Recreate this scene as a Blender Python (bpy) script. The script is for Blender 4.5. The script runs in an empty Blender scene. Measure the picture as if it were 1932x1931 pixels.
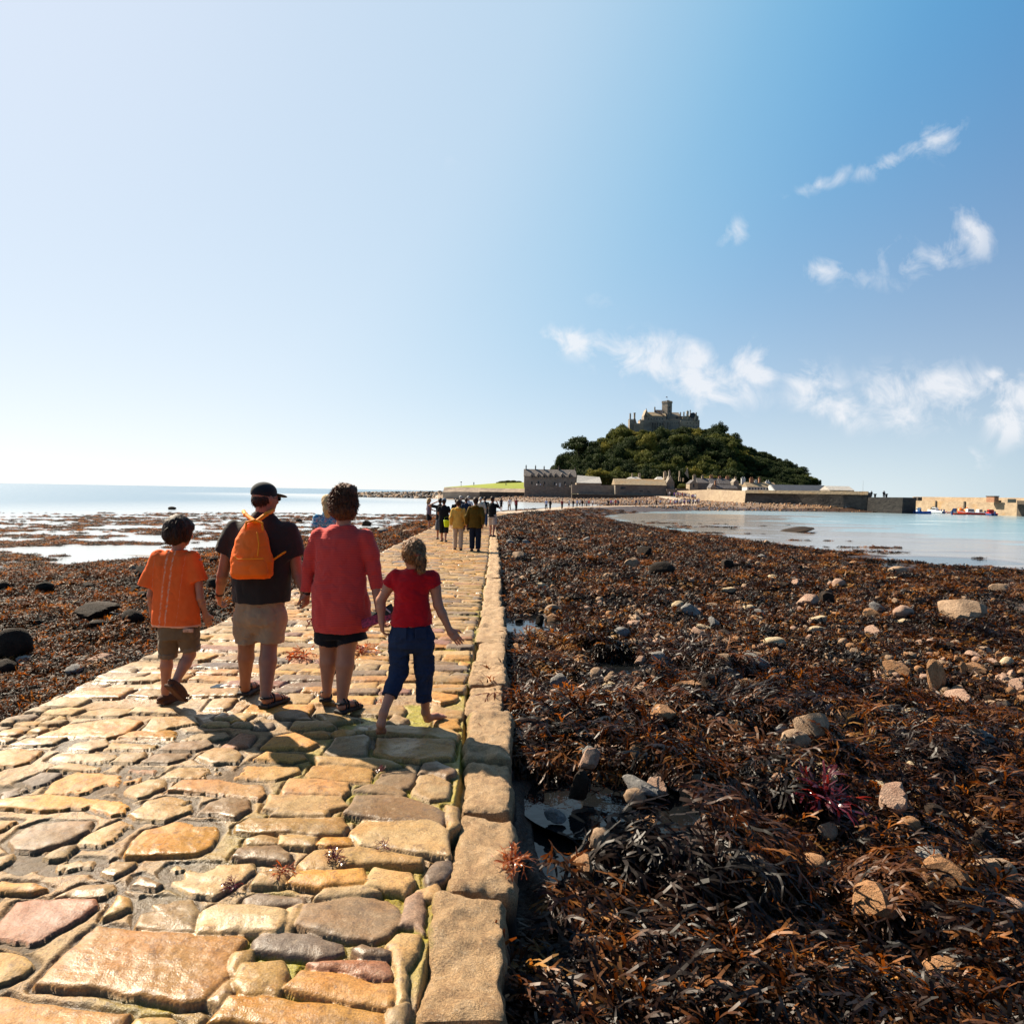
import bpy, math, random
import numpy as np
from mathutils import Vector, Matrix
random.seed(7); RNG = np.random.default_rng(7)
SC = bpy.context.scene
COL = SC.collection
R_ = math.radians
# ------------------------------------------------------------------ camera geometry (photo measured on a 1932 px grid)
FPX, CX, CY, EYE = 1321.0, 966.0, 965.5, 1.72
PITCH = -math.atan(37.8/FPX); ROLL = R_(1.0)
FW = Vector((0, math.cos(PITCH), math.sin(PITCH)))
_u0 = Vector((0, -math.sin(PITCH), math.cos(PITCH))); _r0 = Vector((1, 0, 0))
RT = _r0*math.cos(ROLL) + _u0*math.sin(ROLL)
UP = -_r0*math.sin(ROLL) + _u0*math.cos(ROLL)
CAM = Vector((0, 0, EYE))
def ray(px, py): return FW*FPX + RT*(px-CX) + UP*(CY-py)
def at(px, py, Z):
    r = ray(px, py); return CAM + r*(Z/r.y)
def atz(px, py, z=0.0):
    r = ray(px, py); return CAM + r*((z-EYE)/r.z)
def reg(x0, y0, s):                       # measuring window -> grid px
    return lambda x, y: ((x0+x/s)/1.3251, (y0+y/s)/1.3251)
WL = -2.05                                # water level
SUN_AZ, SUN_EL = R_(50), R_(40)
SUND = Vector((-math.sin(SUN_AZ)*math.cos(SUN_EL), math.cos(SUN_AZ)*math.cos(SUN_EL), math.sin(SUN_EL)))
# ------------------------------------------------------------------ noise
def _h(i, j, k):
    n = (i.astype(np.int64)*374761393 + j.astype(np.int64)*668265263 + k.astype(np.int64)*2147483647) & 0xffffffff
    n = ((n ^ (n >> 13))*1274126177) & 0xffffffff
    n = ((n ^ (n >> 16))*2246822519) & 0xffffffff
    return ((n ^ (n >> 15)) & 0xffffff).astype(np.float32)/float(0xffffff)
def vn(x, y, z=0.0):
    x = np.asarray(x, dtype=np.float32); y = np.asarray(y, dtype=np.float32); z = np.asarray(z, dtype=np.float32)
    x, y, z = np.broadcast_arrays(x, y, z)
    i, j, k = np.floor(x), np.floor(y), np.floor(z)
    fx, fy, fz = x-i, y-j, z-k
    fx = fx*fx*(3-2*fx); fy = fy*fy*(3-2*fy); fz = fz*fz*(3-2*fz)
    r = 0
    zs = (0, 1) if np.any(fz > 0) else (0,)
    for a in (0, 1):
        wa = fx if a else 1-fx
        for b in (0, 1):
            wb = fy if b else 1-fy
            for c in zs:
                wc = fz if c else 1-fz
                r = r + wa*wb*wc*_h(i+a, j+b, k+c)
    return r*2-1
def fbm(x, y, z=0.0, o=4, g=0.5):
    a, s, t = 1.0, 0.0, 0.0
    for q in range(o):
        s = s + a*vn(x*2**q+17.3*q, y*2**q-9.1*q, (z*2**q+3.7*q) if not np.isscalar(z) or z != 0 else 0.0); t += a; a *= g
    return s/t
def sstep(a, b, x):
    t = np.clip((x-a)/(b-a), 0, 1); return t*t*(3-2*t)
# ------------------------------------------------------------------ object helpers
def tag(o, label=None, cat=None, group=None, kind=None):
    if label: o['label'] = label
    if cat: o['category'] = cat
    if group: o['group'] = group
    if kind: o['kind'] = kind
    return o
def empty(name, loc=(0, 0, 0), rz=0.0, **k):
    o = bpy.data.objects.new(name, None); COL.objects.link(o); o.location = loc; o.rotation_euler = (0, 0, rz)
    o.empty_display_size = 0.2
    return tag(o, **k)
def mesh_np(name, V, F, mat, parent=None, smooth=True, loc=None, uvlink=True, **k):
    """V (n,3); F: list of faces or int array (m,3|4)"""
    me = bpy.data.meshes.new(name)
    V = np.asarray(V, dtype=np.float32).reshape(-1, 3)
    if isinstance(F, np.ndarray):
        m, c = F.shape
        me.vertices.add(len(V)); me.vertices.foreach_set('co', V.ravel())
        me.loops.add(m*c); me.loops.foreach_set('vertex_index', F.astype(np.int32).ravel())
        me.polygons.add(m); me.polygons.foreach_set('loop_start', np.arange(0, m*c, c, dtype=np.int32))
        me.update(calc_edges=True)
    else:
        me.from_pydata([tuple(v) for v in V], [], [tuple(f) for f in F]); me.update()
    if smooth: me.polygons.foreach_set('use_smooth', np.ones(len(me.polygons), dtype=bool))
    mats = mat if isinstance(mat, (list, tuple)) else [mat]
    for m_ in mats: me.materials.append(m_)
    o = bpy.data.objects.new(name, me)
    if uvlink: COL.objects.link(o)
    if parent: o.parent = parent
    if loc is not None: o.location = loc
    return tag(o, **k)
def set_col(me, name, C):
    a = me.attributes.new(name, 'FLOAT_COLOR', 'POINT')
    C = np.asarray(C, dtype=np.float32)
    if C.shape[1] == 3: C = np.concatenate([C, np.ones((len(C), 1), np.float32)], 1)
    a.data.foreach_set('color', C.ravel())
def copy_tree(o, parent=None):
    c = o.copy(); COL.objects.link(c); c.parent = parent
    for ch in list(o.children): copy_tree(ch, c)
    return c
class MB:
    def __init__(s): s.V = []; s.F = []; s.M = Matrix.Identity(4)
    def add(s, V, F):
        n = len(s.V); s.V += [tuple(s.M @ Vector(v)) for v in V]; s.F += [tuple(i+n for i in f) for f in F]
    def box(s, x0, x1, y0, y1, z0, z1, tx=0, ty=0):
        V = [(x0, y0, z0), (x1, y0, z0), (x1, y1, z0), (x0, y1, z0), (x0+tx, y0+ty, z1), (x1-tx, y0+ty, z1), (x1-tx, y1-ty, z1), (x0+tx, y1-ty, z1)]
        s.add(V, [(3, 2, 1, 0), (4, 5, 6, 7), (0, 1, 5, 4), (1, 2, 6, 5), (2, 3, 7, 6), (3, 0, 4, 7)])
    def gable(s, x0, x1, y0, y1, z0, z1, axis='x'):   # ridge along axis
        if axis == 'x':
            ym = (y0+y1)/2; V = [(x0, y0, z0), (x1, y0, z0), (x1, y1, z0), (x0, y1, z0), (x0, ym, z1), (x1, ym, z1)]
            F = [(3, 2, 1, 0), (0, 1, 5, 4), (2, 3, 4, 5), (1, 2, 5), (3, 0, 4)]
        else:
            xm = (x0+x1)/2; V = [(x0, y0, z0), (x1, y0, z0), (x1, y1, z0), (x0, y1, z0), (xm, y0, z1), (xm, y1, z1)]
            F = [(3, 2, 1, 0), (0, 1, 4), (2, 3, 5), (1, 2, 5, 4), (3, 0, 4, 5)]
        s.add(V, F)
    def cyl(s, x, y, z0, z1, r0, r1=None, n=10):
        r1 = r0 if r1 is None else r1
        V = []; 
        for (z, r) in ((z0, r0), (z1, r1)):
            for i in range(n):
                a = 2*math.pi*i/n; V.append((x+r*math.cos(a), y+r*math.sin(a), z))
        F = [tuple(range(n))[::-1], tuple(range(n, 2*n))]
        for i in range(n): j = (i+1) % n; F.append((i, j, n+j, n+i))
        s.add(V, F)
    def tube(s, P, R, n=8):
        P = [Vector(p) for p in P]; V = []; F = []
        if not isinstance(R, (list, tuple)): R = [R]*len(P)
        t0 = (P[1]-P[0]).normalized(); ref = Vector((0, 0, 1)) if abs(t0.z) < .9 else Vector((1, 0, 0))
        for i, p in enumerate(P):
            t = (P[min(i+1, len(P)-1)]-P[max(i-1, 0)]).normalized()
            a = t.cross(ref).normalized(); b = t.cross(a).normalized()
            for k in range(n):
                w = 2*math.pi*k/n; V.append(p + a*(R[i]*math.cos(w)) + b*(R[i]*math.sin(w)))
        for i in range(len(P)-1):
            for k in range(n):
                j = (k+1) % n; F.append((i*n+k, i*n+j, (i+1)*n+j, (i+1)*n+k))
        F.append(tuple(range(n))[::-1]); F.append(tuple(range((len(P)-1)*n, len(P)*n)))
        s.add(V, F)
    def build(s, name, mat, parent=None, smooth=False, **k):
        return mesh_np(name, s.V, s.F, mat, parent, smooth, **k)
# ------------------------------------------------------------------ materials
def newmat(name):
    m = bpy.data.materials.new(name); m.use_nodes = True
    nt = m.node_tree; nt.nodes.clear()
    out = nt.nodes.new('ShaderNodeOutputMaterial'); b = nt.nodes.new('ShaderNodeBsdfPrincipled')
    nt.links.new(b.outputs[0], out.inputs[0])
    return m, nt, b, out
def N(nt, t, **k):
    n = nt.nodes.new(t)
    for a, v in k.items():
        if a.startswith('i_'):
            n.inputs[int(a[2:]) if a[2:].isdigit() else a[2:].replace('_', ' ')].default_value = v
        else: setattr(n, a, v)
    return n
def L(nt, a, b): nt.links.new(a, b)
def coords(nt, scale=(1, 1, 1), kind='Object'):
    tc = N(nt, 'ShaderNodeTexCoord'); mp = N(nt, 'ShaderNodeMapping'); mp.inputs['Scale'].default_value = scale
    L(nt, tc.outputs[kind], mp.inputs[0]); return mp.outputs[0]
def noise(nt, vec, sc, det=4, rough=.55, dist=0.0):
    n = N(nt, 'ShaderNodeTexNoise'); n.inputs['Scale'].default_value = sc; n.inputs['Detail'].default_value = det
    n.inputs['Roughness'].default_value = rough; n.inputs['Distortion'].default_value = dist
    L(nt, vec, n.inputs['Vector']); return n.outputs[0]
def ramp(nt, fac, stops, interp='LINEAR'):
    r = N(nt, 'ShaderNodeValToRGB'); r.color_ramp.interpolation = interp
    e = r.color_ramp.elements
    while len(e) < len(stops): e.new(0.5)
    for i, (p, c) in enumerate(stops):
        e[i].position = p; e[i].color = (c, c, c, 1) if isinstance(c, (int, float)) else (*c, 1)
    L(nt, fac, r.inputs[0]); return r.outputs[0]
def mix(nt, fac, a, b, blend='MIX'):
    m = N(nt, 'ShaderNodeMix', data_type='RGBA', blend_type=blend)
    for s, v in ((m.inputs[0], fac), (m.inputs[6], a), (m.inputs[7], b)):
        if isinstance(v, (int, float)): s.default_value = v
        elif isinstance(v, tuple): s.default_value = (*v, 1) if len(v) == 3 else v
        else: L(nt, v, s)
    return m.outputs[2]
def mth(nt, op, a, b=None, c=None, clamp=False):
    m = N(nt, 'ShaderNodeMath', operation=op, use_clamp=clamp)
    for i, v in enumerate((a, b, c)):
        if v is None: continue
        if isinstance(v, (int, float)): m.inputs[i].default_value = v
        else: L(nt, v, m.inputs[i])
    return m.outputs[0]
def bump(nt, b, h, strength=.5, dist=.01, prev=None):
    n = N(nt, 'ShaderNodeBump'); n.inputs['Strength'].default_value = strength; n.inputs['Distance'].default_value = dist
    L(nt, h, n.inputs['Height'])
    if prev is not None: L(nt, prev, n.inputs['Normal'])
    if b is not None: L(nt, n.outputs[0], b.inputs['Normal'])
    return n.outputs[0]
_mc = {}
def simple(name, col, rough=.8, var=.15, vsc=8.0, bsc=0, bstr=.3, bdist=.01, spec=.4, sheen=0, metal=0, sss=0, coat=0):
    if name in _mc: return _mc[name]
    m, nt, b, out = newmat(name); v = coords(nt)
    n = noise(nt, v, vsc, 5)
    f = ramp(nt, n, [(.3, 1-var), (.7, 1+var)])
    L(nt, mix(nt, 1.0, tuple(col), f, 'MULTIPLY'), b.inputs['Base Color'])
    b.inputs['Roughness'].default_value = rough; b.inputs['Specular IOR Level'].default_value = spec
    b.inputs['Metallic'].default_value = metal; b.inputs['Sheen Weight'].default_value = sheen
    b.inputs['Coat Weight'].default_value = coat
    if sss:
        b.inputs['Subsurface Weight'].default_value = sss; b.inputs['Subsurface Radius'].default_value = (.02, .007, .003); b.inputs['Subsurface Scale'].default_value = 1
    if bsc: bump(nt, b, noise(nt, v, bsc, 4, .6), bstr, bdist)
    _mc[name] = m; return m
def cloth(name, col, thin=0.0, **k):
    m = simple(name, col, rough=.88, var=k.pop('var', .08), vsc=14, bsc=k.pop('bsc', 260), bstr=.35, bdist=.002, spec=.15, sheen=.15)
    return m
# ------------------------------------------------------------------ signed-distance bodies -> continuous meshes
EDG = [((0,0,0),(1,0,0)),((0,1,0),(1,1,0)),((0,0,1),(1,0,1)),((0,1,1),(1,1,1)),
       ((0,0,0),(0,1,0)),((1,0,0),(1,1,0)),((0,0,1),(0,1,1)),((1,0,1),(1,1,1)),
       ((0,0,0),(0,0,1)),((1,0,0),(1,0,1)),((0,1,0),(0,1,1)),((1,1,0),(1,1,1))]
def surface_nets(G, org, h):
    nx, ny, nz = G.shape
    S = G < 0
    c = np.zeros((nx-1, ny-1, nz-1), np.int8)
    for a in (0, 1):
        for b in (0, 1):
            for d in (0, 1): c += S[a:nx-1+a, b:ny-1+b, d:nz-1+d]
    act = (c > 0) & (c < 8)
    I, J, K = np.nonzero(act)
    if len(I) == 0: return np.zeros((0, 3)), np.zeros((0, 4), int)
    idx = -np.ones(act.shape, np.int64); idx[I, J, K] = np.arange(len(I))
    acc = np.zeros((len(I), 3)); cnt = np.zeros(len(I))
    for (p, q) in EDG:
        g0 = G[I+p[0], J+p[1], K+p[2]]; g1 = G[I+q[0], J+q[1], K+q[2]]
        m = (g0 < 0) != (g1 < 0)
        t = np.where(m, g0/np.where(m, g0-g1, 1), 0)
        for ax in range(3): acc[:, ax] += np.where(m, p[ax]+t*(q[ax]-p[ax]), 0)
        cnt += m
    V = acc/cnt[:, None] + np.stack([I, J, K], 1)
    V = V*h + np.array(org)
    Fs = []
    for ax in range(3):
        sh = [slice(None)]*3; s2 = [slice(None)]*3; sh[ax] = slice(0, -1); s2[ax] = slice(1, None)
        A = S[tuple(sh)]; B = S[tuple(s2)]
        E = A != B
        o1, o2 = [(1, 2), (2, 0), (0, 1)][ax]
        P = np.stack(np.nonzero(E), 1)
        ok = (P[:, o1] > 0) & (P[:, o2] > 0) & (P[:, o1] < G.shape[o1]-1) & (P[:, o2] < G.shape[o2]-1)
        P = P[ok]
        def cell(d1, d2):
            q = P.copy(); q[:, o1] -= d1; q[:, o2] -= d2
            return idx[q[:, 0], q[:, 1], q[:, 2]]
        f = np.stack([cell(1, 1), cell(0, 1), cell(0, 0), cell(1, 0)], 1)
        flip = ~A[P[:, 0], P[:, 1], P[:, 2]]
        f[flip] = f[flip][:, ::-1]
        Fs.append(f)
    return V, np.concatenate(Fs)
def v3(a): return np.array(a, dtype=np.float64)
class Sdf:
    """collects primitives; every primitive is only evaluated in its own box"""
    def __init__(s, h=.008): s.P = []; s.h = h; s.clips = []; s.wr = []
    def cone(s, a, b, ra, rb=None, k=.015, flat=False, sq=None):
        s.P.append(('c', v3(a), v3(b), ra, ra if rb is None else rb, k, flat, sq)); return s
    def chain(s, pts, rs, k=.015):
        for i in range(len(pts)-1): s.cone(pts[i], pts[i+1], rs[i], rs[i+1], k)
        return s
    def ell(s, c, r, M=None, k=.015):
        s.P.append(('e', v3(c), v3(r), np.eye(3) if M is None else np.array(M), k)); return s
    def box(s, c, r, M=None, rnd=.01, k=.005):
        s.P.append(('b', v3(c), v3(r), np.eye(3) if M is None else np.array(M), rnd, k)); return s
    def loft(s, rows, k=.02, yaw=0.0):      # rows (z, cx, cy, rx, ry)
        s.P.append(('l', np.array(sorted(rows), dtype=np.float64), k, yaw)); return s
    def wrinkle(s, amp, f, z=1.0): s.wr.append((amp, f, z)); return s
    def clip(s, p, n): s.clips.append((v3(p), v3(n)/np.linalg.norm(n))); return s
    def bb(s, p):
        if p[0] == 'c':
            r = max(p[3], p[4]); return np.minimum(p[1], p[2])-r, np.maximum(p[1], p[2])+r
        if p[0] in 'eb':
            e = np.abs(p[3]) @ (p[2]+(p[4] if p[0] == 'b' else 0)); return p[1]-e, p[1]+e
        R = p[1]; m = max(R[:, 3].max(), R[:, 4].max())
        return np.array([R[:, 1].min()-m, R[:, 2].min()-m, R[0, 0]]), np.array([R[:, 1].max()+m, R[:, 2].max()+m, R[-1, 0]])
    def mesh(s):
        h = s.h; lo = np.min([s.bb(p)[0] for p in s.P], 0)-3*h-.02; hi = np.max([s.bb(p)[1] for p in s.P], 0)+3*h+.02
        n = np.ceil((hi-lo)/h).astype(int)+1
        G = np.full(n, .5, np.float32)
        ax = [lo[i]+h*np.arange(n[i]) for i in range(3)]
        for p in s.P:
            a, b = s.bb(p); mg = 0.02+2*h
            i0 = np.maximum(((a-mg-lo)/h).astype(int), 0); i1 = np.minimum(((b+mg-lo)/h).astype(int)+2, n)
            sl = tuple(slice(i0[i], i1[i]) for i in range(3))
            X = ax[0][sl[0]][:, None, None]; Y = ax[1][sl[1]][None, :, None]; Z = ax[2][sl[2]][None, None, :]
            if p[0] == 'c':
                A, B, ra, rb, k, flat, sq = p[1:]
                d = B-A; L2 = d@d; Ln = math.sqrt(L2)
                t = ((X-A[0])*d[0]+(Y-A[1])*d[1]+(Z-A[2])*d[2])/L2
                tc = np.clip(t, 0, 1)
                D = np.sqrt((X-A[0]-tc*d[0])**2+(Y-A[1]-tc*d[1])**2+(Z-A[2]-tc*d[2])**2) - (ra+(rb-ra)*tc)
                if flat:
                    Dr = np.sqrt(np.maximum((X-A[0]-t*d[0])**2+(Y-A[1]-t*d[1])**2+(Z-A[2]-t*d[2])**2, 0)) - (ra+(rb-ra)*tc)
                    D = np.where(t < 0, D, np.maximum(Dr, (t-1)*Ln)) if flat == 1 else np.maximum(np.maximum(Dr, (t-1)*Ln), -t*Ln)
            elif p[0] == 'e':
                c, r, M, k = p[1:]
                q = [(X-c[0])*M[0][i]+(Y-c[1])*M[1][i]+(Z-c[2])*M[2][i] for i in range(3)]
                k0 = np.sqrt(sum((q[i]/r[i])**2 for i in range(3))); k1 = np.sqrt(sum((q[i]/r[i]**2)**2 for i in range(3)))
                D = k0*(k0-1)/np.maximum(k1, 1e-6)
            elif p[0] == 'b':
                c, r, M, rnd, k = p[1:]
                q = [np.abs((X-c[0])*M[0][i]+(Y-c[1])*M[1][i]+(Z-c[2])*M[2][i])-r[i]+rnd for i in range(3)]
                D = np.sqrt(sum(np.maximum(u, 0)**2 for u in q)) + np.minimum(np.maximum(np.maximum(q[0], q[1]), q[2]), 0) - rnd
            else:
                R, k, yaw = p[1:]
                z = Z[0, 0, :]
                def sm(col):
                    return np.interp(z, R[:, 0], R[:, col])[None, None, :]
                cx, cy, rx, ry = sm(1), sm(2), sm(3), sm(4)
                u = (X-cx)*math.cos(yaw)+(Y-cy)*math.sin(yaw); w = -(X-cx)*math.sin(yaw)+(Y-cy)*math.cos(yaw)
                k0 = np.sqrt((u/rx)**2+(w/ry)**2); k1 = np.sqrt((u/rx**2)**2+(w/ry**2)**2)
                D = k0*(k0-1)/np.maximum(k1, 1e-6)
                D = np.maximum(D, np.maximum(R[0, 0]-Z, Z-R[-1, 0]))
            g = G[sl]; D = np.broadcast_to(D, g.shape).astype(np.float32)
            if k > 0:
                hh = np.maximum(k-np.abs(g-D), 0)/k; G[sl] = np.minimum(g, D)-hh*hh*k*.25
            else: G[sl] = np.minimum(g, D)
        X, Y, Z = np.meshgrid(*ax, indexing='ij', sparse=True)
        for (pt, nn) in s.clips:
            G = np.maximum(G, ((X-pt[0])*nn[0]+(Y-pt[1])*nn[1]+(Z-pt[2])*nn[2]).astype(np.float32))
        if s.wr:
            near = np.abs(G) < .03
            I = np.nonzero(near)
            x, y, z = ax[0][I[0]], ax[1][I[1]], ax[2][I[2]]
            for (amp, f, zs) in s.wr:
                G[I] += (amp*(.55*fbm(x*f, y*f, z*f*zs, 2)+1.3*(.22-np.abs(vn(x*f*1.1+31, y*f*1.1, z*f*zs*1.5+7+.5*vn(x*f*2, y*f*2, z*f*2)))))).astype(np.float32)
        return surface_nets(G, lo, h)
def sdf_obj(name, s, mat, root, extra=None, **k):
    V, F = s.mesh(); base = np.array(root.location if root.parent is None else root.parent.location)
    V = V - base
    if extra is not None and len(extra[0]):
        F = np.concatenate([F, np.array(extra[1])+len(V)]); V = np.concatenate([V, np.array(extra[0])-base])
    return mesh_np(name, V, F.astype(np.int32), mat, root, True, **k)
def nrm(v): v = Vector(v); return v.normalized()
def strips(starts, dirs, length, width, seg=5, droop=.0, jit=.25, seed=1, curl=0.0):
    rg = np.random.default_rng(seed); V = []; F = []
    for p, d in zip(starts, dirs):
        p = Vector(p); d = nrm(d); l = length*rg.uniform(.6, 1.15)/seg; w = width*rg.uniform(.6, 1.3)
        side = d.cross(Vector(rg.normal(size=3))).normalized(); b = len(V)
        for i in range(seg+1):
            ww = w*(1-.75*(i/seg)**2)
            V += [p-side*ww/2, p+side*ww/2]
            d = nrm(d + Vector((0, 0, -droop)) + Vector(rg.normal(size=3))*jit*.5)
            p = p+d*l
            if i < seg: F.append((b+2*i, b+2*i+1, b+2*i+3, b+2*i+2))
    return V, F
def hair_extra(c, r, n, length, width=.005, zmin=-.6, tang=.8, droop=.25, seed=3, up=0.0, cull=None):
    rg = np.random.default_rng(seed); S = []; D = []
    c = Vector(c)
    while len(S) < n:
        u = rg.normal(size=3); u /= np.linalg.norm(u)
        if u[2] < zmin: continue
        if cull is not None and cull(u): continue
        p = c+Vector((u[0]*r[0], u[1]*r[1], u[2]*r[2]))
        nn = nrm((u[0]/r[0], u[1]/r[1], u[2]/r[2]))
        down = Vector((0, 0, -1)); t = down-nn*down.dot(nn)
        t = t if t.length > .05 else Vector(rg.normal(size=3))
        d = nrm(nrm(t)*tang + nn*(1-tang) + Vector(rg.normal(size=3))*.2 + Vector((0, 0, up)))
        S.append(p-nn*.004); D.append(d)
    return strips(S, D, length, width, 5, droop, .25, seed)
def frame_from(fwd, upv=(0, 0, 1)):
    f = nrm(fwd); r = f.cross(nrm(upv)).normalized(); u = r.cross(f)
    return r, f, u
def hand(s, wrist, d, n, size=1.0, side=1, curl=.5, k=.004, fingers=True):
    """d: direction from wrist to knuckles, n: palm normal (curl side), side: +1 thumb towards d x n"""
    w = Vector(wrist); d = nrm(d); n = Vector(n); n = nrm(n-d*n.dot(d)); l = d.cross(n)*side
    M = np.array([l, n, d]).T
    q = size
    s.box(w+d*.045*q, (.040*q, .015*q, .050*q), M, .014*q, .012)
    s.cone(w-d*.02*q, w+d*.02*q, .026*q, .026*q, .012)
    if not fingers: return
    for i, (off, ln, r) in enumerate([(.030, .078, .0088), (.010, .086, .0092), (-.010, .080, .0088), (-.029, .064, .0078)]):
        p = w + d*.088*q + l*off*q; dd = d + l*off*1.2; dd.normalize()
        seg = [.45, .32, .26]; a = curl*(.7+.1*i)
        for j in range(3):
            ca, sa = math.cos(a), math.sin(a); dn = nrm(dd*ca + n*sa)
            e = p + dn*ln*q*seg[j]
            s.cone(p, e, r*q*(1-.1*j), r*q*(1-.1*(j+1)), k); p = e; a += curl*.8
    t0 = w + d*.02*q + l*.032*q; t1 = t0 + nrm(d*.75+l*.65+n*.3)*.045*q; t2 = t1 + nrm(d*.95+l*.15+n*.45)*.032*q
    s.cone(t0, t1, .014*q, .011*q, .008); s.cone(t1, t2, .0105*q, .0085*q, k)
def foot(s, ankle, heel, toe, q=1.0, toes=True):
    a, h, t = Vector(ankle), Vector(heel), Vector(toe)
    f = nrm(t-h); L0 = (t-h).length; sd = nrm(f.cross(Vector((0, 0, 1)))) if abs(f.z) < .95 else Vector((1, 0, 0)); u = sd.cross(f)
    s.cone(a, h+f*L0*.16+u*.028*q, .034*q, .034*q, .02)
    s.cone(h+f*L0*.14+u*.030*q, h+f*L0*.55+u*.028*q, .031*q, .030*q, .02)
    M = np.array([sd, f, u]).T
    s.ell(h+f*L0*.70+u*.018*q, (.043*q, L0*.20, .021*q), M, .02)
    if toes:
        for i in range(5):
            o = (-2+i)*.0155*q
            s.cone(h+f*L0*.78+sd*o+u*.013*q, h+f*L0*(.97-.02*abs(i-1.2))+sd*o*1.05+u*.010*q, .0105*q, .009*q, .006)
def head(s, c, yaw, q=1.0, tilt=0.0):
    """c: centre of skull; yaw about z (0 = faces +Y)"""
    M = np.array((Matrix.Rotation(yaw, 3, 'Z') @ Matrix.Rotation(tilt, 3, 'X')))
    def P(x, y, z): return Vector(c) + Vector(M @ np.array([x*q, y*q, z*q]))
    s.ell(P(0, -.008, .02), (.076*q, .096*q, .098*q), M, .02)
    s.ell(P(0, .030, -.035), (.062*q, .066*q, .080*q), M, .03)
    s.ell(P(0, .052, -.088), (.030*q, .026*q, .022*q), M, .025)
    s.cone(P(0, .086, .0), P(0, .112, -.034), .010*q, .0135*q, .010)
    s.ell(P(0, .087, -.062), (.024*q, .010*q, .009*q), M, .008)
    s.ell(P(0, .088, .012), (.045*q, .010*q, .009*q), M, .014)
    for sx in (-1, 1):
        s.ell(P(sx*.032, .078, -.028), (.022*q, .018*q, .016*q), M, .02)
        s.ell(P(sx*.078, -.004, -.012), (.010*q, .018*q, .031*q), M, .006)
    return P
def skinmat(name, col):
    if name in _mc: return _mc[name]
    m = simple(name, col, rough=.5, var=.10, vsc=18, bsc=120, bstr=.2, bdist=.001, spec=.4, sss=.12)
    return m
SKIN = skinmat('skin_fair', (.42, .19, .115)); SKIN2 = skinmat('skin_tanned', (.32, .14, .08)); SKIN3 = skinmat('skin_pale', (.56, .30, .21))
def hairmat(name, col, hi):
    m, nt, b, out = newmat(name); v = coords(nt, (1, 1, .25))
    L(nt, mix(nt, ramp(nt, noise(nt, v, 120, 3), [(.35, 0), (.7, 1)]), col, hi), b.inputs['Base Color'])
    b.inputs['Roughness'].default_value = .6; b.inputs['Specular IOR Level'].default_value = .28
    bump(nt, b, noise(nt, v, 260, 3), .8, .003); return m
HAIR_DB = hairmat('hair_dark_brown', (.016, .007, .004), (.06, .024, .010))
HAIR_AU = hairmat('hair_auburn', (.04, .012, .006), (.20, .065, .022))
HAIR_LB = hairmat('hair_light_brown', (.075, .032, .013), (.36, .17, .065))
HAIR_BL = hairmat('hair_blonde', (.35, .20, .08), (.75, .52, .25))
HAIR_GR = hairmat('hair_grey', (.22, .21, .20), (.6, .58, .55))
HAIR_BK = hairmat('hair_black', (.01, .008, .007), (.03, .022, .018))
DARK = simple('dark_rubber', (.018, .013, .011), .7, .2, 30, 200)
# ================================================================== the four walkers
g5 = reg(320, 1180, 3.115); g6 = reg(720, 1180, 2.7587)
def J5(x, y, Z): return at(*g5(x, y), Z)
def J6(x, y, Z): return at(*g6(x, y), Z)
def eyes(P, root, q=1.0):
    s = Sdf(.004)
    for sx in (-1, 1): s.ell(P(sx*.031, .0845, -.004), (.012*q, .010*q, .009*q), None, 0)
    sdf_obj('eyes', s, simple('eye_white', (.5, .45, .42), .2, .3, 200), root)
def lerp(a, b, t): return Vector(a)*(1-t)+Vector(b)*t
def sandal(root, heel, toe, q=1.0, name='sandal'):
    h, t = Vector(heel), Vector(toe); f = nrm(t-h); L0 = (t-h).length
    sd = nrm(f.cross(Vector((0, 0, 1)))); u = sd.cross(f); M = np.array([sd, f, u]).T
    s = Sdf(.005)
    s.box((h+t)/2-u*.010, (.048*q, L0*.54, .016), M, .014, .0)
    for (p, w, hh) in ((.20, .036, .085), (.34, .038, .078), (.66, .046, .046), (.76, .046, .042)):
        c = h+f*L0*p
        pts = [c+sd*w*math.cos(a)*1.03+u*(math.sin(a)*hh*1.0) for a in np.linspace(0, math.pi, 8)]
        s.chain(pts, [.0075]*8, .004)
    pts = [h+f*L0*.22+sd*.036*q+u*.05, h-f*.012+sd*.018+u*.055, h-f*.012-sd*.018+u*.055, h+f*L0*.22-sd*.036*q+u*.05]
    s.chain(pts, [.009]*4, .004)
    return sdf_obj(name, s, DARK, root)
def limb(s, a, b, c, r, k=.015):
    """a-b-c joints with radii list of 5: a, mid-ab, b, mid-bc, c"""
    s.chain([a, lerp(a, b, .4), b, lerp(b, c, .32), c], r, k)
def ground_at(v, z=0.0): return Vector((v.x, v.y, z))
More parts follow.
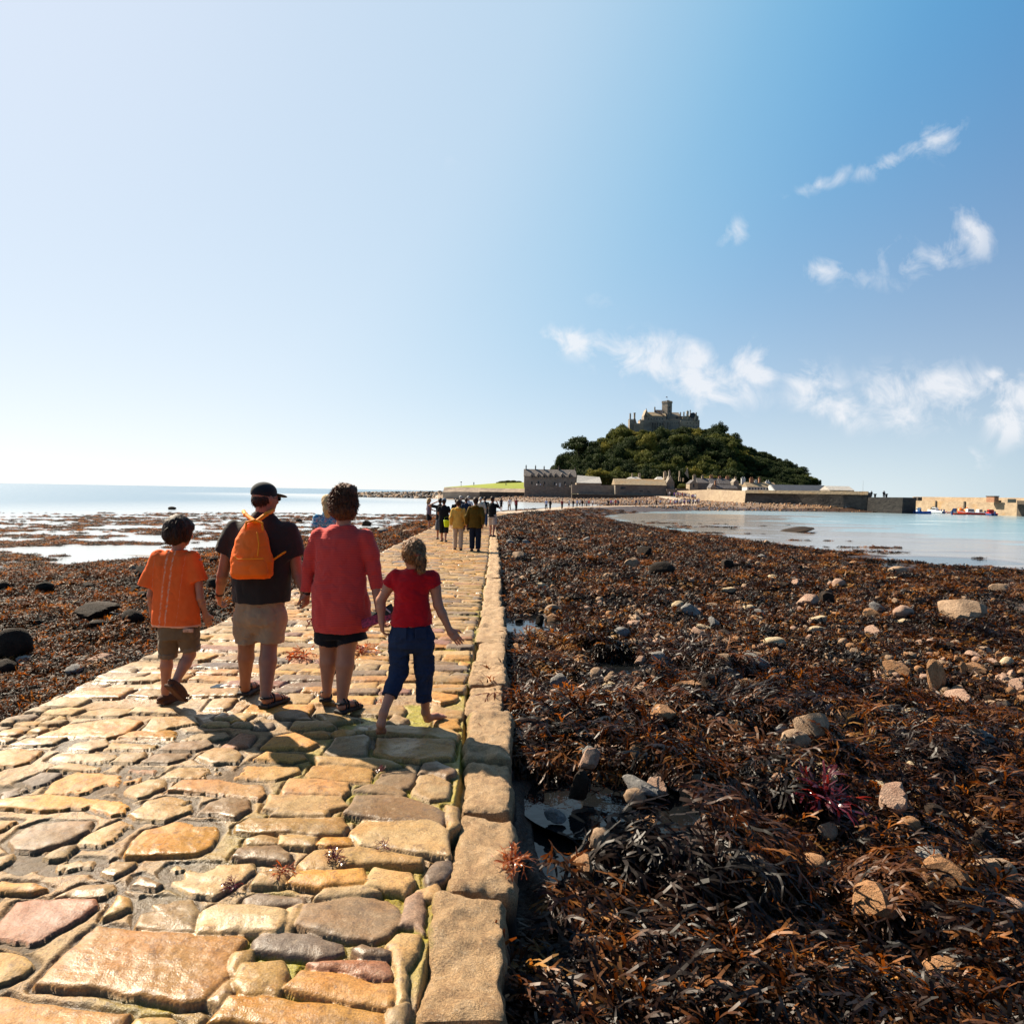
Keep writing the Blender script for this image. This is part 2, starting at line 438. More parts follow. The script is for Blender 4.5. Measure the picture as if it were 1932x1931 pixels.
def build_boy():
    Z = 5.49
    lf = atz(*g5(320, 1800), 0.0)
    root = empty('person', (lf.x+.12, lf.y, .0), label='boy with a dark bowl haircut in an orange tie dye t-shirt and rolled khaki trousers', cat='person', group='family of four walking on the causeway')
    hips_l, hips_r = J5(325, 1230, Z), J5(465, 1230, Z)
    kl, kr = J5(303, 1420, Z+.02), J5(480, 1420, Z+.03)
    al = J5(292, 1690, Z+.02); ar = J5(365, 1640, Z-.10)
    hl = lf+Vector((-.05, -.02, .02)); tl = lf+Vector((.03, .20, .02))
    hr = J5(325, 1655, Z-.16); tr = J5(440, 1765, Z-.04)
    sl, sr = J5(225, 670, Z), J5(535, 690, Z); el, er = J5(178, 960, Z+.03), J5(562, 980, Z-.01)
    wl, wr_ = J5(190, 1120, Z+.1), J5(608, 1115, Z+.05)
    nb = J5(380, 600, Z); hc = J5(400, 462, Z+.0)
    pel = (hips_l+hips_r)/2; ch = J5(380, 800, Z)
    s = Sdf(.006)
    s.loft([(pel.z-.05, pel.x, pel.y, .12, .085), (pel.z+.12, pel.x, pel.y, .115, .08), (ch.z-.05, ch.x, ch.y, .125, .085), (ch.z+.12, ch.x, ch.y, .125, .075), (nb.z-.035, nb.x, nb.y, .08, .055)], .03)
    limb(s, hips_l, kl, al, (.068, .062, .045, .046, .028)); limb(s, hips_r, kr, ar, (.068, .062, .045, .046, .028))
    foot(s, al, hl, tl, .85, False); foot(s, ar, hr, tr, .85, False)
    limb(s, sl, el, wl, (.036, .033, .027, .026, .018)); limb(s, sr, er, wr_, (.036, .033, .027, .026, .018))
    hand(s, wl, wl-el, (.6, .8, 0), .74, -1, .45); hand(s, wr_, wr_-er, (-.6, .8, 0), .74, 1, .45)
    s.cone(nb-Vector((0, 0, .03)), hc-Vector((0, .0, .06)), .045, .044, .02)
    P = head(s, hc, R_(-32), .98, R_(-6))
    sdf_obj('body', s, SKIN, root); eyes(P, root)
    # hair bowl
    s = Sdf(.006)
    Mh = np.array(Matrix.Rotation(R_(-32), 3, 'Z'))
    s.ell(P(0, -.016, .030), (.093, .112, .105), Mh, .02); s.ell(P(0, -.045, -.025), (.088, .08, .088), Mh, .03)
    s.ell(P(0, .062, .045), (.072, .045, .045), Mh, .03)
    for sx in (-1, 1): s.ell(P(sx*.066, .0, -.02), (.026, .065, .062), Mh, .02)
    s.wrinkle(.006, 30, .35).wrinkle(.003, 90, .2)
    ex = hair_extra(P(0, -.02, .01), (.094, .112, .12), 420, .075, .006, -.55, .93, .2, 5, cull=lambda u: (u[0]*math.sin(R_(32))*1+u[1]*math.cos(R_(32))) > .62 and u[2] < .2)
    sdf_obj('hair', s, HAIR_DB, root, ex)
    # t-shirt
    m, nt, b, out = newmat('tie_dye_orange'); tc = N(nt, 'ShaderNodeTexCoord'); sp = N(nt, 'ShaderNodeSeparateXYZ'); L(nt, tc.outputs['Object'], sp.inputs[0])
    n1 = noise(nt, tc.outputs['Object'], 28, 4); n2 = noise(nt, tc.outputs['Object'], 55, 3)
    x0 = mth(nt, 'ADD', sp.outputs[0], mth(nt, 'MULTIPLY', mth(nt, 'SUBTRACT', n1, .5), .022))
    x0 = mth(nt, 'SUBTRACT', x0, mth(nt, 'MULTIPLY', mth(nt, 'SUBTRACT', sp.outputs[2], .9), .10))
    cx_ = J5(335, 900, Z).x-root.location.x
    sumf = None
    for off, w in ((-.020, .011), (.030, .009), (.115, .003), (-.12, .003)):
        d = mth(nt, 'ABSOLUTE', mth(nt, 'SUBTRACT', x0, cx_+off)); f = mth(nt, 'SUBTRACT', 1.0, mth(nt, 'DIVIDE', d, w), clamp=True)
        f = mth(nt, 'MULTIPLY', f, ramp(nt, n2, [(.38, 0), (.6, 1)])); f = mth(nt, 'MULTIPLY', f, .85 if abs(off) < .05 else .35)
        sumf = f if sumf is None else mth(nt, 'MAXIMUM', sumf, f)
    zh = J5(380, 1190, Z).z
    hem = ramp(nt, mth(nt, 'MULTIPLY_ADD', sp.outputs[2], 40, -40*zh+.0), [(.0, 1), (.35, 1), (.5, 0)])
    sumf = mth(nt, 'MAXIMUM', sumf, mth(nt, 'MULTIPLY', hem, .7))
    colr = mix(nt, n1, (.85, .12, .018), (.92, .17, .04)); L(nt, mix(nt, sumf, colr, (.85, .55, .38)), b.inputs['Base Color'])
    b.inputs['Roughness'].default_value = .9; b.inputs['Specular IOR Level'].default_value = .15; bump(nt, b, noise(nt, tc.outputs['Object'], 240, 3), .3, .002)
    s = Sdf(.006)
    rows = []
    for (y, xl, xr, ry) in ((1192, 200, 562, .118), (1100, 202, 556, .115), (1000, 203, 548, .108), (850, 205, 520, .105), (720, 205, 525, .098), (650, 250, 505, .080), (610, 310, 450, .055)):
        a, b2 = J5(xl, y, Z), J5(xr, y, Z); rows.append((a.z, (a.x+b2.x)/2, Z, (b2.x-a.x)/2, ry))
    s.loft(rows, .03)
    s.cone(J5(248, 665, Z), J5(165, 885, Z), .055, .070, .03, 1); s.cone(J5(508, 665, Z), J5(552, 850, Z), .055, .072, .03, 1)
    s.wrinkle(.011, 6, .45).wrinkle(.006, 16, .4)
    sdf_obj('tshirt', s, m, root)
    # shorts
    kh = cloth('khaki_cotton', (.16, .11, .06), var=.15)
    s = Sdf(.006)
    a = J5(225, 1180, Z); b2 = J5(560, 1180, Z); cz = J5(390, 1290, Z).z
    s.loft([(cz, (a.x+b2.x)/2, Z, .142, .100), (a.z+.03, (a.x+b2.x)/2, Z, .135, .10)], .02)
    ckl, ckr = J5(310, 1430, Z+.01), J5(487, 1375, Z+.02)
    s.cone(hips_l, ckl, .085, .068, .02, 1); s.cone(hips_r, ckr, .085, .070, .02, 1)
    s.wrinkle(.006, 14, .6).wrinkle(.003, 35, 1)
    sdf_obj('trousers', s, kh, root)
    for (c0, c1, r) in ((ckl, hips_l, .071), (ckr, hips_r, .074)):
        s = Sdf(.006); d = nrm(c1-c0); s.cone(c0-d*.012, c0+d*.030, r, r, .0, 2); s.wrinkle(.005, 30)
        sdf_obj('rolled_cuff', s, cloth('khaki_cuff', (.19, .14, .09)), root)
    s = Sdf(.005); pc = J5(468, 1232, Z-.095)
    s.box(pc, (.042, .006, .018), None, .005, 0); sdf_obj('pocket_patch', s, simple('patch_print', (.5, .28, .18), .8, .7, 60), root)
    shoe = simple('brown_suede', (.085, .034, .016), .85, .2, 30, 120)
    for (h_, t_, a_) in ((hl, tl, al), (hr, tr, ar)):
        f = nrm(t_-h_); L0 = (t_-h_).length; sd = nrm(f.cross(Vector((0, 0, 1)))); u = sd.cross(f); M = np.array([sd, f, u]).T
        s = Sdf(.005); s.ell(h_+f*L0*.42+u*.022, (.047, L0*.60, .038), M, .01); s.box((h_+t_)/2-u*.010, (.047, L0*.56, .013), M, .012, .01)
        sdf_obj('clog', s, shoe, root)
    return root
def build_man():
    Z = 5.6
    lf = atz(*g5(905, 1745), 0.0); rf = atz(*g5(1095, 1850), 0.0)
    root = empty('person', ((lf.x+rf.x)/2, (lf.y+rf.y)/2, 0), label='man in a dark cap and charcoal t-shirt with khaki shorts carrying an orange backpack', cat='person', group='family of four walking on the causeway')
    hpl, hpr = J5(935, 1080, Z), J5(1125, 1080, Z)
    kl, kr = J5(922, 1345, Z+.03), J5(1098, 1345, Z-.02)
    al, ar = J5(912, 1645, Z+.10), J5(1072, 1740, Z-.17)
    hl = lf+Vector((.0, -.03, .035)); tl = lf+Vector((.02, .22, .03)); hr = rf+Vector((-.04, .0, .035)); tr = rf+Vector((.05, .24, .03))
    sl, sr = J5(820, 440, Z), J5(1262, 450, Z); el, er = J5(737, 800, Z+.02), J5(1322, 800, Z+.0)
    wl = J5(712, 955, Z+.12); wr_ = at(572, 1112, Z-.06)
    nb = J5(1050, 330, Z); hc = J5(1065, 200, Z+.02)
    s = Sdf(.006)
    px = (hpl.x+hpr.x)/2
    s.loft([(J5(0, 1130, Z).z, px, Z, .18, .13), (J5(0, 950, Z).z, px, Z, .18, .14), (J5(0, 700, Z).z, px, Z, .19, .14), (J5(0, 480, Z).z, px, Z, .20, .11), (J5(0, 370, Z).z, nb.x, Z, .13, .07)], .03)
    limb(s, hpl, kl, al, (.10, .088, .062, .064, .038)); limb(s, hpr, kr, ar, (.10, .088, .062, .068, .040))
    foot(s, al, hl, tl, 1.1); foot(s, ar, hr, tr, 1.1)
    limb(s, sl, el, wl, (.052, .052, .043, .041, .028)); limb(s, sr, er, wr_, (.052, .052, .043, .041, .028))
    hand(s, wl, wl-el+Vector((0, .05, 0)), (.8, .5, 0), 1.02, -1, .55); hand(s, wr_, wr_-er, (-.5, -.3, .2), 1.0, 1, .7)
    s.cone(nb-Vector((0, 0, .05)), hc-Vector((0, .02, .05)), .064, .060, .03)
    P = head(s, hc, R_(-34), 1.05, 0)
    sdf_obj('body', s, SKIN2, root); eyes(P, root)
    M = np.array(Matrix.Rotation(R_(-34), 3, 'Z'))
    s = Sdf(.006); s.ell(P(0, -.022, -.012), (.080, .088, .075), M, .01); s.wrinkle(.004, 60, .4)
    ex = hair_extra(P(0, -.022, -.02), (.082, .09, .075), 160, .03, .005, -.6, .9, .2, 8, cull=lambda u: u[2] > .25 or (u[0]*math.sin(R_(34))+u[1]*math.cos(R_(34))) > .3)
    sdf_obj('hair', s, HAIR_DB, root, ex)
    s = Sdf(.005)
    s.ell(P(0, -.008, .042), (.089, .108, .084), M, .01).clip(P(0, -.02, .010), -(Vector(M@np.array([0, .18, .98]))))
    sdf_obj('cap', s, cloth('dark_cap', (.012, .016, .020)), root)
    s = Sdf(.005)
    s.ell(P(0, .128, .020), (.072, .068, .010), np.array(Matrix.Rotation(R_(-34), 3, 'Z') @ Matrix.Rotation(R_(-14), 3, 'X')), 0)
    sdf_obj('cap_brim', s, cloth('dark_cap', (.012, .016, .020)), root)
    s = Sdf(.004)
    s.chain([P(-.082, -.01, .0), P(-.074, .085, .002), P(0, .112, .004), P(.074, .085, .002), P(.082, -.01, .0)], [.003]*5, .003)
    for sx in (-1, 1): s.ell(P(sx*.038, .100, -.006), (.028, .008, .020), M, .002)
    sdf_obj('sunglasses', s, simple('black_plastic', (.008, .008, .01), .15, .1), root)
    s = Sdf(.005); dd = nrm(wl-el); s.cone(wl-dd*.03, wl-dd*.005, .034, .034, 0, 2); sdf_obj('wristband', s, DARK, root)
    # t-shirt
    s = Sdf(.006); rows = []
    for (y, xl, xr, ry) in ((1000, 828, 1262, .165), (900, 815, 1270, .165), (780, 815, 1275, .160), (620, 805, 1280, .150), (500, 800, 1282, .135), (425, 845, 1240, .110), (345, 950, 1160, .075), (305, 985, 1125, .060)):
        a, b2 = J5(xl, y, Z), J5(xr, y, Z); rows.append((a.z, (a.x+b2.x)/2, Z, (b2.x-a.x)/2, ry))
    s.loft(rows, .03)
    s.cone(sl+Vector((.01, 0, .0)), J5(752, 625, Z), .068, .083, .05, 1); s.cone(sr-Vector((.01, 0, 0)), J5(1305, 660, Z), .068, .081, .05, 1)
    s.wrinkle(.013, 5, .6).wrinkle(.006, 14, .5)
    sdf_obj('tshirt', s, cloth('charcoal_cotton', (.026, .022, .020)), root)
    # shorts
    s = Sdf(.006); zt = J5(0, 985, Z).z; zc = J5(0, 1190, Z).z
    s.loft([(zc-.02, px, Z, .13, .09), (zc+.05, px, Z, .192, .14), (zt+.03, px, Z, .187, .147)], .03)
    s.cone(hpl-Vector((0, 0, .06)), J5(930, 1320, Z+.01), .118, .098, .03, 1); s.cone(hpr-Vector((0, 0, .06)), J5(1103, 1318, Z-.01), .118, .108, .03, 1)
    s.wrinkle(.014, 8, .6).wrinkle(.006, 20, 1)
    sdf_obj('shorts', s, cloth('khaki_shorts', (.34, .235, .145), var=.1), root)
    sandal(root, hl, tl, 1.12); sandal(root, hr, tr, 1.12)
    # backpack
    og = simple('orange_nylon', (1.0, .155, .0), .6, .06, 6, 40, .25, .003, .4)
    bp = J5(960, 640, Z-.24)
    s = Sdf(.006); rows = []
    for (y, xl, xr, ry) in ((822, 812, 1100, .07), (795, 795, 1125, .095), (690, 797, 1125, .105), (600, 815, 1105, .095), (520, 835, 1085, .080), (450, 870, 1062, .060), (400, 905, 1045, .042), (375, 925, 1035, .028)):
        a, b2 = J5(xl, y, Z-.22), J5(xr, y, Z-.22); rows.append((a.z, (a.x+b2.x)/2, Z-.205, (b2.x-a.x)/2, ry))
    s.loft(rows, .01).wrinkle(.006, 9).wrinkle(.003, 25)
    bag = sdf_obj('backpack', s, og, root)
    s = Sdf(.006); rows = []
    for (y, xl, xr, ry) in ((815, 815, 1075, .05), (790, 805, 1090, .06), (720, 808, 1080, .06), (672, 822, 1060, .045)):
        a, b2 = J5(xl, y, Z-.27), J5(xr, y, Z-.27); rows.append((a.z, (a.x+b2.x)/2, Z-.262, (b2.x-a.x)/2, ry))
    s.loft(rows, .01).wrinkle(.005, 14)
    sdf_obj('pocket', s, og, bag)
    s = Sdf(.0045)
    s.chain([J5(980, 380, Z-.25), J5(915, 330, Z-.16), J5(900, 305, Z-.02)], [.016]*3, .01)
    s.chain([J5(1000, 385, Z-.25), J5(1080, 325, Z-.15), J5(1130, 300, Z-.02)], [.016]*3, .01)
    s.chain([J5(915, 440, Z-.28), J5(922, 390, Z-.29), J5(985, 372, Z-.28), J5(1045, 395, Z-.28), J5(1050, 450, Z-.28)], [.008]*5, .005)
    s.chain([J5(1105, 700, Z-.17), J5(1170, 655, Z-.17), J5(1225, 620, Z-.15)], [.009, .008, .008], .004)
    s.chain([J5(1005, 470, Z-.30), J5(1020, 560, Z-.312), J5(1010, 650, Z-.32)], [.006]*3, .004)
    s.chain([J5(830, 655, Z-.31), J5(850, 678, Z-.325), J5(1055, 672, Z-.325)], [.005]*3, .004)
    o = sdf_obj('strap', s, simple('yellow_webbing', (1.0, .27, .0), .7, .05), bag)
    return root
def build_woman():
    Z = 5.4
    lf = atz(*g6(245, 1632), 0.0); rf = atz(*g6(385, 1678), 0.0)
    root = empty('person', ((lf.x+rf.x)/2, (lf.y+rf.y)/2, 0), label='woman with curly auburn hair in a long coral red tunic and black shorts', cat='person', group='family of four walking on the causeway')
    hpl, hpr = J6(270, 1010, Z), J6(440, 1010, Z)
    kl, kr = J6(280, 1205, Z+.05), J6(402, 1205, Z-.02)
    al, ar = J6(268, 1510, Z+.06), J6(372, 1590, Z-.06)
    hl = J6(258, 1580, Z+.04); hl.z = max(hl.z, .075); tl = Vector((hl.x-.05, hl.y+.20, .035)); hr = rf+Vector((-.04, .0, .035)); tr = rf+Vector((.07, .2, .03))
    sl, sr = J6(205, 440, Z), J6(535, 450, Z); el, er = J6(135, 655, Z+.0), J6(592, 690, Z)
    wl = J6(128, 840, Z+.03); wr_ = J6(628, 960, Z-.06)
    nb = J6(385, 350, Z); hc = J6(385, 225, Z)
    px = (hpl.x+hpr.x)/2
    s = Sdf(.006)
    s.loft([(J6(0, 1080, Z).z, px, Z, .18, .14), (J6(0, 900, Z).z, px, Z, .18, .14), (J6(0, 700, Z).z, px, Z, .16, .12), (J6(0, 480, Z).z, px, Z, .165, .10), (J6(0, 385, Z).z, nb.x, Z, .12, .06)], .03)
    limb(s, hpl, kl, al, (.11, .095, .068, .067, .034)); limb(s, hpr, kr, ar, (.11, .095, .068, .070, .036))
    foot(s, al, hl, tl, 1.0); foot(s, ar, hr, tr, 1.0)
    limb(s, sl, el, wl, (.052, .05, .042, .036, .025)); limb(s, sr, er, wr_, (.052, .05, .042, .038, .025))
    hand(s, wl, Vector((-.1, .05, -1)), (-.7, .3, 0), .92, -1, .75); hand(s, wr_, Vector((.12, .0, -1)), (.7, .3, -.1), .92, 1, .8)
    s.cone(nb-Vector((0, 0, .04)), hc-Vector((0, 0, .05)), .056, .054, .03)
    P = head(s, hc, R_(6), 1.0, 0); sdf_obj('body', s, SKIN, root); eyes(P, root)
    s = Sdf(.006)
    s.ell(P(0, -.015, .040), (.102, .116, .112), None, .02); s.ell(P(0, -.045, -.03), (.100, .092, .090), None, .03)
    s.ell(P(.02, -.01, .11), (.085, .085, .055), None, .03); s.ell(P(-.05, -.03, -.05), (.055, .065, .055), None, .02); s.ell(P(.048, -.03, -.06), (.055, .065, .05), None, .02)
    s.wrinkle(.009, 20).wrinkle(.006, 50)
    ex = hair_extra(P(0, -.025, .02), (.108, .120, .138), 1900, .03, .006, -.85, .45, .15, 6, cull=lambda u: u[1] > .55 and u[2] < .4)
    sdf_obj('hair', s, HAIR_AU, root, ex)
    m, nt, b, out = newmat('coral_knit'); tc = coords(nt); wv = N(nt, 'ShaderNodeTexWave', wave_type='BANDS', bands_direction='Z'); wv.inputs['Scale'].default_value = 24; wv.inputs['Distortion'].default_value = 1.2; wv.inputs['Detail'].default_value = 2
    L(nt, tc, wv.inputs[0]); nn = noise(nt, tc, 5, 4)
    c1 = mix(nt, wv.outputs[1], (.58, .050, .042), (.70, .082, .062)); L(nt, mix(nt, mth(nt, 'MULTIPLY', nn, .5), c1, (.52, .045, .045)), b.inputs['Base Color'])
    b.inputs['Roughness'].default_value = .9; b.inputs['Specular IOR Level'].default_value = .12; b.inputs['Sheen Weight'].default_value = .2
    nb1 = bump(nt, None, wv.outputs[1], .3, .003); bump(nt, b, noise(nt, tc, 300, 2), .2, .002, nb1)
    s = Sdf(.006); rows = []
    for (y, xl, xr, ry) in ((1085, 190, 545, .165), (1030, 165, 570, .178), (950, 165, 560, .178), (850, 160, 553, .172), (750, 176, 540, .150), (640, 190, 526, .145), (520, 180, 535, .138), (450, 195, 525, .118), (395, 245, 490, .085), (362, 300, 455, .066)):
        a, b2 = J6(xl, y, Z), J6(xr, y, Z); rows.append((a.z, (a.x+b2.x)/2, Z, (b2.x-a.x)/2, ry))
    s.loft(rows, .035)
    s.chain([sl+Vector((.008, 0, 0)), J6(165, 560, Z), J6(143, 650, Z)], [.067, .060, .054], .03); s.cone(J6(143, 650, Z), J6(126, 822, Z+.02), .054, .046, .012, 1)
    s.chain([sr-Vector((.008, 0, 0)), J6(566, 560, Z), J6(588, 660, Z)], [.067, .060, .053], .03); s.cone(J6(588, 660, Z), J6(612, 805, Z-.02), .053, .045, .012, 1)
    s.wrinkle(.015, 5, .7).wrinkle(.007, 13, .9)
    s.clip(J6(200, 1035, Z), (-.55, 0, -.85)).clip(J6(535, 1035, Z), (.55, 0, -.85))
    # clips would cut the sleeves: keep them above the cut by clipping only below the hips
    s.clips = []
    sdf_obj('tunic', s, m, root)
    s = Sdf(.006)
    s.loft([(J6(0, 1130, Z).z, px, Z, .165, .13), (J6(0, 1000, Z).z, px, Z, .13, .12)], .03)
    s.cone(hpl+Vector((.02, 0, -.05)), J6(283, 1168, Z+.02), .11, .118, .02, 1); s.cone(hpr+Vector((-.02, 0, -.05)), J6(445, 1172, Z-.02), .11, .118, .02, 1); s.wrinkle(.006, 12)
    sdf_obj('shorts', s, cloth('black_shorts', (.008, .008, .010)), root)
    s = Sdf(.0045)
    a = J6(170, 1005, Z-.05); s.chain([a, a+Vector((-.045, 0, -.02)), a+Vector((-.02, 0, -.05))], [.004]*3, .002); s.chain([a, a+Vector((.0, 0, -.06)), a+Vector((.02, 0, -.12))], [.004]*3, .002); s.chain([a, a+Vector((-.03, 0, -.045)), a+Vector((-.05, 0, -.08))], [.004]*3, .002)
    a = J6(568, 1000, Z-.05); s.chain([a, a+Vector((.045, 0, .0)), a+Vector((.06, 0, .03))], [.004]*3, .002)
    sdf_obj('side_tie', s, simple('red_cord', (.5, .03, .03), .8), root)
    s = Sdf(.005); dd = nrm(wl-el); s.cone(wl-dd*.02, wl+dd*.003, .030, .030, 0, 2); sdf_obj('wristwatch', s, DARK, root)
    sandal(root, hl, tl, 1.02); sandal(root, hr, tr, 1.02)
    # pair of thongs held in the hand
    c = J6(625, 1010, Z-.10)
    t = empty('flip_flops', (c.x, c.y, c.z), label='pair of pink and black patterned flip-flops held between woman and girl', cat='flip-flops')
    pk = simple('pink_pattern', (.35, .03, .06), .7, .9, 45)
    for (dx, dz, ang) in ((-.01, .0, 20), (.012, .025, 34)):
        M = np.array(Matrix.Rotation(R_(ang), 3, 'Y') @ Matrix.Rotation(R_(-70), 3, 'X'))
        s = Sdf(.005); s.box(c+Vector((dx, -.02+dx, dz)), (.12, .042, .008), np.array(Matrix.Rotation(R_(-ang), 3, 'Y') @ Matrix.Rotation(R_(50), 3, 'X')), .008, 0)
        sdf_obj('sole', s, pk if dx < 0 else DARK, t)
    s = Sdf(.0045); q = c+Vector((.05, -.03, .05)); s.chain([q+Vector((-.03, 0, .03)), q+Vector((.0, -.02, .045)), q+Vector((.05, 0, .0))], [.006]*3, .003); sdf_obj('thong_strap', s, simple('white_strap', (.6, .55, .6), .6), t)
    return root
def build_girl():
    Z = 4.97
    lt = atz(*g6(640, 1838), 0.0); rf = atz(*g6(950, 1738), 0.0)
    root = empty('person', ((lt.x+rf.x)/2, (lt.y+rf.y)/2, 0), label='barefoot girl with a brown ponytail in a red t-shirt and cropped blue jeans', cat='person', group='family of four walking on the causeway')
    hpl, hpr = J6(775, 1130, Z), J6(920, 1130, Z)
    kl, kr = J6(765, 1370, Z+.0), J6(938, 1370, Z+.03)
    al, ar = J6(660, 1690, Z-.13), J6(948, 1655, Z+.13)
    hl = J6(645, 1775, Z-.20); tl = Vector((lt.x-.005, lt.y+.04, .012)); hl = Vector((hl.x, lt.y-.045, .105))
    al = Vector((hl.x+.008, hl.y+.05, hl.z+.075))
    hr = rf+Vector((-.01, -.0, .012)); tr = rf+Vector((.13, .15, .012))
    sl, sr = J6(735, 720, Z), J6(1002, 725, Z); el, er = J6(640, 885, Z), J6(1035, 915, Z)
    wl, wr_ = J6(645, 1030, Z-.02), J6(1118, 1095, Z+.0)
    nb = J6(870, 660, Z); hc = J6(868, 572, Z+.0)
    px = (hpl.x+hpr.x)/2
    s = Sdf(.006)
    s.loft([(J6(0, 1150, Z).z, px, Z, .115, .08), (J6(0, 1040, Z).z, px, Z, .13, .10), (J6(0, 890, Z).z, px, Z, .105, .085), (J6(0, 760, Z).z, px, Z, .12, .085), (J6(0, 690, Z).z, nb.x, Z, .09, .055)], .03)
    limb(s, hpl, kl, al, (.068, .060, .046, .044, .028)); limb(s, hpr, kr, ar, (.068, .060, .046, .044, .028))
    foot(s, al, hl, tl, .88); foot(s, ar, hr, tr, .88)
    limb(s, sl, el, wl, (.042, .040, .034, .032, .021)); limb(s, sr, er, wr_, (.042, .040, .034, .032, .021))
    hand(s, wl, Vector((.1, 0, -1)), (.5, .2, 0), .78, -1, .75); hand(s, wr_, wr_-er+Vector((.06, 0, .02)), (.0, .9, -.3), .80, 1, .35)
    s.cone(nb-Vector((0, 0, .03)), hc-Vector((0, 0, .05)), .044, .043, .025)
    P = head(s, hc, R_(10), .95, R_(-8)); sdf_obj('body', s, SKIN, root); eyes(P, root)
    s = Sdf(.006)
    s.ell(P(0, -.016, .026), (.083, .103, .098), None, .02); s.ell(P(.020, -.108, .002), (.026, .026, .024), None, .01)
    s.ell(P(.045, -.122, -.045), (.034, .032, .052), None, .012); s.ell(P(.052, -.112, -.100), (.026, .024, .045), None, .012)
    s.wrinkle(.008, 34).wrinkle(.004, 80)
    e1 = hair_extra(P(0, -.018, .02), (.083, .103, .102), 600, .045, .004, -.4, .99, -.05, 9, cull=lambda u: u[1] > .5 and u[2] < .45)
    e2 = hair_extra(P(.047, -.118, -.05), (.034, .032, .060), 330, .05, .005, -.9, .7, .25, 10)
    V = list(e1[0])+list(e2[0]); F = list(e1[1])+[tuple(i+len(e1[0]) for i in f) for f in e2[1]]
    sdf_obj('hair', s, HAIR_LB, root, (V, F))
    s = Sdf(.004); s.ell(P(.032, -.122, -.004), (.032, .030, .012), None, 0); sdf_obj('hair_band', s, simple('hair_band', (.25, .05, .02), .6), root)
    s = Sdf(.006); rows = []
    for (y, xl, xr, ry) in ((1042, 705, 998, .118), (1000, 712, 992, .115), (940, 728, 980, .105), (880, 738, 972, .098), (800, 736, 975, .100), (740, 725, 990, .098), (700, 745, 985, .075), (672, 800, 940, .055), (660, 815, 925, .048)):
        a, b2 = J6(xl, y, Z), J6(xr, y, Z); rows.append((a.z, (a.x+b2.x)/2, Z, (b2.x-a.x)/2, ry))
    s.loft(rows, .02)
    s.cone(sl+Vector((.01, 0, 0)), J6(700, 782, Z), .054, .057, .04, 1); s.cone(sr-Vector((.01, 0, 0)), J6(1012, 785, Z), .054, .057, .04, 1)
    s.wrinkle(.009, 8, 1.2).wrinkle(.005, 20, 2)
    sdf_obj('tshirt', s, cloth('red_cotton', (.46, .006, .012)), root)
    m, nt, b, out = newmat('blue_denim'); tc = coords(nt)
    nA = noise(nt, tc, 9, 4); nB = noise(nt, tc, 320, 2)
    c = mix(nt, ramp(nt, nA, [(.35, 0), (.75, 1)]), (.004, .010, .034), (.011, .027, .072)); L(nt, mix(nt, mth(nt, 'MULTIPLY', nB, .3), c, (.06, .09, .16)), b.inputs['Base Color'])
    b.inputs['Roughness'].default_value = .85; b.inputs['Specular IOR Level'].default_value = .2; bump(nt, b, nB, .3, .002)
    s = Sdf(.006)
    s.loft([(J6(0, 1225, Z).z, px, Z, .112, .075), (J6(0, 1180, Z).z, px, Z, .146, .110), (J6(0, 1120, Z).z, px+.0, Z, .152, .122), (J6(0, 1030, Z).z, px, Z, .134, .102)], .03)
    cr = J6(937, 1572, Z+.07); cl = lerp(kl, al, .60)
    s.chain([J6(768, 1150, Z), kl], [.080, .068], .02); s.cone(kl, cl, .067, .058, .03, 1)
    s.chain([J6(928, 1150, Z), kr], [.080, .066], .02); s.cone(kr, cr, .065, .056, .03, 1)
    s.wrinkle(.010, 10).wrinkle(.005, 24, 1.6)
    sdf_obj('jeans', s, m, root)
    st = simple('denim_seam', (.02, .035, .09), .9)
    for sx in (-1, 1):
        s = Sdf(.004); c0 = J6(850+sx*66, 1110, Z-.108)
        s.box(c0, (.040, .006, .040), np.array(Matrix.Rotation(sx*R_(20), 3, 'Z')), .004, 0); sdf_obj('back_pocket', s, m, root)
    for x in ():
        s = Sdf(.004); s.box(J6(x, 1058, Z-.108+abs(x-850)*.0002), (.005, .006, .022), None, .003, 0); sdf_obj('belt_loop', s, st, root)
    return root
# ================================================================== causeway line and ground heights
PATH = np.array([(-1.79,-6,0), (-1.79, 0, 0), (-1.79, 4.2, 0), (-1.87, 6, 0), (-1.90, 8, 0), (-2.0, 13, -.08), (-2.16, 20, -.2), (-2.65, 37, -.38), (-3.3, 55, -.56), (-3.2, 66, -.66), (-1.9, 78, -.72), (.8, 92, -.76), (5.6, 112, -1.05), (9.0, 136, -1.28), (13.2, 158, -1.48), (22, 176, -1.52), (34, 194, -1.48), (47, 208, -1.42), (56, 220, -1.3), (59, 232, -.85), (58.5, 246, .1), (58, 262, 1.0), (58, 275, 1.2)], dtype=np.float64)
HALF = 1.84
P0_ = PATH[PATH[:, 1] <= 158]
def path_at(Y):   # only for Y < 150 where the line is single valued
    return np.interp(Y, P0_[:, 1], P0_[:, 0]), np.interp(Y, P0_[:, 1], P0_[:, 2])
def path_dist(X, Y):
    best = np.full(np.shape(X), 1e9); zb = np.zeros(np.shape(X))
    for i in range(len(PATH)-1):
        a, b = PATH[i], PATH[i+1]; d = b[:2]-a[:2]; L2 = d@d
        t = np.clip(((X-a[0])*d[0]+(Y-a[1])*d[1])/L2, 0, 1)
        D = np.hypot(X-a[0]-t*d[0], Y-a[1]-t*d[1]); m = D < best
        best = np.where(m, D, best); zb = np.where(m, a[2]+t*(b[2]-a[2]), zb)
    return best, zb
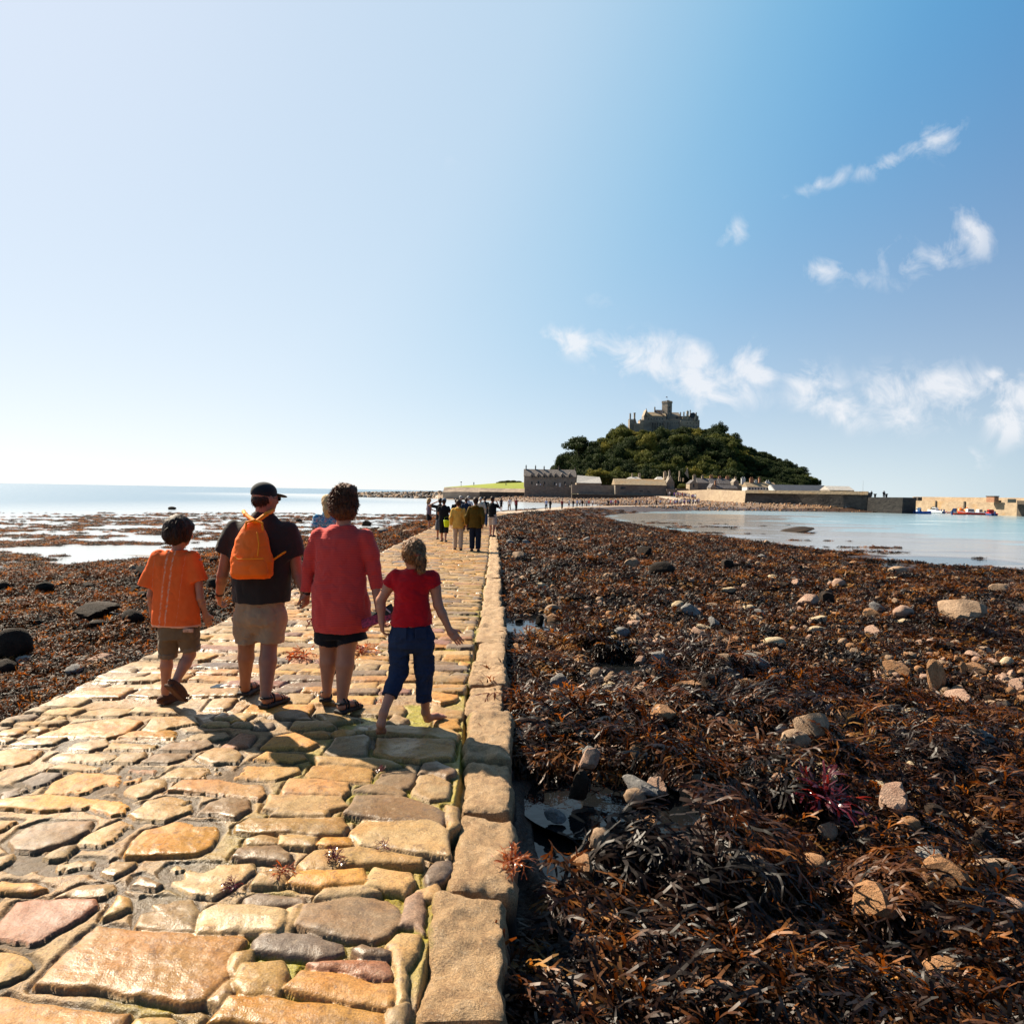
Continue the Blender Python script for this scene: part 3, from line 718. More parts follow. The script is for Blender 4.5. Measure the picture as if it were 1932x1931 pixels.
SHORE = np.array([(-70,-8),(70,-8),(75,22),(45,32),(33,34.5),(27.6,37.5),(24,45),(21.5,53),(17.5,69),(15,90),(14.2,112),(19,128),(30,150),(47,170),(62,178),(80,182),(96,184),(108,188),(119,215),(119,400),(160,420),(150,470),(-60,480),(-110,430),(-85,385),(-54,366),(-36,325),(-10,293),(8,258),(28,246),(30,228),(24,208),(17,190),(6,166),(-1.5,132),(-5,102),(-9,85),(-12,70),(-13,60),(-16,45),(-21,31),(-27,26),(-40,22),(-70,19)], dtype=np.float64)
ISL = np.array([(-35,318),(8,300),(8,283),(28,272),(52,272),(58,278),(68,262),(70,205),(98,190),(112,200),(118,260),(125,400),(60,440),(-40,440)], dtype=np.float64)
def poly_sd(X, Y, P, closed=True):
    X = np.asarray(X, dtype=np.float64); Y = np.asarray(Y, dtype=np.float64)
    d = np.full(X.shape, 1e9); ins = np.zeros(X.shape, bool); n = len(P)
    for i in range(n):
        a, b = P[i], P[(i+1) % n]; e = b-a; L2 = e@e
        t = np.clip(((X-a[0])*e[0]+(Y-a[1])*e[1])/L2, 0, 1)
        d = np.minimum(d, np.hypot(X-a[0]-t*e[0], Y-a[1]-t*e[1]))
        c = ((a[1] > Y) != (b[1] > Y)) & (X < (b[0]-a[0])*(Y-a[1])/((b[1]-a[1]) if b[1] != a[1] else 1e-9)+a[0])
        ins ^= c
    return np.where(ins, d, -d)
r2_ = reg(1240, 1260, 1.4636); r3_ = reg(1240, 1860, 1.4636); r8_ = reg(0, 1180, 3.115)
POOLS = []      # (x, y, rx, ry, level) filled below
def base_z(X, Y):
    X = np.asarray(X, dtype=np.float64); Y = np.asarray(Y, dtype=np.float64)
    s = poly_sd(X, Y, SHORE); dp, zp = path_dist(X, Y); di = -poly_sd(X, Y, ISL)
    dpe = np.maximum(dp-HALF-.1, 0)
    ez = zp-np.interp(Y, [0, 4.0, 6.0, 30, 90], [.40, .36, .20, .18, .10])
    sp = np.maximum(s, 0)
    w0 = 1/(sp+.25)**1.5; w1 = 1/(dpe+.6)**1.5; w2 = 1/(np.maximum(di, 0)+.6)**1.6
    zl = (w0*WL+w1*ez+w2*-.25)/(w0+w1+w2)
    zl = np.where(di <= 0, -.25, zl)
    amp = np.clip(s*.25, 0, 1)*np.clip((dpe+.25)*1.2, .12, 1)*np.clip(1-(di < 2), .2, 1)
    n = fbm(X*.55, Y*.55, 0.0, 4, .55)*.20 + fbm(X*2.1+5, Y*2.1, 0.0, 3, .5)*.10
    z = zl+amp*n*np.clip(1.25-s*0, 0, 2)
    # ground under the causeway itself stays well below the paving
    z = np.where(dp < HALF-.05, np.minimum(z, zp-.35), z)
    # outside the shore: shallow shelf with weed banks that just break the surface
    so = np.maximum(-s, 0)
    shelf = WL-.03-.006*so-np.clip(so-60, 0, 400)*.02
    wv = fbm(X*.10+3, Y*.38, 0.0, 4, .6)
    left = (X < path_dist_x(Y))
    bank = np.where(left, (wv-.10)*.16*np.clip(1-so/62, 0, 1), (fbm(X*.09, Y*.30+9, 0.0, 3)-.42)*.32*np.clip(1-so/60, 0, 1))
    sand = np.where(~left & (Y < 140), .065+.006*so+.030*np.clip(so/5, 0, 1)*np.clip(1-(so-12)/11, -2.5, 1)+.035*fbm(X*.05, Y*.25, 0.0, 3), 0)
    zo = shelf+np.maximum(bank, -.03)+sand
    return np.where(s > 0, z, zo)
def path_dist_x(Y): return np.interp(Y, PATH[:, 1], PATH[:, 0])
def ground_z(X, Y, pools=True):
    z = base_z(X, Y)
    if pools:
        for (px, py, rx, ry, lv) in POOLS:
            q = ((X-px)/rx)**2+((Y-py)/ry)**2
            q = q*(1+.35*vn(X*2.2/max(rx, .3)*.5, Y*2.2/max(ry, .3)*.5))
            t = sstep(3.6, 1.7, q)
            z = z*(1-t)+(lv+.035-.13*sstep(1.35, .55, q))*t
    return z
def on_ground(px, py):
    """where the sight line through a grid pixel meets the ground"""
    r = ray(px, py); r = r/r.y
    Zs = np.exp(np.linspace(math.log(1.6), math.log(300), 500))
    zz = EYE+r.z*Zs; g = ground_z(r.x*Zs, Zs, False)
    i = np.argmax(zz < g)
    if i == 0: i = len(Zs)-1
    return float(r.x*Zs[i]), float(Zs[i]), float(g[i])
for (fn, x0, x1, y0, y1) in ((r2_, 40, 182, 425, 465), (r2_, 245, 320, 538, 556), (r2_, 350, 575, 588, 632), (r2_, 683, 757, 622, 700), (r2_, 830, 1030, 808, 885), (r2_, 1355, 1395, 700, 712), (r2_, 1505, 1560, 842, 882), (r2_, 1355, 1400, 800, 860), (r2_, 1755, 1815, 340, 352), (r3_, 85, 560, 120, 300), (r3_, 90, 200, 300, 460), (r2_, 1430, 1800, 205, 218), (r2_, 1310, 1480, 222, 232)):
    xa, ya = fn((x0+x1)/2, y1); xb, yb = fn((x0+x1)/2, y0)
    A = on_ground(xa, ya); B_ = on_ground(xb, yb); w = (fn(x1, y0)[0]-fn(x0, y0)[0])/FPX*(A[1]+B_[1])/2
    cx_, cy_ = (A[0]+B_[0])/2, (A[1]+B_[1])/2; w *= 1.35
    ry = max((B_[1]-A[1])/2*1.9, .20, .32*w)
    lv = min(A[2], B_[2], float(base_z(cx_, cy_)))+.035
    if cx_-w/2 < -0.031*cy_+.30 and cy_ < 60: cx_ = -0.031*cy_+.30+w/2
    POOLS.append((cx_, cy_, w/2*1.05, ry*1.05, lv))
# ================================================================== ground sheet
def build_ground():
    na, nr = 560, 760
    th = np.concatenate([np.linspace(R_(-88), R_(-40), 50)[:-1], np.linspace(R_(-40), R_(40), na), np.linspace(R_(40), R_(88), 50)[1:]])
    rr = np.concatenate([np.exp(np.linspace(math.log(1.0), math.log(330), nr)), np.linspace(340, 900, 24)])
    T, Rr = np.meshgrid(th, rr); X = Rr*np.sin(T); Y = Rr*np.cos(T)-.3
    Z = ground_z(X, Y)
    s = poly_sd(X, Y, SHORE)
    hf = fbm(X*9, Y*9, 0.0, 3)*.03*np.clip(1-Rr/25, 0, 1)*np.clip(s, 0, 1); Z = Z+hf
    V = np.stack([X, Y, Z], -1).reshape(-1, 3)
    n0, n1 = X.shape; I = np.arange(n0*n1).reshape(n0, n1)
    Fc = np.stack([I[:-1, :-1], I[:-1, 1:], I[1:, 1:], I[1:, :-1]], -1).reshape(-1, 4)
    m, nt, b, out = newmat('foreshore')
    at_ = N(nt, 'ShaderNodeAttribute', attribute_name='Col'); v = coords(nt)
    sep = N(nt, 'ShaderNodeSeparateColor'); L(nt, at_.outputs['Color'], sep.inputs[0])
    nA = noise(nt, v, 9, 6, .7); nB = noise(nt, v, 45, 5, .7); nC = noise(nt, v, .8, 5, .65)
    weed = ramp(nt, nA, [(.32, (.007, .004, .003)), (.47, (.022, .010, .005)), (.60, (.075, .028, .009)), (.74, (.19, .075, .025))])
    weed = mix(nt, ramp(nt, nC, [(.45, 0), (.75, .5)]), weed, (.05, .028, .018))
    shg = ramp(nt, noise(nt, v, 2.2, 6, .75), [(.36, (.07, .03, .014)), (.5, (.19, .115, .065)), (.64, (.34, .25, .165))])
    sand = mix(nt, noise(nt, coords(nt, (.2, 1, 1)), 1.2, 4), (.17, .15, .135), (.25, .225, .20))
    c = mix(nt, sep.outputs[0], weed, shg); c = mix(nt, sep.outputs[1], c, sand)
    L(nt, c, b.inputs['Base Color'])
    L(nt, mix(nt, sep.outputs[1], ramp(nt, nB, [(.4, .35), (.6, .7)]), (.16, .16, .16)), b.inputs['Roughness'])
    h = mix(nt, sep.outputs[1], mix(nt, .5, nA, nB), mth(nt, 'MULTIPLY', noise(nt, coords(nt, (.3, 1, 1)), 6, 3), .06))
    bump(nt, b, h, .9, .07)
    o = mesh_np('foreshore_ground', V, Fc, m, None, True, kind='structure')
    dp, zp = path_dist(X, Y); di = -poly_sd(X, Y, ISL)
    shing = np.clip(sstep(28, 8, di)+sstep(-1.7, -.6, Z)*(Y > 205), 0, 1)*(Y > 190)
    shing = np.maximum(shing, ((dp < HALF+1.5) & (Y > 112)).astype(float))
    sandm = ((s < -.3) & (X > path_dist_x(Y))).astype(float)
    sandm = np.where(s < 0, sandm, sstep(-WL*0+.12, .0, Z-WL)*(X > 8)*(s < 1.0)*.0)
    set_col(o.data, 'Col', np.stack([shing, sandm, 0*s], -1).reshape(-1, 3))
    return o
def build_sea():
    m, nt, b, out = newmat('sea_water')
    g = N(nt, 'ShaderNodeNewGeometry'); sp = N(nt, 'ShaderNodeSeparateXYZ'); L(nt, g.outputs['Position'], sp.inputs[0])
    v = coords(nt, (1, 1, 1)); 
    at_ = N(nt, 'ShaderNodeAttribute', attribute_name='Col'); sep = N(nt, 'ShaderNodeSeparateColor'); L(nt, at_.outputs['Color'], sep.inputs[0])
    nz = noise(nt, coords(nt, (.05, .25, 1)), 1.0, 5, .6)
    shallow = mix(nt, ramp(nt, nz, [(.4, 0), (.62, 1)]), (.07, .20, .24), (.17, .30, .33))
    shallow = mix(nt, sep.outputs[1], shallow, (.22, .30, .345))
    c = mix(nt, sep.outputs[0], (.075, .17, .26), shallow)
    c = mix(nt, sep.outputs[2], c, (.50, .52, .54))
    surf = ramp(nt, noise(nt, coords(nt, (.035, .30, 1)), 1.0, 3, .5), [(.665, 0), (.70, 1)])
    c = mix(nt, mth(nt, 'MULTIPLY', surf, sep.outputs[0]), c, (.75, .78, .78))
    L(nt, c, b.inputs['Base Color'])
    b.inputs['Roughness'].default_value = .20; b.inputs['IOR'].default_value = 1.33
    v1 = coords(nt, (.35, 1, 1))
    h = mth(nt, 'ADD', mth(nt, 'MULTIPLY', noise(nt, v1, .9, 4, .6), .7), mth(nt, 'MULTIPLY', noise(nt, v1, 5, 3, .6), .25))
    n1 = bump(nt, None, h, .34, .25)
    L(nt, n1, b.inputs['Normal'])
    th = np.linspace(R_(-90), R_(90), 240); rr = np.concatenate([np.exp(np.linspace(math.log(8), math.log(600), 220)), np.array([900, 1500, 3000, 6000, 12000, 30000.])])
    T, Rr = np.meshgrid(th, rr); X = Rr*np.sin(T); Y = Rr*np.cos(T)-.2
    n0, n1_ = X.shape; I = np.arange(n0*n1_).reshape(n0, n1_)
    Fc = np.stack([I[:-1, :-1], I[:-1, 1:], I[1:, 1:], I[1:, :-1]], -1).reshape(-1, 4)
    o = mesh_np('sea', np.stack([X, Y, np.full_like(X, WL)], -1).reshape(-1, 3), Fc, m, None, True, kind='structure')
    s = poly_sd(X, Y, SHORE)
    right = ((X > path_dist_x(Y)+2) & (Rr < 700)).astype(float)*sstep(900, 400, Rr)
    thin = sstep(75, 10, -s)*right
    leftthin = (X < path_dist_x(Y))*sstep(110, 20, -s)*.45
    set_col(o.data, 'Col', np.stack([right, thin, leftthin*1.9], -1).reshape(-1, 3))
def build_pools():
    m, nt, b, out = newmat('pool_water'); v = coords(nt)
    L(nt, mix(nt, noise(nt, v, 3, 3), (.002, .004, .008), (.012, .012, .010)), b.inputs['Base Color'])
    b.inputs['Roughness'].default_value = .03; b.inputs['IOR'].default_value = 1.33
    bump(nt, b, noise(nt, v, 7, 3), .25, .02)
    for i, (px, py, rx, ry, lv) in enumerate(POOLS):
        n = 72; V = [(px, py, lv)]
        for k in range(n):
            a = 2*math.pi*k/n; rr_ = 1.14; V.append((px+rx*rr_*math.cos(a), py+ry*rr_*math.sin(a), lv))
        F = [(0, 1+k, 1+(k+1) % n) for k in range(n)]
        mesh_np('tide_pool', V, F, m, None, False, kind='structure')
# ================================================================== causeway paving
def stone_polys():
    A = reg(0, 2160, 2.927); B = reg(620, 2160, 2.76); C = reg(0, 1900, 2.927); D = reg(620, 1900, 2.76); E = reg(0, 1700, 2.927); Fq = reg(620, 1700, 2.76)
    S = [(A,'O',"270,860 520,600 720,440 1100,470 1440,490 1750,490 1790,520 1690,640 1640,800 1500,950 1350,985 1180,960 1000,930 760,890 480,870"),
    (A,'R',"-60,550 30,400 130,290 300,265 690,265 690,310 500,430 210,575 90,545"),(A,'T',"1000,430 1060,240 1380,235 1440,330 1420,460 1250,465"),
    (A,'C',"1450,480 1490,340 1600,280 1850,295 2064,350 2055,430 2006,488 1740,470"),(A,'T',"790,370 890,220 960,240 950,310 870,350"),
    (A,'T',"410,240 620,160 860,130 880,170 800,230 600,240"),(A,'O',"-50,190 0,140 250,150 350,180 260,215 0,200"),(A,'T',"-60,680 0,640 150,660 240,720 150,790 0,870 -60,890"),
    (A,'O',"-60,960 60,965 250,1015 640,1060 930,1085 850,1200 700,1300 -60,1300"),(B,'O',"-250,1037 -118,886 0,880 330,930 600,930 950,1000 940,1100 560,1140 230,1090 0,1050"),
    (B,'T',"-99,800 -23,670 240,655 250,720 200,880 0,865"),(A,'T',"1540,960 1600,870 1680,820 1690,900 1600,990"),(A,'T',"1660,760 1740,620 1840,610 1840,680 1760,720 1710,790"),
    (B,'G',"330,400 400,270 700,205 950,225 1030,270 1040,380 980,460 870,495 700,480 490,460"),(B,'G',"50,500 90,465 400,470 640,530 650,570 480,610 200,580 60,560"),
    (B,'O',"280,110 340,45 800,40 815,120 500,145"),(B,'C',"820,140 880,35 1110,60 1130,110 1080,180"),(B,'C',"470,215 520,165 800,145 900,190 700,200"),
    (B,'G',"-20,220 70,190 370,215 380,250 100,275 0,265"),(B,'R',"430,665 700,640 985,640 980,740 940,750 600,700 480,700"),(B,'G',"740,580 790,555 980,600 985,625 800,625"),
    (B,'O',"260,830 370,720 700,740 860,790 1000,790 1020,850 970,945 820,920 680,900 400,860"),(B,'B',"1060,390 1100,210 1200,165 1210,260 1200,440 1150,400"),
    (B,'T',"980,540 1050,470 1160,470 1150,600 1090,690 1080,890 1040,920 1030,640"),(B,'C',"200,455 280,290 380,260 340,350 260,450"),(B,'T',"960,1080 980,980 1090,930 1050,1100"),
    (B,'T',"1165,165 1290,110 1330,210 1220,215"),
    (C,'O',"310,250 420,150 560,95 1050,110 1040,150 900,210 620,255"),(C,'T',"900,240 960,190 1100,135 1210,140 1200,195 1100,240 1000,270"),
    (C,'O',"-60,340 0,300 330,260 700,270 900,290 970,330 900,385 820,395 650,345 300,375"),(C,'T',"940,395 1080,290 1200,270 1430,280 1390,370 1200,440 1000,420"),
    (C,'G',"1440,390 1530,310 1640,270 1830,280 1820,340 1720,405 1560,385"),(C,'G',"50,600 180,500 330,450 660,450 640,510 460,600 280,660 110,650"),
    (C,'T',"540,610 620,550 900,430 1000,460 880,550 740,630"),(C,'O',"930,700 990,590 1080,510 1280,450 1600,440 1620,500 1540,600 1450,670 1150,690"),
    (C,'C',"1210,800 1260,750 1600,740 1850,740 1860,780 1780,850 1560,970 1400,965 1290,900 1240,900"),(C,'G',"980,900 1030,830 1100,860 1180,900 1150,930"),
    (C,'G',"-60,290 -60,195 100,195 230,205 150,245 30,290"),(C,'G',"130,160 300,90 440,95 350,160 240,195"),(C,'T',"1180,120 1300,50 1600,40 1680,80 1600,120 1300,130"),
    (C,'O',"1240,220 1340,145 1600,140 1900,180 1950,230 1900,270 1500,230"),(D,'Y',"-127,120 -20,15 340,35 330,70 180,125 0,125"),(C,'R',"890,90 930,40 1180,60 1130,95"),
    (C,'T',"360,70 480,25 770,40 720,75"),(D,'T',"-80,440 0,395 300,400 640,395 690,450 650,490 450,500 0,480 -70,470"),(D,'G',"-60,600 0,590 200,590 290,640 280,680 0,665 -100,650"),
    (D,'Y',"400,90 450,30 700,20 870,60 850,130 600,120 430,110"),(D,'O',"250,200 290,120 690,140 690,200 650,240 400,225 260,220"),(D,'T',"120,320 160,230 640,250 680,300 540,335 230,345"),
    (D,'G',"670,370 760,240 1050,240 1250,300 1355,350 1330,440 1150,420 850,395"),(D,'C',"710,500 790,400 1250,410 1370,480 1375,660 1280,640 1000,600 780,570"),
    (D,'T',"360,700 460,620 780,600 900,630 1180,690 1180,720 900,710 740,690 600,740 400,745"),(D,'G',"890,130 940,80 1100,60 1145,90 1110,180 1060,190 900,155"),
    (D,'C',"1145,220 1180,100 1280,90 1400,140 1370,240 1250,255"),(D,'G',"1180,80 1210,10 1290,0 1420,60 1410,100 1370,115 1250,80"),(D,'G',"740,190 830,155 1010,170 1090,210 1060,230 830,205"),
    (D,'G',"1230,780 1290,690 1380,680 1390,740 1340,800 1240,830"),(D,'T',"480,20 460,-15 1000,-10 1045,20 900,45"),(D,'T',"1370,290 1440,320 1440,440 1390,480"),(D,'C',"160,370 200,345 540,350 540,385"),
    (D,'T',"0,530 90,510 200,530 170,565 0,570"),(D,'T',"205,560 230,505 470,520 440,580"),(D,'O',"490,560 520,520 690,520 720,570 560,575"),
    (E,'O',"260,405 480,320 720,280 940,275 1040,300 920,380 780,415"),(E,'T',"600,250 650,215 800,195 960,200 950,230 880,250"),(E,'C',"960,230 1000,190 1240,205 1290,240 1200,240"),
    (E,'T',"1040,360 1130,280 1400,265 1450,310 1280,335 1150,375"),(E,'O',"870,410 960,370 1290,350 1330,380 1270,420"),(E,'T',"1310,430 1370,380 1640,370 1680,400 1580,450 1440,440"),
    (E,'T',"60,470 200,410 480,420 380,465 260,475"),(E,'C',"420,490 520,425 780,430 780,470 660,510 520,500"),(E,'C',"760,500 820,450 1170,460 1120,500"),(E,'G',"1160,510 1240,460 1520,440 1560,470 1440,510"),
    (E,'R',"1620,480 1750,390 1860,400 1800,480 1700,490"),(E,'O',"-60,510 130,500 310,510 180,600 90,620 -60,620"),(E,'T',"360,570 430,530 850,530 870,560 740,600 480,600"),
    (E,'T',"820,595 900,540 1070,530 1060,565 980,600"),(E,'G',"1050,600 1160,530 1380,530 1350,570 1230,605"),(E,'T',"1440,560 1560,500 1700,490 1780,540 1720,600 1560,600"),
    (E,'T',"940,110 1100,30 1190,0 1190,110 1080,120"),(E,'T',"1380,110 1500,60 1740,60 1720,110"),(E,'C',"1500,200 1560,130 1730,130 1640,210"),
    (Fq,'O',"100,460 180,370 330,350 460,430 420,465"),(Fq,'O',"40,540 130,490 380,500 410,530 300,555"),(Fq,'G',"150,240 230,215 350,195 440,265 250,260"),(Fq,'T',"300,320 330,280 560,290 600,320 440,335"),
    (Fq,'T',"540,490 600,400 800,370 830,390 800,520 620,520"),(Fq,'O',"880,490 900,380 1400,410 1420,450 1390,530 1180,545 1000,520"),(Fq,'T',"820,350 960,310 1400,320 1455,360 1420,410 1200,385"),
    (Fq,'T',"960,290 1010,240 1100,270 1060,300"),(Fq,'T',"710,220 740,160 1070,170 1090,200 1040,240"),(Fq,'O',"1290,300 1300,250 1440,255 1460,320 1360,330"),(Fq,'T',"1250,230 1270,170 1480,210 1470,250 1330,245"),
    (Fq,'O',"1270,80 1440,100 1420,140 1330,160 1250,130"),(Fq,'T',"490,230 640,230 760,270 600,290 540,270")]
    out = []
    for fn, c, t in S:
        P = []
        for q in t.split():
            a, b = q.split(','); p = atz(*fn(float(a), float(b)), 0.005); P.append((p.x, p.y))
        out.append((np.array(P), c))
    return out
SC_COL = {'O': (.35, .175, .040), 'Y': (.34, .19, .050), 'R': (.25, .115, .060), 'T': (.28, .178, .072), 'C': (.35, .23, .100), 'G': (.165, .108, .062), 'B': (.20, .12, .07)}
KERB_IN = -.345     # inner kerb line relative to the straight right edge
def right_edge(Y): return path_at(Y)[0]+HALF
def build_causeway():
    root = empty('causeway', (0, 0, 0), kind='structure')
    hand_st = stone_polys()
    stones = [(P, c, None) for P, c in hand_st]
    hb = [(P.min(0), P.max(0)) for P, c in hand_st]
    rg = random.Random(11)
    y = 1.7
    def inside(p, P):
        return poly_sd(np.array([p[0]]), np.array([p[1]]), P)[0] > -.02
    keys = ['T']*7+['C']*4+['O']*4+['Y']*2+['G']*4+['R']
    while y < 80:
        big = y > 5.3
        rh = rg.uniform(.15, .27) if big else rg.uniform(.10, .16)
        if y > 30: rh = rg.uniform(.2, .34)
        x0 = path_at(y)[0]-HALF-rg.uniform(-.05, .12); xe = right_edge(y)+KERB_IN-.015
        x = x0; ph = rg.uniform(0, 6)
        while x < xe-.08:
            w = rg.uniform(.22, .62) if big else rg.uniform(.10, .26)
            if y > 30: w *= 1.5
            x1 = min(x+w, xe)
            if xe-x1 < .1: x1 = xe
            hh = rh*rg.uniform(.82, 1.0); yy = y+rg.uniform(-.012, .012)+.05*math.sin(x*1.4+ph)
            dx = rg.uniform(-.04, .04)
            P = np.array([(x+rg.uniform(0, .03), yy+rg.uniform(0, .03)), ((x+x1)/2+dx, yy-rg.uniform(-.01, .02)), (x1-rg.uniform(0, .03), yy+rg.uniform(0, .03)), (x1-rg.uniform(0, .03)+.2*dx, yy+hh-rg.uniform(0, .04)), ((x+x1)/2-dx, yy+hh+rg.uniform(-.01, .02)), (x+rg.uniform(0, .04), yy+hh-rg.uniform(0, .04))])
            ok = True
            if not big and y < 5.6:
                lo, hi = P.min(0), P.max(0)
                for (P2, _), (l2, h2) in zip(hand_st, hb):
                    if lo[0] > h2[0] or hi[0] < l2[0] or lo[1] > h2[1] or hi[1] < l2[1]: continue
                    if any(inside(p, P2) for p in P) or any(inside(p, P) for p in P2) or inside(P.mean(0), P2): ok = False; break
            elif y < 6.3:
                for (P2, _) in hand_st:
                    if inside(P.mean(0), P2) or any(inside(p, P2) for p in P) or inside(P2.mean(0), P): ok = False; break
            if ok: stones.append((P, rg.choice(keys), None))
            x = x1+.004
        y += rh+.004
    m = causeway_mat()
    def chunk(name, ys, nx):
        ny = len(ys); u = np.linspace(-1, 1, nx)
        cx, cz = path_at(ys)
        eL = -HALF-.06+.10*fbm(ys*1.3, ys*0+3.3, 0.0, 3)+.05*fbm(ys*6, ys*0+1.3, 0.0, 2)
        eR = HALF+KERB_IN+.07
        X = cx[:, None] + (eL[:, None]+(eR-eL[:, None])*((u[None, :]+1)/2)); Y = np.repeat(ys[:, None], nx, 1)
        dist_edge = (X-(cx+eL)[:, None])
        H0 = -.015+.010*fbm(X*3, Y*3, 0.0, 4)+.005*fbm(X*26, Y*26, 0.0, 3)
        H0 = H0-.07*sstep(HALF+KERB_IN-.005, HALF+KERB_IN+.03, X-cx[:, None]); Hh = H0.copy(); DO = np.full(X.shape, .2); C = np.zeros(X.shape+(3,)); K = np.zeros(X.shape)
        mort = .5+.5*fbm(X*1.2+7, Y*1.2, 0.0, 3)
        cem = np.array([.40, .26, .12]); dk = np.array([.20, .125, .06])
        C[:] = dk+(cem-dk)*mort[..., None]
        # large smears of mortar fill the joints at the left, moss the joints near the kerb
        fill = sstep(-.9, -1.9, X)*sstep(6.5, 3.5, Y)*.020
        Hh += fill*(.6+.6*mort)
        moss = sstep(-1.5, -.8, X-cx[:, None]*0+.031*Y)*sstep(.35, .62, .5+.5*fbm(X*4, Y*4+2, 0.0, 3))*sstep(40, 8, Y)
        moss = np.maximum(moss, .8*sstep(.16, .05, np.abs(X-(cx[:, None]+HALF+KERB_IN-.07)))*sstep(30, 6, Y)*sstep(.3, .5, .5+.5*fbm(X*2, Y*2, 0.0, 2)))
        C = C*(1-moss[..., None])+np.array([.25, .215, .004])*moss[..., None]
        wx = X+.016*fbm(X*7, Y*9, 0.0, 3)+.0035*fbm(X*18, Y*18, 0.0, 2); wy = Y+.016*fbm(X*7+40, Y*7, 0.0, 3)+.0035*fbm(X*18+9, Y*18, 0.0, 2)
        rg2 = random.Random(4)
        for (P, c, _) in stones:
            lo, hi = P.min(0)-.04, P.max(0)+.04
            tl = (rg2.uniform(-.04, .04), rg2.uniform(-.05, .03)); hz = rg2.uniform(-.006, .010); jit = rg2.uniform(.82, 1.18); jh = rg2.uniform(-.03, .03)
            i0, i1 = np.searchsorted(ys, [lo[1], hi[1]])
            if i1 <= i0+1: continue
            ui0 = int(max(0, (lo[0]-(X[i0:i1, 0].max()))/(X[i0, -1]-X[i0, 0])*(nx-1)-2)); ui1 = int(min(nx, (hi[0]-X[i0:i1, 0].min())/(X[i0, -1]-X[i0, 0])*(nx-1)+3))
            if ui1 <= ui0+1: continue
            sl = (slice(i0, i1), slice(ui0, ui1))
            d = poly_sd(wx[sl], wy[sl], P)+.017
            DO[sl] = np.minimum(DO[sl], np.maximum(-d, 0)); dc = np.maximum(d, 0); ctr = P.mean(0)
            size = min(hi[0]-lo[0], hi[1]-lo[1])-.08
            hgt = .002+hz+.020*(1-np.exp(-dc/.009))-.020+.006*np.minimum(dc/max(size*.5, .03), 1)+tl[0]*(X[sl]-ctr[0])+tl[1]*(Y[sl]-ctr[1]) + .008*fbm(X[sl]*5+hz*900, Y[sl]*5, 0.0, 3)+.004*fbm(X[sl]*19+hz*900, Y[sl]*19, 0.0, 3)
            m_ = (d > 0) & (hgt > Hh[sl])
            Hh[sl] = np.where(m_, hgt, Hh[sl])
            cc = np.array(SC_COL[c])*jit+np.array([jh, jh*.3, -jh*.4])
            ed = sstep(0, .02, dc)[..., None]*.35+.65
            C[sl] = np.where(m_[..., None], np.clip(cc, .02, .8)*(ed*0+1), C[sl]); K[sl] = np.where(m_, 1.0, K[sl])
        gap = ((1-K)*sstep(.026, .004, DO)*(1-np.clip(moss, 0, 1)*.7))[..., None]; C = C*(1-gap*.72)  # joint colour darkened beside each stone, painting in crevice shade
        Hh = Hh-((1-K)*sstep(.026, .006, DO))*.014
        # rough ledge stones along the left lip
        lip = sstep(.35, .08, dist_edge)*sstep(2.5, 4, Y)
        C = C*(1-lip[..., None]*.6)+np.array([.30, .21, .12])*lip[..., None]*.6
        Hh = Hh-sstep(.10, 0, dist_edge)*.06+lip*.012*fbm(X*8, Y*8, 0.0, 3)
        Hh = Hh-np.where(u[None, :] <= -.9999, .5, 0)
        Z = cz[:, None]+Hh
        V = np.stack([X, Y, Z], -1).reshape(-1, 3)
        I = np.arange(ny*nx).reshape(ny, nx); Fc = np.stack([I[:-1, :-1], I[:-1, 1:], I[1:, 1:], I[1:, :-1]], -1).reshape(-1, 4)
        o = mesh_np(name, V, Fc, m, root, True)
        set_col(o.data, 'Col', np.concatenate([C, K[..., None]], -1).reshape(-1, 4))
    y1 = [1.5]
    while y1[-1] < 7.5: y1.append(y1[-1]+max(.0045, .0011*y1[-1]**1.35))
    chunk('paving_stones', np.array(y1), 620)
    y2 = [y1[-1]]
    while y2[-1] < 80: y2.append(y2[-1]+min(.012+.0011*(y2[-1]-7.5), .07))
    chunk('paving_stones', np.array(y2), 240)
    pw = bpy.data.materials['pool_water']
    for (fn, x, y, w, hh) in ((reg(0, 1700, 2.927), 345, 495, 110, 45), (reg(0, 1700, 2.927), 820, 640, 120, 50), (reg(0, 1700, 2.927), 1025, 597, 90, 40), (reg(0, 1900, 2.927), 270, 220, 260, 90), (reg(0, 1900, 2.927), 620, 680, 420, 70), (reg(0, 1700, 2.927), 1080, 290, 110, 30), (reg(620, 1700, 2.76), 490, 20, 70, 40), (g6, 200, 1440, 60, 40), (g5, 720, 1540, 150, 60), (g5, 700, 1660, 90, 40)):
        A = atz(*fn(x-w/2, y), -.01); B2 = atz(*fn(x+w/2, y), -.01); C1 = atz(*fn(x, y-hh/2), -.01); C2 = atz(*fn(x, y+hh/2), -.01); cx_, cy_ = (A.x+B2.x)/2, (C1.y+C2.y)/2; rx, ry = (B2.x-A.x)/2, abs(C1.y-C2.y)/2
        V = [(cx_, cy_, -.0125)]+[(cx_+rx*(1+.25*math.sin(3*a+x))*math.cos(a), cy_+ry*(1+.25*math.sin(2*a+y))*math.sin(a), -.0125) for a in np.linspace(0, 2*math.pi, 28, endpoint=False)]
        mesh_np('puddle', V, [(0, 1+k, 1+(k+1) % 28) for k in range(28)], pw, None, False, kind='structure')
    # far, bending part of the causeway
    P = PATH[PATH[:, 1] >= 78]; pts = []
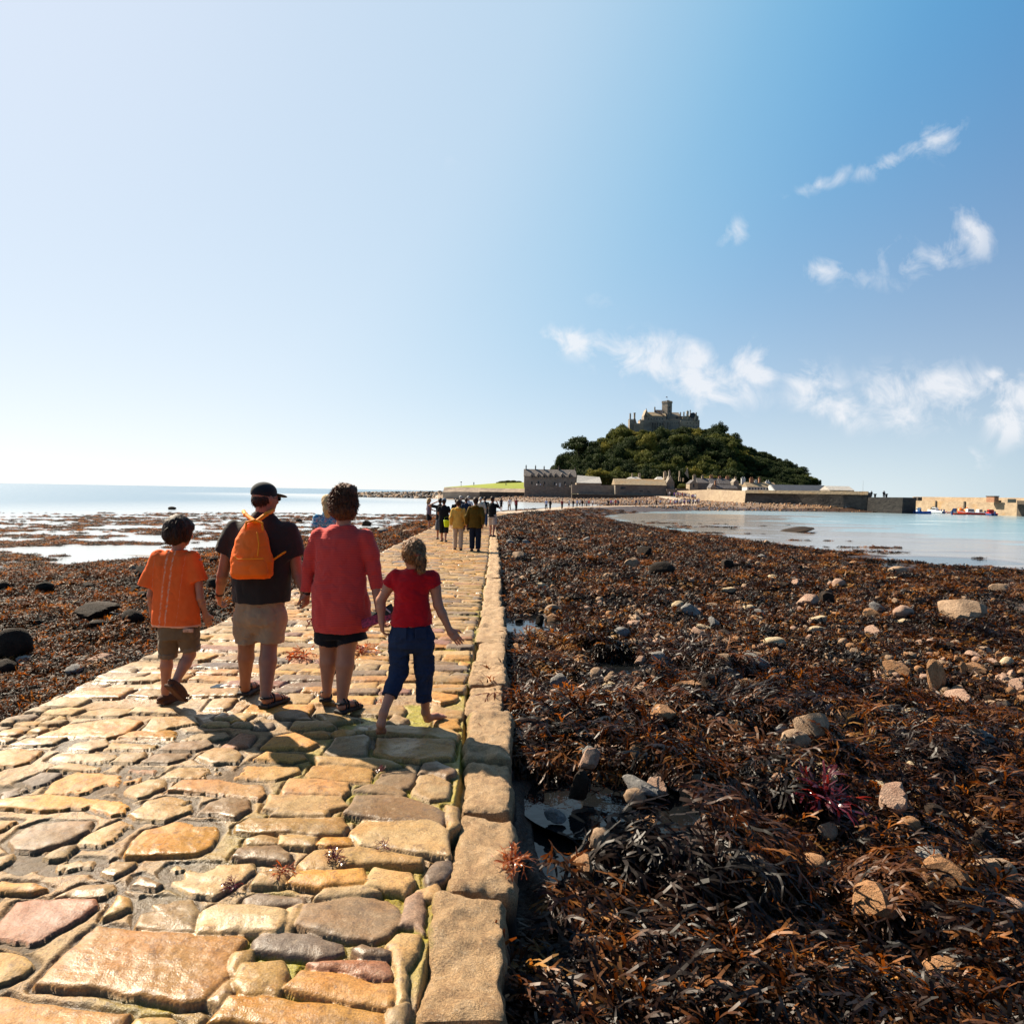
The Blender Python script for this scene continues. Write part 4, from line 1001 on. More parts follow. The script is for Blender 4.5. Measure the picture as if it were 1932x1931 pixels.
    for i in range(len(P)-1):
        for t in np.linspace(0, 1, 8, endpoint=False): pts.append(P[i]*(1-t)+P[i+1]*t)
    pts.append(P[-1]); pts = np.array(pts); V = []; 
    for i, p in enumerate(pts):
        d = pts[min(i+1, len(pts)-1)]-pts[max(i-1, 0)]; nn = np.array([d[1], -d[0]])/np.hypot(d[0], d[1]); hw = HALF+min(i*.05, 1.6)
        for q in np.linspace(-1, 1, 9):
            e = .25*abs(q)**6; V.append((p[0]+nn[0]*hw*q, p[1]+nn[1]*hw*q, p[2]-.02-e-(.9 if abs(q) == 1 else 0)+.03*RNG.normal()*.3))
    n = len(pts); F = [(i*9+k, i*9+k+1, (i+1)*9+k+1, (i+1)*9+k) for i in range(n-1) for k in range(8)]
    o = mesh_np('far_paving', V, F, simple('far_paving', (.40, .31, .23), .7, .35, .9, 5, .5, .03), root, True)
    # kerb blocks
    bx = [1.35, 2.21, 2.975, 3.745, 4.42, 5.38]
    rk = random.Random(5)
    while bx[-1] < 60: bx.append(bx[-1]+rk.uniform(.55, 1.0)*(1 if bx[-1] < 20 else 1.3))
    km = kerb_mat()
    inn = {0: .02, 1: -.005, 2: .04, 3: .035}
    for i in range(len(bx)-1):
        ya, yb = bx[i]+.012, bx[i+1]-.012; ym = (ya+yb)/2; nxk, nyk, nzk = (26, int(20+30*(yb-ya)), 12) if ya < 7 else ((12, 14, 6) if ya < 25 else (6, 8, 4))
        zc = float(path_at(ym)[1]); xr = float(right_edge(ym))+rk.uniform(-.035, .03); xl = float(right_edge(ym))+KERB_IN+inn.get(i, rk.uniform(-.01, .03))
        zt = zc-.008+rk.uniform(0, .022); zb = zc-.62
        cxk, cyk, czk = (xl+xr)/2, ym, (zt+zb)/2; hx, hy, hz = (xr-xl)/2, (yb-ya)/2, (zt-zb)/2
        Vv = []; Ff = []
        def face(fn_, a, b):
            base = len(Vv)
            for p in range(a+1):
                for q in range(b+1): Vv.append(fn_(p/a*2-1, q/b*2-1))
            for p in range(a):
                for q in range(b): Ff.append((base+p*(b+1)+q, base+(p+1)*(b+1)+q, base+(p+1)*(b+1)+q+1, base+p*(b+1)+q+1))
        face(lambda s_, t_: (s_, t_, 1), nxk, nyk); face(lambda s_, t_: (1, s_, -t_), nyk, nzk); face(lambda s_, t_: (-1, s_, t_), nyk, nzk)
        face(lambda s_, t_: (s_, -1, -t_), nxk, nzk); face(lambda s_, t_: (s_, 1, t_), nxk, nzk)
        W = np.array(Vv, dtype=np.float64); Hf = np.array([hx, hy, hz]); Pw = W*Hf
        rr = .055; core = np.clip(Pw, -(Hf-rr), Hf-rr); dd = Pw-core; ln = np.linalg.norm(dd, axis=1, keepdims=True)
        Pw = core+np.where(ln > 1e-9, dd/np.maximum(ln, 1e-9)*rr, 0)
        nrmv = np.where(ln > 1e-9, dd/np.maximum(ln, 1e-9), 0)
        Q = Pw+np.array([cxk, cyk, czk])
        ns = .045*fbm(Q[:, 0]*3.2+i*7, Q[:, 1]*3.2, Q[:, 2]*3.2, 3)+.024*fbm(Q[:, 0]*14, Q[:, 1]*14, Q[:, 2]*14+1, 3)
        Q = Q+nrmv*ns[:, None]
        Q[:, 2] += .02*fbm(Q[:, 0]*2+i, Q[:, 1]*2, 0.0, 2)
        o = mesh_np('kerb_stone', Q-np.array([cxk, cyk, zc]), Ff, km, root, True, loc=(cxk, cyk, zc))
        bm = bpy.data.meshes  # weld the seams
    return root
def causeway_mat():
    m, nt, b, out = newmat('causeway_stone')
    a = N(nt, 'ShaderNodeAttribute', attribute_name='Col'); v = coords(nt)
    n1 = noise(nt, v, 3.2, 6, .65, .6); n2 = noise(nt, v, 26, 6, .7); n3 = noise(nt, v, 130, 3, .6); n4 = noise(nt, v, 1.1, 3)
    c = a.outputs['Color']
    c = mix(nt, ramp(nt, n1, [(.42, 0), (.62, .6)]), c, mix(nt, 1.0, c, (1.12, .84, .50), 'MULTIPLY'))
    c = mix(nt, ramp(nt, noise(nt, v, 8, 5, .7, .8), [(.52, 0), (.66, .6)]), c, mix(nt, 1.0, c, (.45, .42, .45), 'MULTIPLY'))
    c = mix(nt, ramp(nt, n2, [(.55, 0), (.66, .6)]), c, (.085, .05, .035))
    c = mix(nt, ramp(nt, n2, [(.28, .45), (.42, 0)]), c, (.42, .31, .19))
    c = mix(nt, 1.0, c, ramp(nt, n3, [(.3, .62), (.7, 1.38)]), 'MULTIPLY')
    L(nt, c, b.inputs['Base Color'])
    wet = ramp(nt, mth(nt, 'MULTIPLY_ADD', n2, .35, mth(nt, 'MULTIPLY', n4, .8)), [(.50, 0), (.66, 1)])
    r0 = mth(nt, 'MULTIPLY_ADD', n2, .5, .48); L(nt, mth(nt, 'MULTIPLY_ADD', wet, -.42, r0), b.inputs['Roughness'])
    b.inputs['Specular IOR Level'].default_value = .36
    inv = mth(nt, 'SUBTRACT', 1.0, a.outputs['Alpha'])
    h = mth(nt, 'ADD', mth(nt, 'MULTIPLY', n2, .7), mth(nt, 'MULTIPLY', n3, .35)); h = mth(nt, 'MULTIPLY', h, mth(nt, 'MULTIPLY_ADD', inv, 1.3, .7))
    bump(nt, b, h, .6, .011); return m
def kerb_mat():
    m, nt, b, out = newmat('granite_kerb'); v = coords(nt)
    n1 = noise(nt, v, 6, 6, .75, .3); n2 = noise(nt, v, 42, 6, .8); n3 = noise(nt, v, 150, 3, .7)
    c = ramp(nt, n1, [(.35, (.29, .165, .075)), (.5, (.42, .26, .125)), (.68, (.50, .34, .195))])
    c = mix(nt, ramp(nt, n2, [(.32, .75), (.43, 0)]), c, (.10, .045, .02)); c = mix(nt, ramp(nt, n2, [(.56, 0), (.66, .6)]), c, (.56, .44, .30))
    c = mix(nt, 1.0, c, ramp(nt, n3, [(.32, .55), (.68, 1.45)]), 'MULTIPLY')
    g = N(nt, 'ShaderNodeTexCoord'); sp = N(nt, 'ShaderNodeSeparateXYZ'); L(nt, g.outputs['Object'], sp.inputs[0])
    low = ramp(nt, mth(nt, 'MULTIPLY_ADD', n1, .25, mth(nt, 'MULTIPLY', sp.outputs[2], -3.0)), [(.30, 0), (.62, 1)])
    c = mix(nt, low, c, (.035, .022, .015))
    inner = ramp(nt, mth(nt, 'ADD', mth(nt, 'MULTIPLY', sp.outputs[0], -3.2), mth(nt, 'MULTIPLY', n1, .8)), [(.88, 0), (.97, .7)])
    c = mix(nt, inner, c, (.20, .17, .006))
    L(nt, c, b.inputs['Base Color']); b.inputs['Roughness'].default_value = .62; b.inputs['Specular IOR Level'].default_value = .35
    bump(nt, b, mth(nt, 'ADD', mth(nt, 'MULTIPLY', n2, .9), mth(nt, 'MULTIPLY', n3, .4)), 1.0, .022); return m
# ================================================================== seaweed (uncountable) scattered with geometry nodes
ROCKS = []
def frond(rg, length, width, forks=3, lift=.35, droop=.5):
    """one flat, forked strap of wrack; starts at the origin, runs along +Y"""
    V = []; F = []
    def rec(p, d, w, l, k, side):
        nseg = 3; b = len(V); q = Vector(p); dd = Vector(d)
        for i in range(nseg+1):
            f = i/nseg; ww = w*(1+.15*math.sin(f*3))
            sd = dd.cross(Vector((0, 0, 1))); sd = sd.normalized() if sd.length > .1 else Vector((1, 0, 0)); sd = nrm(sd+Vector((0, 0, side)))
            V.append(q-sd*ww/2); V.append(q+sd*ww/2)
            if i < nseg: F.append((b+2*i, b+2*i+1, b+2*i+3, b+2*i+2))
            q = q+dd*l/nseg; dd = nrm(dd+Vector((rg.gauss(0, .10), rg.gauss(0, .10), -droop*.16+rg.gauss(0, .10))))
        if k > 0:
            for s_ in (-1, 1):
                a = s_*rg.uniform(.25, .55)
                d2 = Vector((dd.x*math.cos(a)-dd.y*math.sin(a), dd.x*math.sin(a)+dd.y*math.cos(a), dd.z+rg.gauss(0, .12)))
                rec(q-dd*l/nseg*.9, nrm(d2), w*.88, l*rg.uniform(.7, .95), k-1, side+rg.gauss(0, .3))
        else:                                                        # swollen, pointed tip
            b = len(V); sd = nrm(dd.cross(Vector((0, 0, 1)))+Vector((0, 0, side))); q = q-dd*l/nseg*.9
            V.extend([q-sd*w*.55, q+sd*w*.55, q+dd*w*2.2+sd*w*.25, q+dd*w*2.2-sd*w*.25]); F.append((b, b+1, b+2, b+3))
    rec(Vector((0, 0, 0)), nrm((0, 1, lift)), width, length, forks, rg.gauss(0, .3))
    return V, F
def clump(name, seed, n, length, width, forks, lift, spread, mat, rad=.10):
    rg = random.Random(seed); V = []; F = []
    for i in range(n):
        fv, ff = frond(rg, length*rg.uniform(.6, 1.25), width*rg.uniform(.7, 1.3), forks, lift*rg.uniform(.2, 1.5))
        a = rg.gauss(0, spread); M = Matrix.Translation((rg.gauss(0, rad), rg.gauss(0, rad), rg.uniform(0, .05))) @ Matrix.Rotation(a, 4, 'Z') @ Matrix.Rotation(rg.gauss(0, .3), 4, 'Y')
        b = len(V); V += [M@Vector(v) for v in fv]; F += [tuple(i2+b for i2 in f) for f in ff]
    me = bpy.data.meshes.new(name); me.from_pydata([tuple(v) for v in V], [], F); me.materials.append(mat)
    me.polygons.foreach_set('use_smooth', np.ones(len(me.polygons), bool))
    o = bpy.data.objects.new(name, me); return o
def weed_mat(name, stops, trans=.3, rough=.3, spec=.5):
    m, nt, b, out = newmat(name)
    oi = N(nt, 'ShaderNodeObjectInfo'); v = coords(nt); n = noise(nt, v, 14, 3)
    c = ramp(nt, oi.outputs['Random'], stops)
    c = mix(nt, 1.0, c, ramp(nt, n, [(.3, .45), (.7, 1.6)]), 'MULTIPLY')
    L(nt, c, b.inputs['Base Color']); b.inputs['Roughness'].default_value = rough; b.inputs['Specular IOR Level'].default_value = spec
    tr = N(nt, 'ShaderNodeBsdfTranslucent'); L(nt, mix(nt, 1.0, c, (2.6, 1.7, .7), 'MULTIPLY'), tr.inputs[0])
    ms = N(nt, 'ShaderNodeMixShader'); ms.inputs[0].default_value = trans; L(nt, b.outputs[0], ms.inputs[1]); L(nt, tr.outputs[0], ms.inputs[2]); L(nt, ms.outputs[0], out.inputs[0])
    return m
def scatter(name, P, rot, scl, idx, sources, **k):
    col = bpy.data.collections.new(name+'_src')
    for i, o in enumerate(sources): o.name = 'frond_%02d' % i if False else o.name; col.objects.link(o)
    me = bpy.data.meshes.new(name); me.vertices.add(len(P)); me.vertices.foreach_set('co', np.asarray(P, np.float32).ravel())
    for nm, tp, d in (('rot', 'FLOAT_VECTOR', rot), ('scl', 'FLOAT', scl), ('idx', 'INT', idx)):
        a = me.attributes.new(nm, tp, 'POINT'); a.data.foreach_set('vector' if tp == 'FLOAT_VECTOR' else 'value', np.asarray(d, np.int32 if tp == 'INT' else np.float32).ravel())
    o = bpy.data.objects.new(name, me); COL.objects.link(o)
    ng = bpy.data.node_groups.new(name, 'GeometryNodeTree')
    ng.interface.new_socket('Geometry', in_out='INPUT', socket_type='NodeSocketGeometry'); ng.interface.new_socket('Geometry', in_out='OUTPUT', socket_type='NodeSocketGeometry')
    gi = ng.nodes.new('NodeGroupInput'); go = ng.nodes.new('NodeGroupOutput'); ip = ng.nodes.new('GeometryNodeInstanceOnPoints')
    ci = ng.nodes.new('GeometryNodeCollectionInfo'); ci.inputs['Collection'].default_value = col; ci.inputs['Separate Children'].default_value = True; ci.inputs['Reset Children'].default_value = True
    def attr(nm, t):
        a = ng.nodes.new('GeometryNodeInputNamedAttribute'); a.data_type = t; a.inputs['Name'].default_value = nm; return a.outputs['Attribute']
    e2r = ng.nodes.new('FunctionNodeEulerToRotation'); ng.links.new(attr('rot', 'FLOAT_VECTOR'), e2r.inputs[0])
    ng.links.new(gi.outputs[0], ip.inputs['Points']); ng.links.new(ci.outputs[0], ip.inputs['Instance']); ip.inputs['Pick Instance'].default_value = True
    ng.links.new(attr('idx', 'INT'), ip.inputs['Instance Index']); ng.links.new(e2r.outputs[0], ip.inputs['Rotation']); ng.links.new(attr('scl', 'FLOAT'), ip.inputs['Scale'])
    ng.links.new(ip.outputs[0], go.inputs[0])
    md = o.modifiers.new('scatter', 'NODES'); md.node_group = ng
    return tag(o, **k)
def pool_mask(X, Y, f=1.0):
    m = np.zeros(X.shape, bool)
    for (px, py, rx, ry, lv) in POOLS: m |= (((X-px)/(rx*f))**2+((Y-py)/(ry*f))**2) < 1
    return m
def ground_normal_rot(X, Y, yaw, e=.15):
    zx = (ground_z(X+e, Y)-ground_z(X-e, Y))/(2*e); zy = (ground_z(X, Y+e)-ground_z(X, Y-e))/(2*e)
    # rotate so the clump lies on the slope (small angles)
    rx = zy*np.cos(yaw)-zx*np.sin(yaw); ry = -(zx*np.cos(yaw)+zy*np.sin(yaw))
    return np.stack([np.arctan(rx), np.arctan(ry), yaw], 1)
def build_weed():
    ds = [(0, (.004, .003, .002)), (.38, (.012, .005, .0028)), (.62, (.034, .0125, .0048)), (.80, (.095, .033, .008)), (.94, (.16, .060, .013)), (1, (.24, .12, .03))]
    wm = weed_mat('wrack', ds, .22, .44, .24)
    wm2 = weed_mat('wrack_left', [(0, (.006, .004, .003)), (.4, (.018, .008, .004)), (.65, (.055, .021, .006)), (.85, (.17, .062, .012)), (1, (.26, .13, .035))], .30, .55, .14)
    wmf = weed_mat('wrack_rust', [(0, (.004, .003, .002)), (.40, (.013, .0055, .003)), (.66, (.038, .0145, .005)), (.82, (.11, .041, .010)), (.94, (.20, .080, .016)), (1, (.26, .14, .04))], .20, .50, .22)
    near = [clump('wrack_clump', 20+i, 46, .060, .0122, 3, .42, .7, wm, .10) for i in range(6)]
    far = [clump('wrack_tuft', 40+i, 40, .040, .0175, 2, .7, 1.9, wmf, .13) for i in range(6)]
    rg = np.random.default_rng(3)
    rext = .1; dmin = .1
    def sample(n, r0, r1, a0, a1, right):
        r = np.exp(rg.uniform(math.log(r0), math.log(r1), n)); t = rg.uniform(a0, a1, n); X = r*np.sin(t); Y = r*np.cos(t)
        dp, zp = path_dist(X, Y); s = poly_sd(X, Y, SHORE)
        side = X > path_dist_x(Y)
        ok = (dp > HALF+dmin) & (s > .1) & (side == right) & (Y < 190)
        if len(ROCKS):
            for (px_, py_, rx2, ry2, lv) in POOLS: ok &= ((((X-px_)/(rx2*1.05))**2+((Y-(py_-ry2*.45-.12))/(ry2*1.12+.18))**2) > 1) | (rg.random(n) < .06)[:]
            for (rx_, ry_, rw) in ROCKS: ok &= ((X-rx_)**2+((Y-ry_)*.9)**2) > (rw*.95+rext)**2
        return X[ok], Y[ok], s[ok]
    # near, right of the causeway: long straps that flow over the stones
    rext = .10; dmin = .19; X, Y, s = sample(7600, 1.7, 9, R_(-2), R_(46), True)
    n_ok = ~(pool_mask(X, Y, 1.2) & (rg.random(len(X)) < .96)); X, Y = X[n_ok], Y[n_ok]
    fl = fbm(X*.5+3, Y*.5, 0.0, 3)*3.5+2.4; yaw = fl+rg.normal(0, .45, len(X))
    P = np.stack([X, Y, ground_z(X, Y)-.01+rg.uniform(0, .03, len(X))], 1)
    scatter('wrack_bed', P, ground_normal_rot(X, Y, yaw), rg.uniform(.8, 1.5, len(X)), rg.integers(0, 6, len(X)), near, label='dark brown glossy wrack lying in long straps beside the causeway', cat='seaweed', kind='stuff')
    rext = .04; dmin = .09; X, Y, s = sample(34000, 5, 150, R_(-8), R_(50), True)
    n_ok = ~(pool_mask(X, Y, 1.25) & (rg.random(len(X)) < .97)); X, Y = X[n_ok], Y[n_ok]
    yaw = rg.uniform(0, 6.28, len(X)); P = np.stack([X, Y, ground_z(X, Y)-.01], 1)
    scatter('wrack_field', P, ground_normal_rot(X, Y, yaw), rg.uniform(.7, 1.25, len(X))*np.clip((np.hypot(X, Y)/14)**.35, .8, 2.0), rg.integers(0, 6, len(X)), far, label='brown and rust wrack carpet covering the stones right of the causeway', cat='seaweed', kind='stuff')
    far2 = [clump('wrack_tuft_left', 60+i, 44, .038, .0135, 2, .8, 1.9, wm2, .11) for i in range(6)]
    rext = .03; dmin = .06; X, Y, s = sample(40000, 4.2, 120, R_(-52), R_(2), False); X, Y, s = X[:], Y, s
    P = np.stack([X, Y, ground_z(X, Y)-.01], 1); yaw = rg.uniform(0, 6.28, len(X))
    scatter('wrack_slope', P, ground_normal_rot(X, Y, yaw), rg.uniform(.6, 1.2, len(X))*np.clip((np.hypot(X, Y)/14)**.35, .7, 2.0), rg.integers(0, 6, len(X)), far2, label='orange and black wrack glinting on the slope left of the causeway', cat='seaweed', kind='stuff')
    # floating mats on the shallow water at the left
    r = np.exp(rg.uniform(math.log(20), math.log(110), 60000)); t = rg.uniform(R_(-45), R_(6), 60000); X = r*np.sin(t); Y = r*np.cos(t)
    s = poly_sd(X, Y, SHORE); q = fbm(X*.20+3, Y*.40, 0.0, 4, .65)+.25*vn(X*1.2, Y*2.5)
    ok = (s < 0) & (X < path_dist_x(Y)) & (q > .15+np.clip((-s-40)/55, -.1, .5)) & (-s < 75)
    X, Y = X[ok], Y[ok]; P = np.stack([X, Y, np.full(len(X), WL-.005)], 1)
    scatter('floating_wrack', P, np.stack([0*X, 0*X, rg.uniform(0, 6.28, len(X))], 1), rg.uniform(.6, 1.5, len(X)), rg.integers(0, 6, len(X)), [o.copy() for o in far2], label='floating mats of brown wrack on the shallow water at the left', cat='seaweed', kind='stuff')
    r = np.exp(rg.uniform(math.log(35), math.log(110), 9000)); t = rg.uniform(R_(0), R_(45), 9000); X = r*np.sin(t); Y = r*np.cos(t)
    s = poly_sd(X, Y, SHORE); q = fbm(X*.16, Y*.55+9, 0.0, 3)
    ok = (s < 0) & (X > path_dist_x(Y)) & (q > .33+np.clip(-s/70, 0, .4)); X, Y = X[ok], Y[ok]; P = np.stack([X, Y, np.maximum(ground_z(X, Y), WL)-.005], 1)
    scatter('beached_wrack', P, np.stack([0*X, 0*X, rg.uniform(0, 6.28, len(X))], 1), rg.uniform(.8, 1.6, len(X)), rg.integers(0, 6, len(X)), [o.copy() for o in far], label='scattered dark wrack lying on the wet sand at the right', cat='seaweed', kind='stuff')
    # a few countable tufts
    red = weed_mat('red_weed', [(0, (.06, .008, .012)), (1, (.10, .012, .02))], .4, .2, .8)
    org = weed_mat('rust_weed', [(0, (.20, .05, .01)), (1, (.26, .08, .015))], .4, .25, .6)
    def single(fn, x, y, z, sc, mat, label, n=26, seed=1):
        px, py = fn(x, y)
        if z is None: gx, gy, gz = on_ground(px, py); gz += .10
        else: p = atz(px, py, z); gx, gy, gz = p.x, p.y, p.z
        o = clump('seaweed_tuft', seed, n, .055, .012, 2, .9, 2.2, mat, .03); COL.objects.link(o); o.location = (gx, gy, gz); o.scale = (sc,)*3
        tag(o, label=label, cat='seaweed tuft')
    single(r3_, 1190, 285, None, 1.5, red, 'dark red spiky seaweed tuft among the brown wrack', 46, 2)
    single(reg(620, 1900, 2.76), 1830, 740, -.02, .6, org, 'rust orange seaweed tuft growing over the kerb edge', 30, 3)
    single(reg(620, 1900, 2.76), 600, 690, .02, .38, red, 'small dark red weed tuft on a grey paving slab', 22, 4)
    single(reg(620, 1900, 2.76), 930, 600, .02, .26, red, 'small purple weed tuft under the cream paving block', 18, 5)
    single(reg(620, 1900, 2.76), 905, 75, .015, .24, red, 'tiny maroon weed tuft beside a rounded grey cobble', 16, 6)
    single(reg(620, 1900, 2.76), 240, 790, .0, .36, org, 'brown weed scrap in a mossy joint of the paving', 16, 7)
    single(reg(0, 2160, 2.927), 1700, 170, .0, .30, red, 'blackish purple weed scrap beside pale paving slab', 18, 8)
    single(g6, 110, 1275, .01, .9, org, 'clump of orange brown wrack on the paving between man and woman', 24, 9)
    single(g6, 510, 1235, .01, 1.0, org, 'clump of orange brown wrack on the paving beside the red haired woman', 24, 10)
    single(g6, 640, 1590, .01, .3, org, 'scrap of weed on the paving beside the girl', 10, 11)
# ================================================================== rocks
def rock_mesh(seed, angular, mat, n=3):
    rg = np.random.default_rng(seed)
    import bmesh
    bm = bmesh.new(); bmesh.ops.create_icosphere(bm, subdivisions=n, radius=1.0)
    V = np.array([v.co[:] for v in bm.verts]); F = [[v.index for v in f.verts] for f in bm.faces]; bm.free()
    U = V/np.linalg.norm(V, axis=1, keepdims=True); R = np.ones(len(U))
    if angular:
        for k in range(13):
            nn = rg.normal(size=3); nn /= np.linalg.norm(nn); d = rg.uniform(.42, .74); q = U@nn
            R = np.where(q*R > d, d/np.maximum(q, 1e-3), R)
    ka = .14 if angular else 1; R = R*(1+ka*.24*fbm(U[:, 0]*1.4+seed, U[:, 1]*1.4, U[:, 2]*1.4, 3)+ka*.10*fbm(U[:, 0]*6+seed, U[:, 1]*6, U[:, 2]*6, 3)); R = R*(1.25 if angular else 1)
    P = U*R[:, None]
    me = bpy.data.meshes.new('rock'); me.from_pydata([tuple(p) for p in P], [], F); me.materials.append(mat)
    if not angular or True: me.polygons.foreach_set('use_smooth', np.full(len(me.polygons), True))
    if angular: me.set_sharp_from_angle(angle=R_(22))
    return me
def rock_mat(name, a, b_, rough=.6, wet=.0):
    m, nt, b, out = newmat(name); v = coords(nt, kind='Object')
    oi = N(nt, 'ShaderNodeObjectInfo'); ad = N(nt, 'ShaderNodeVectorMath', operation='ADD'); L(nt, v, ad.inputs[0]); 
    cm = N(nt, 'ShaderNodeCombineXYZ'); L(nt, mth(nt, 'MULTIPLY', oi.outputs['Random'], 50), cm.inputs[0]); L(nt, cm.outputs[0], ad.inputs[1])
    n1 = noise(nt, ad.outputs[0], 1.6, 6, .65); n2 = noise(nt, ad.outputs[0], 9, 5, .7)
    c = mix(nt, ramp(nt, n1, [(.35, 0), (.65, 1)]), a, b_); c = mix(nt, 1.0, c, ramp(nt, n2, [(.3, .6), (.7, 1.35)]), 'MULTIPLY')
    L(nt, c, b.inputs['Base Color']); L(nt, mth(nt, 'MULTIPLY_ADD', n2, .4, rough-.05), b.inputs['Roughness']); b.inputs['Specular IOR Level'].default_value = .18
    bump(nt, b, n2, .6, .06); return m
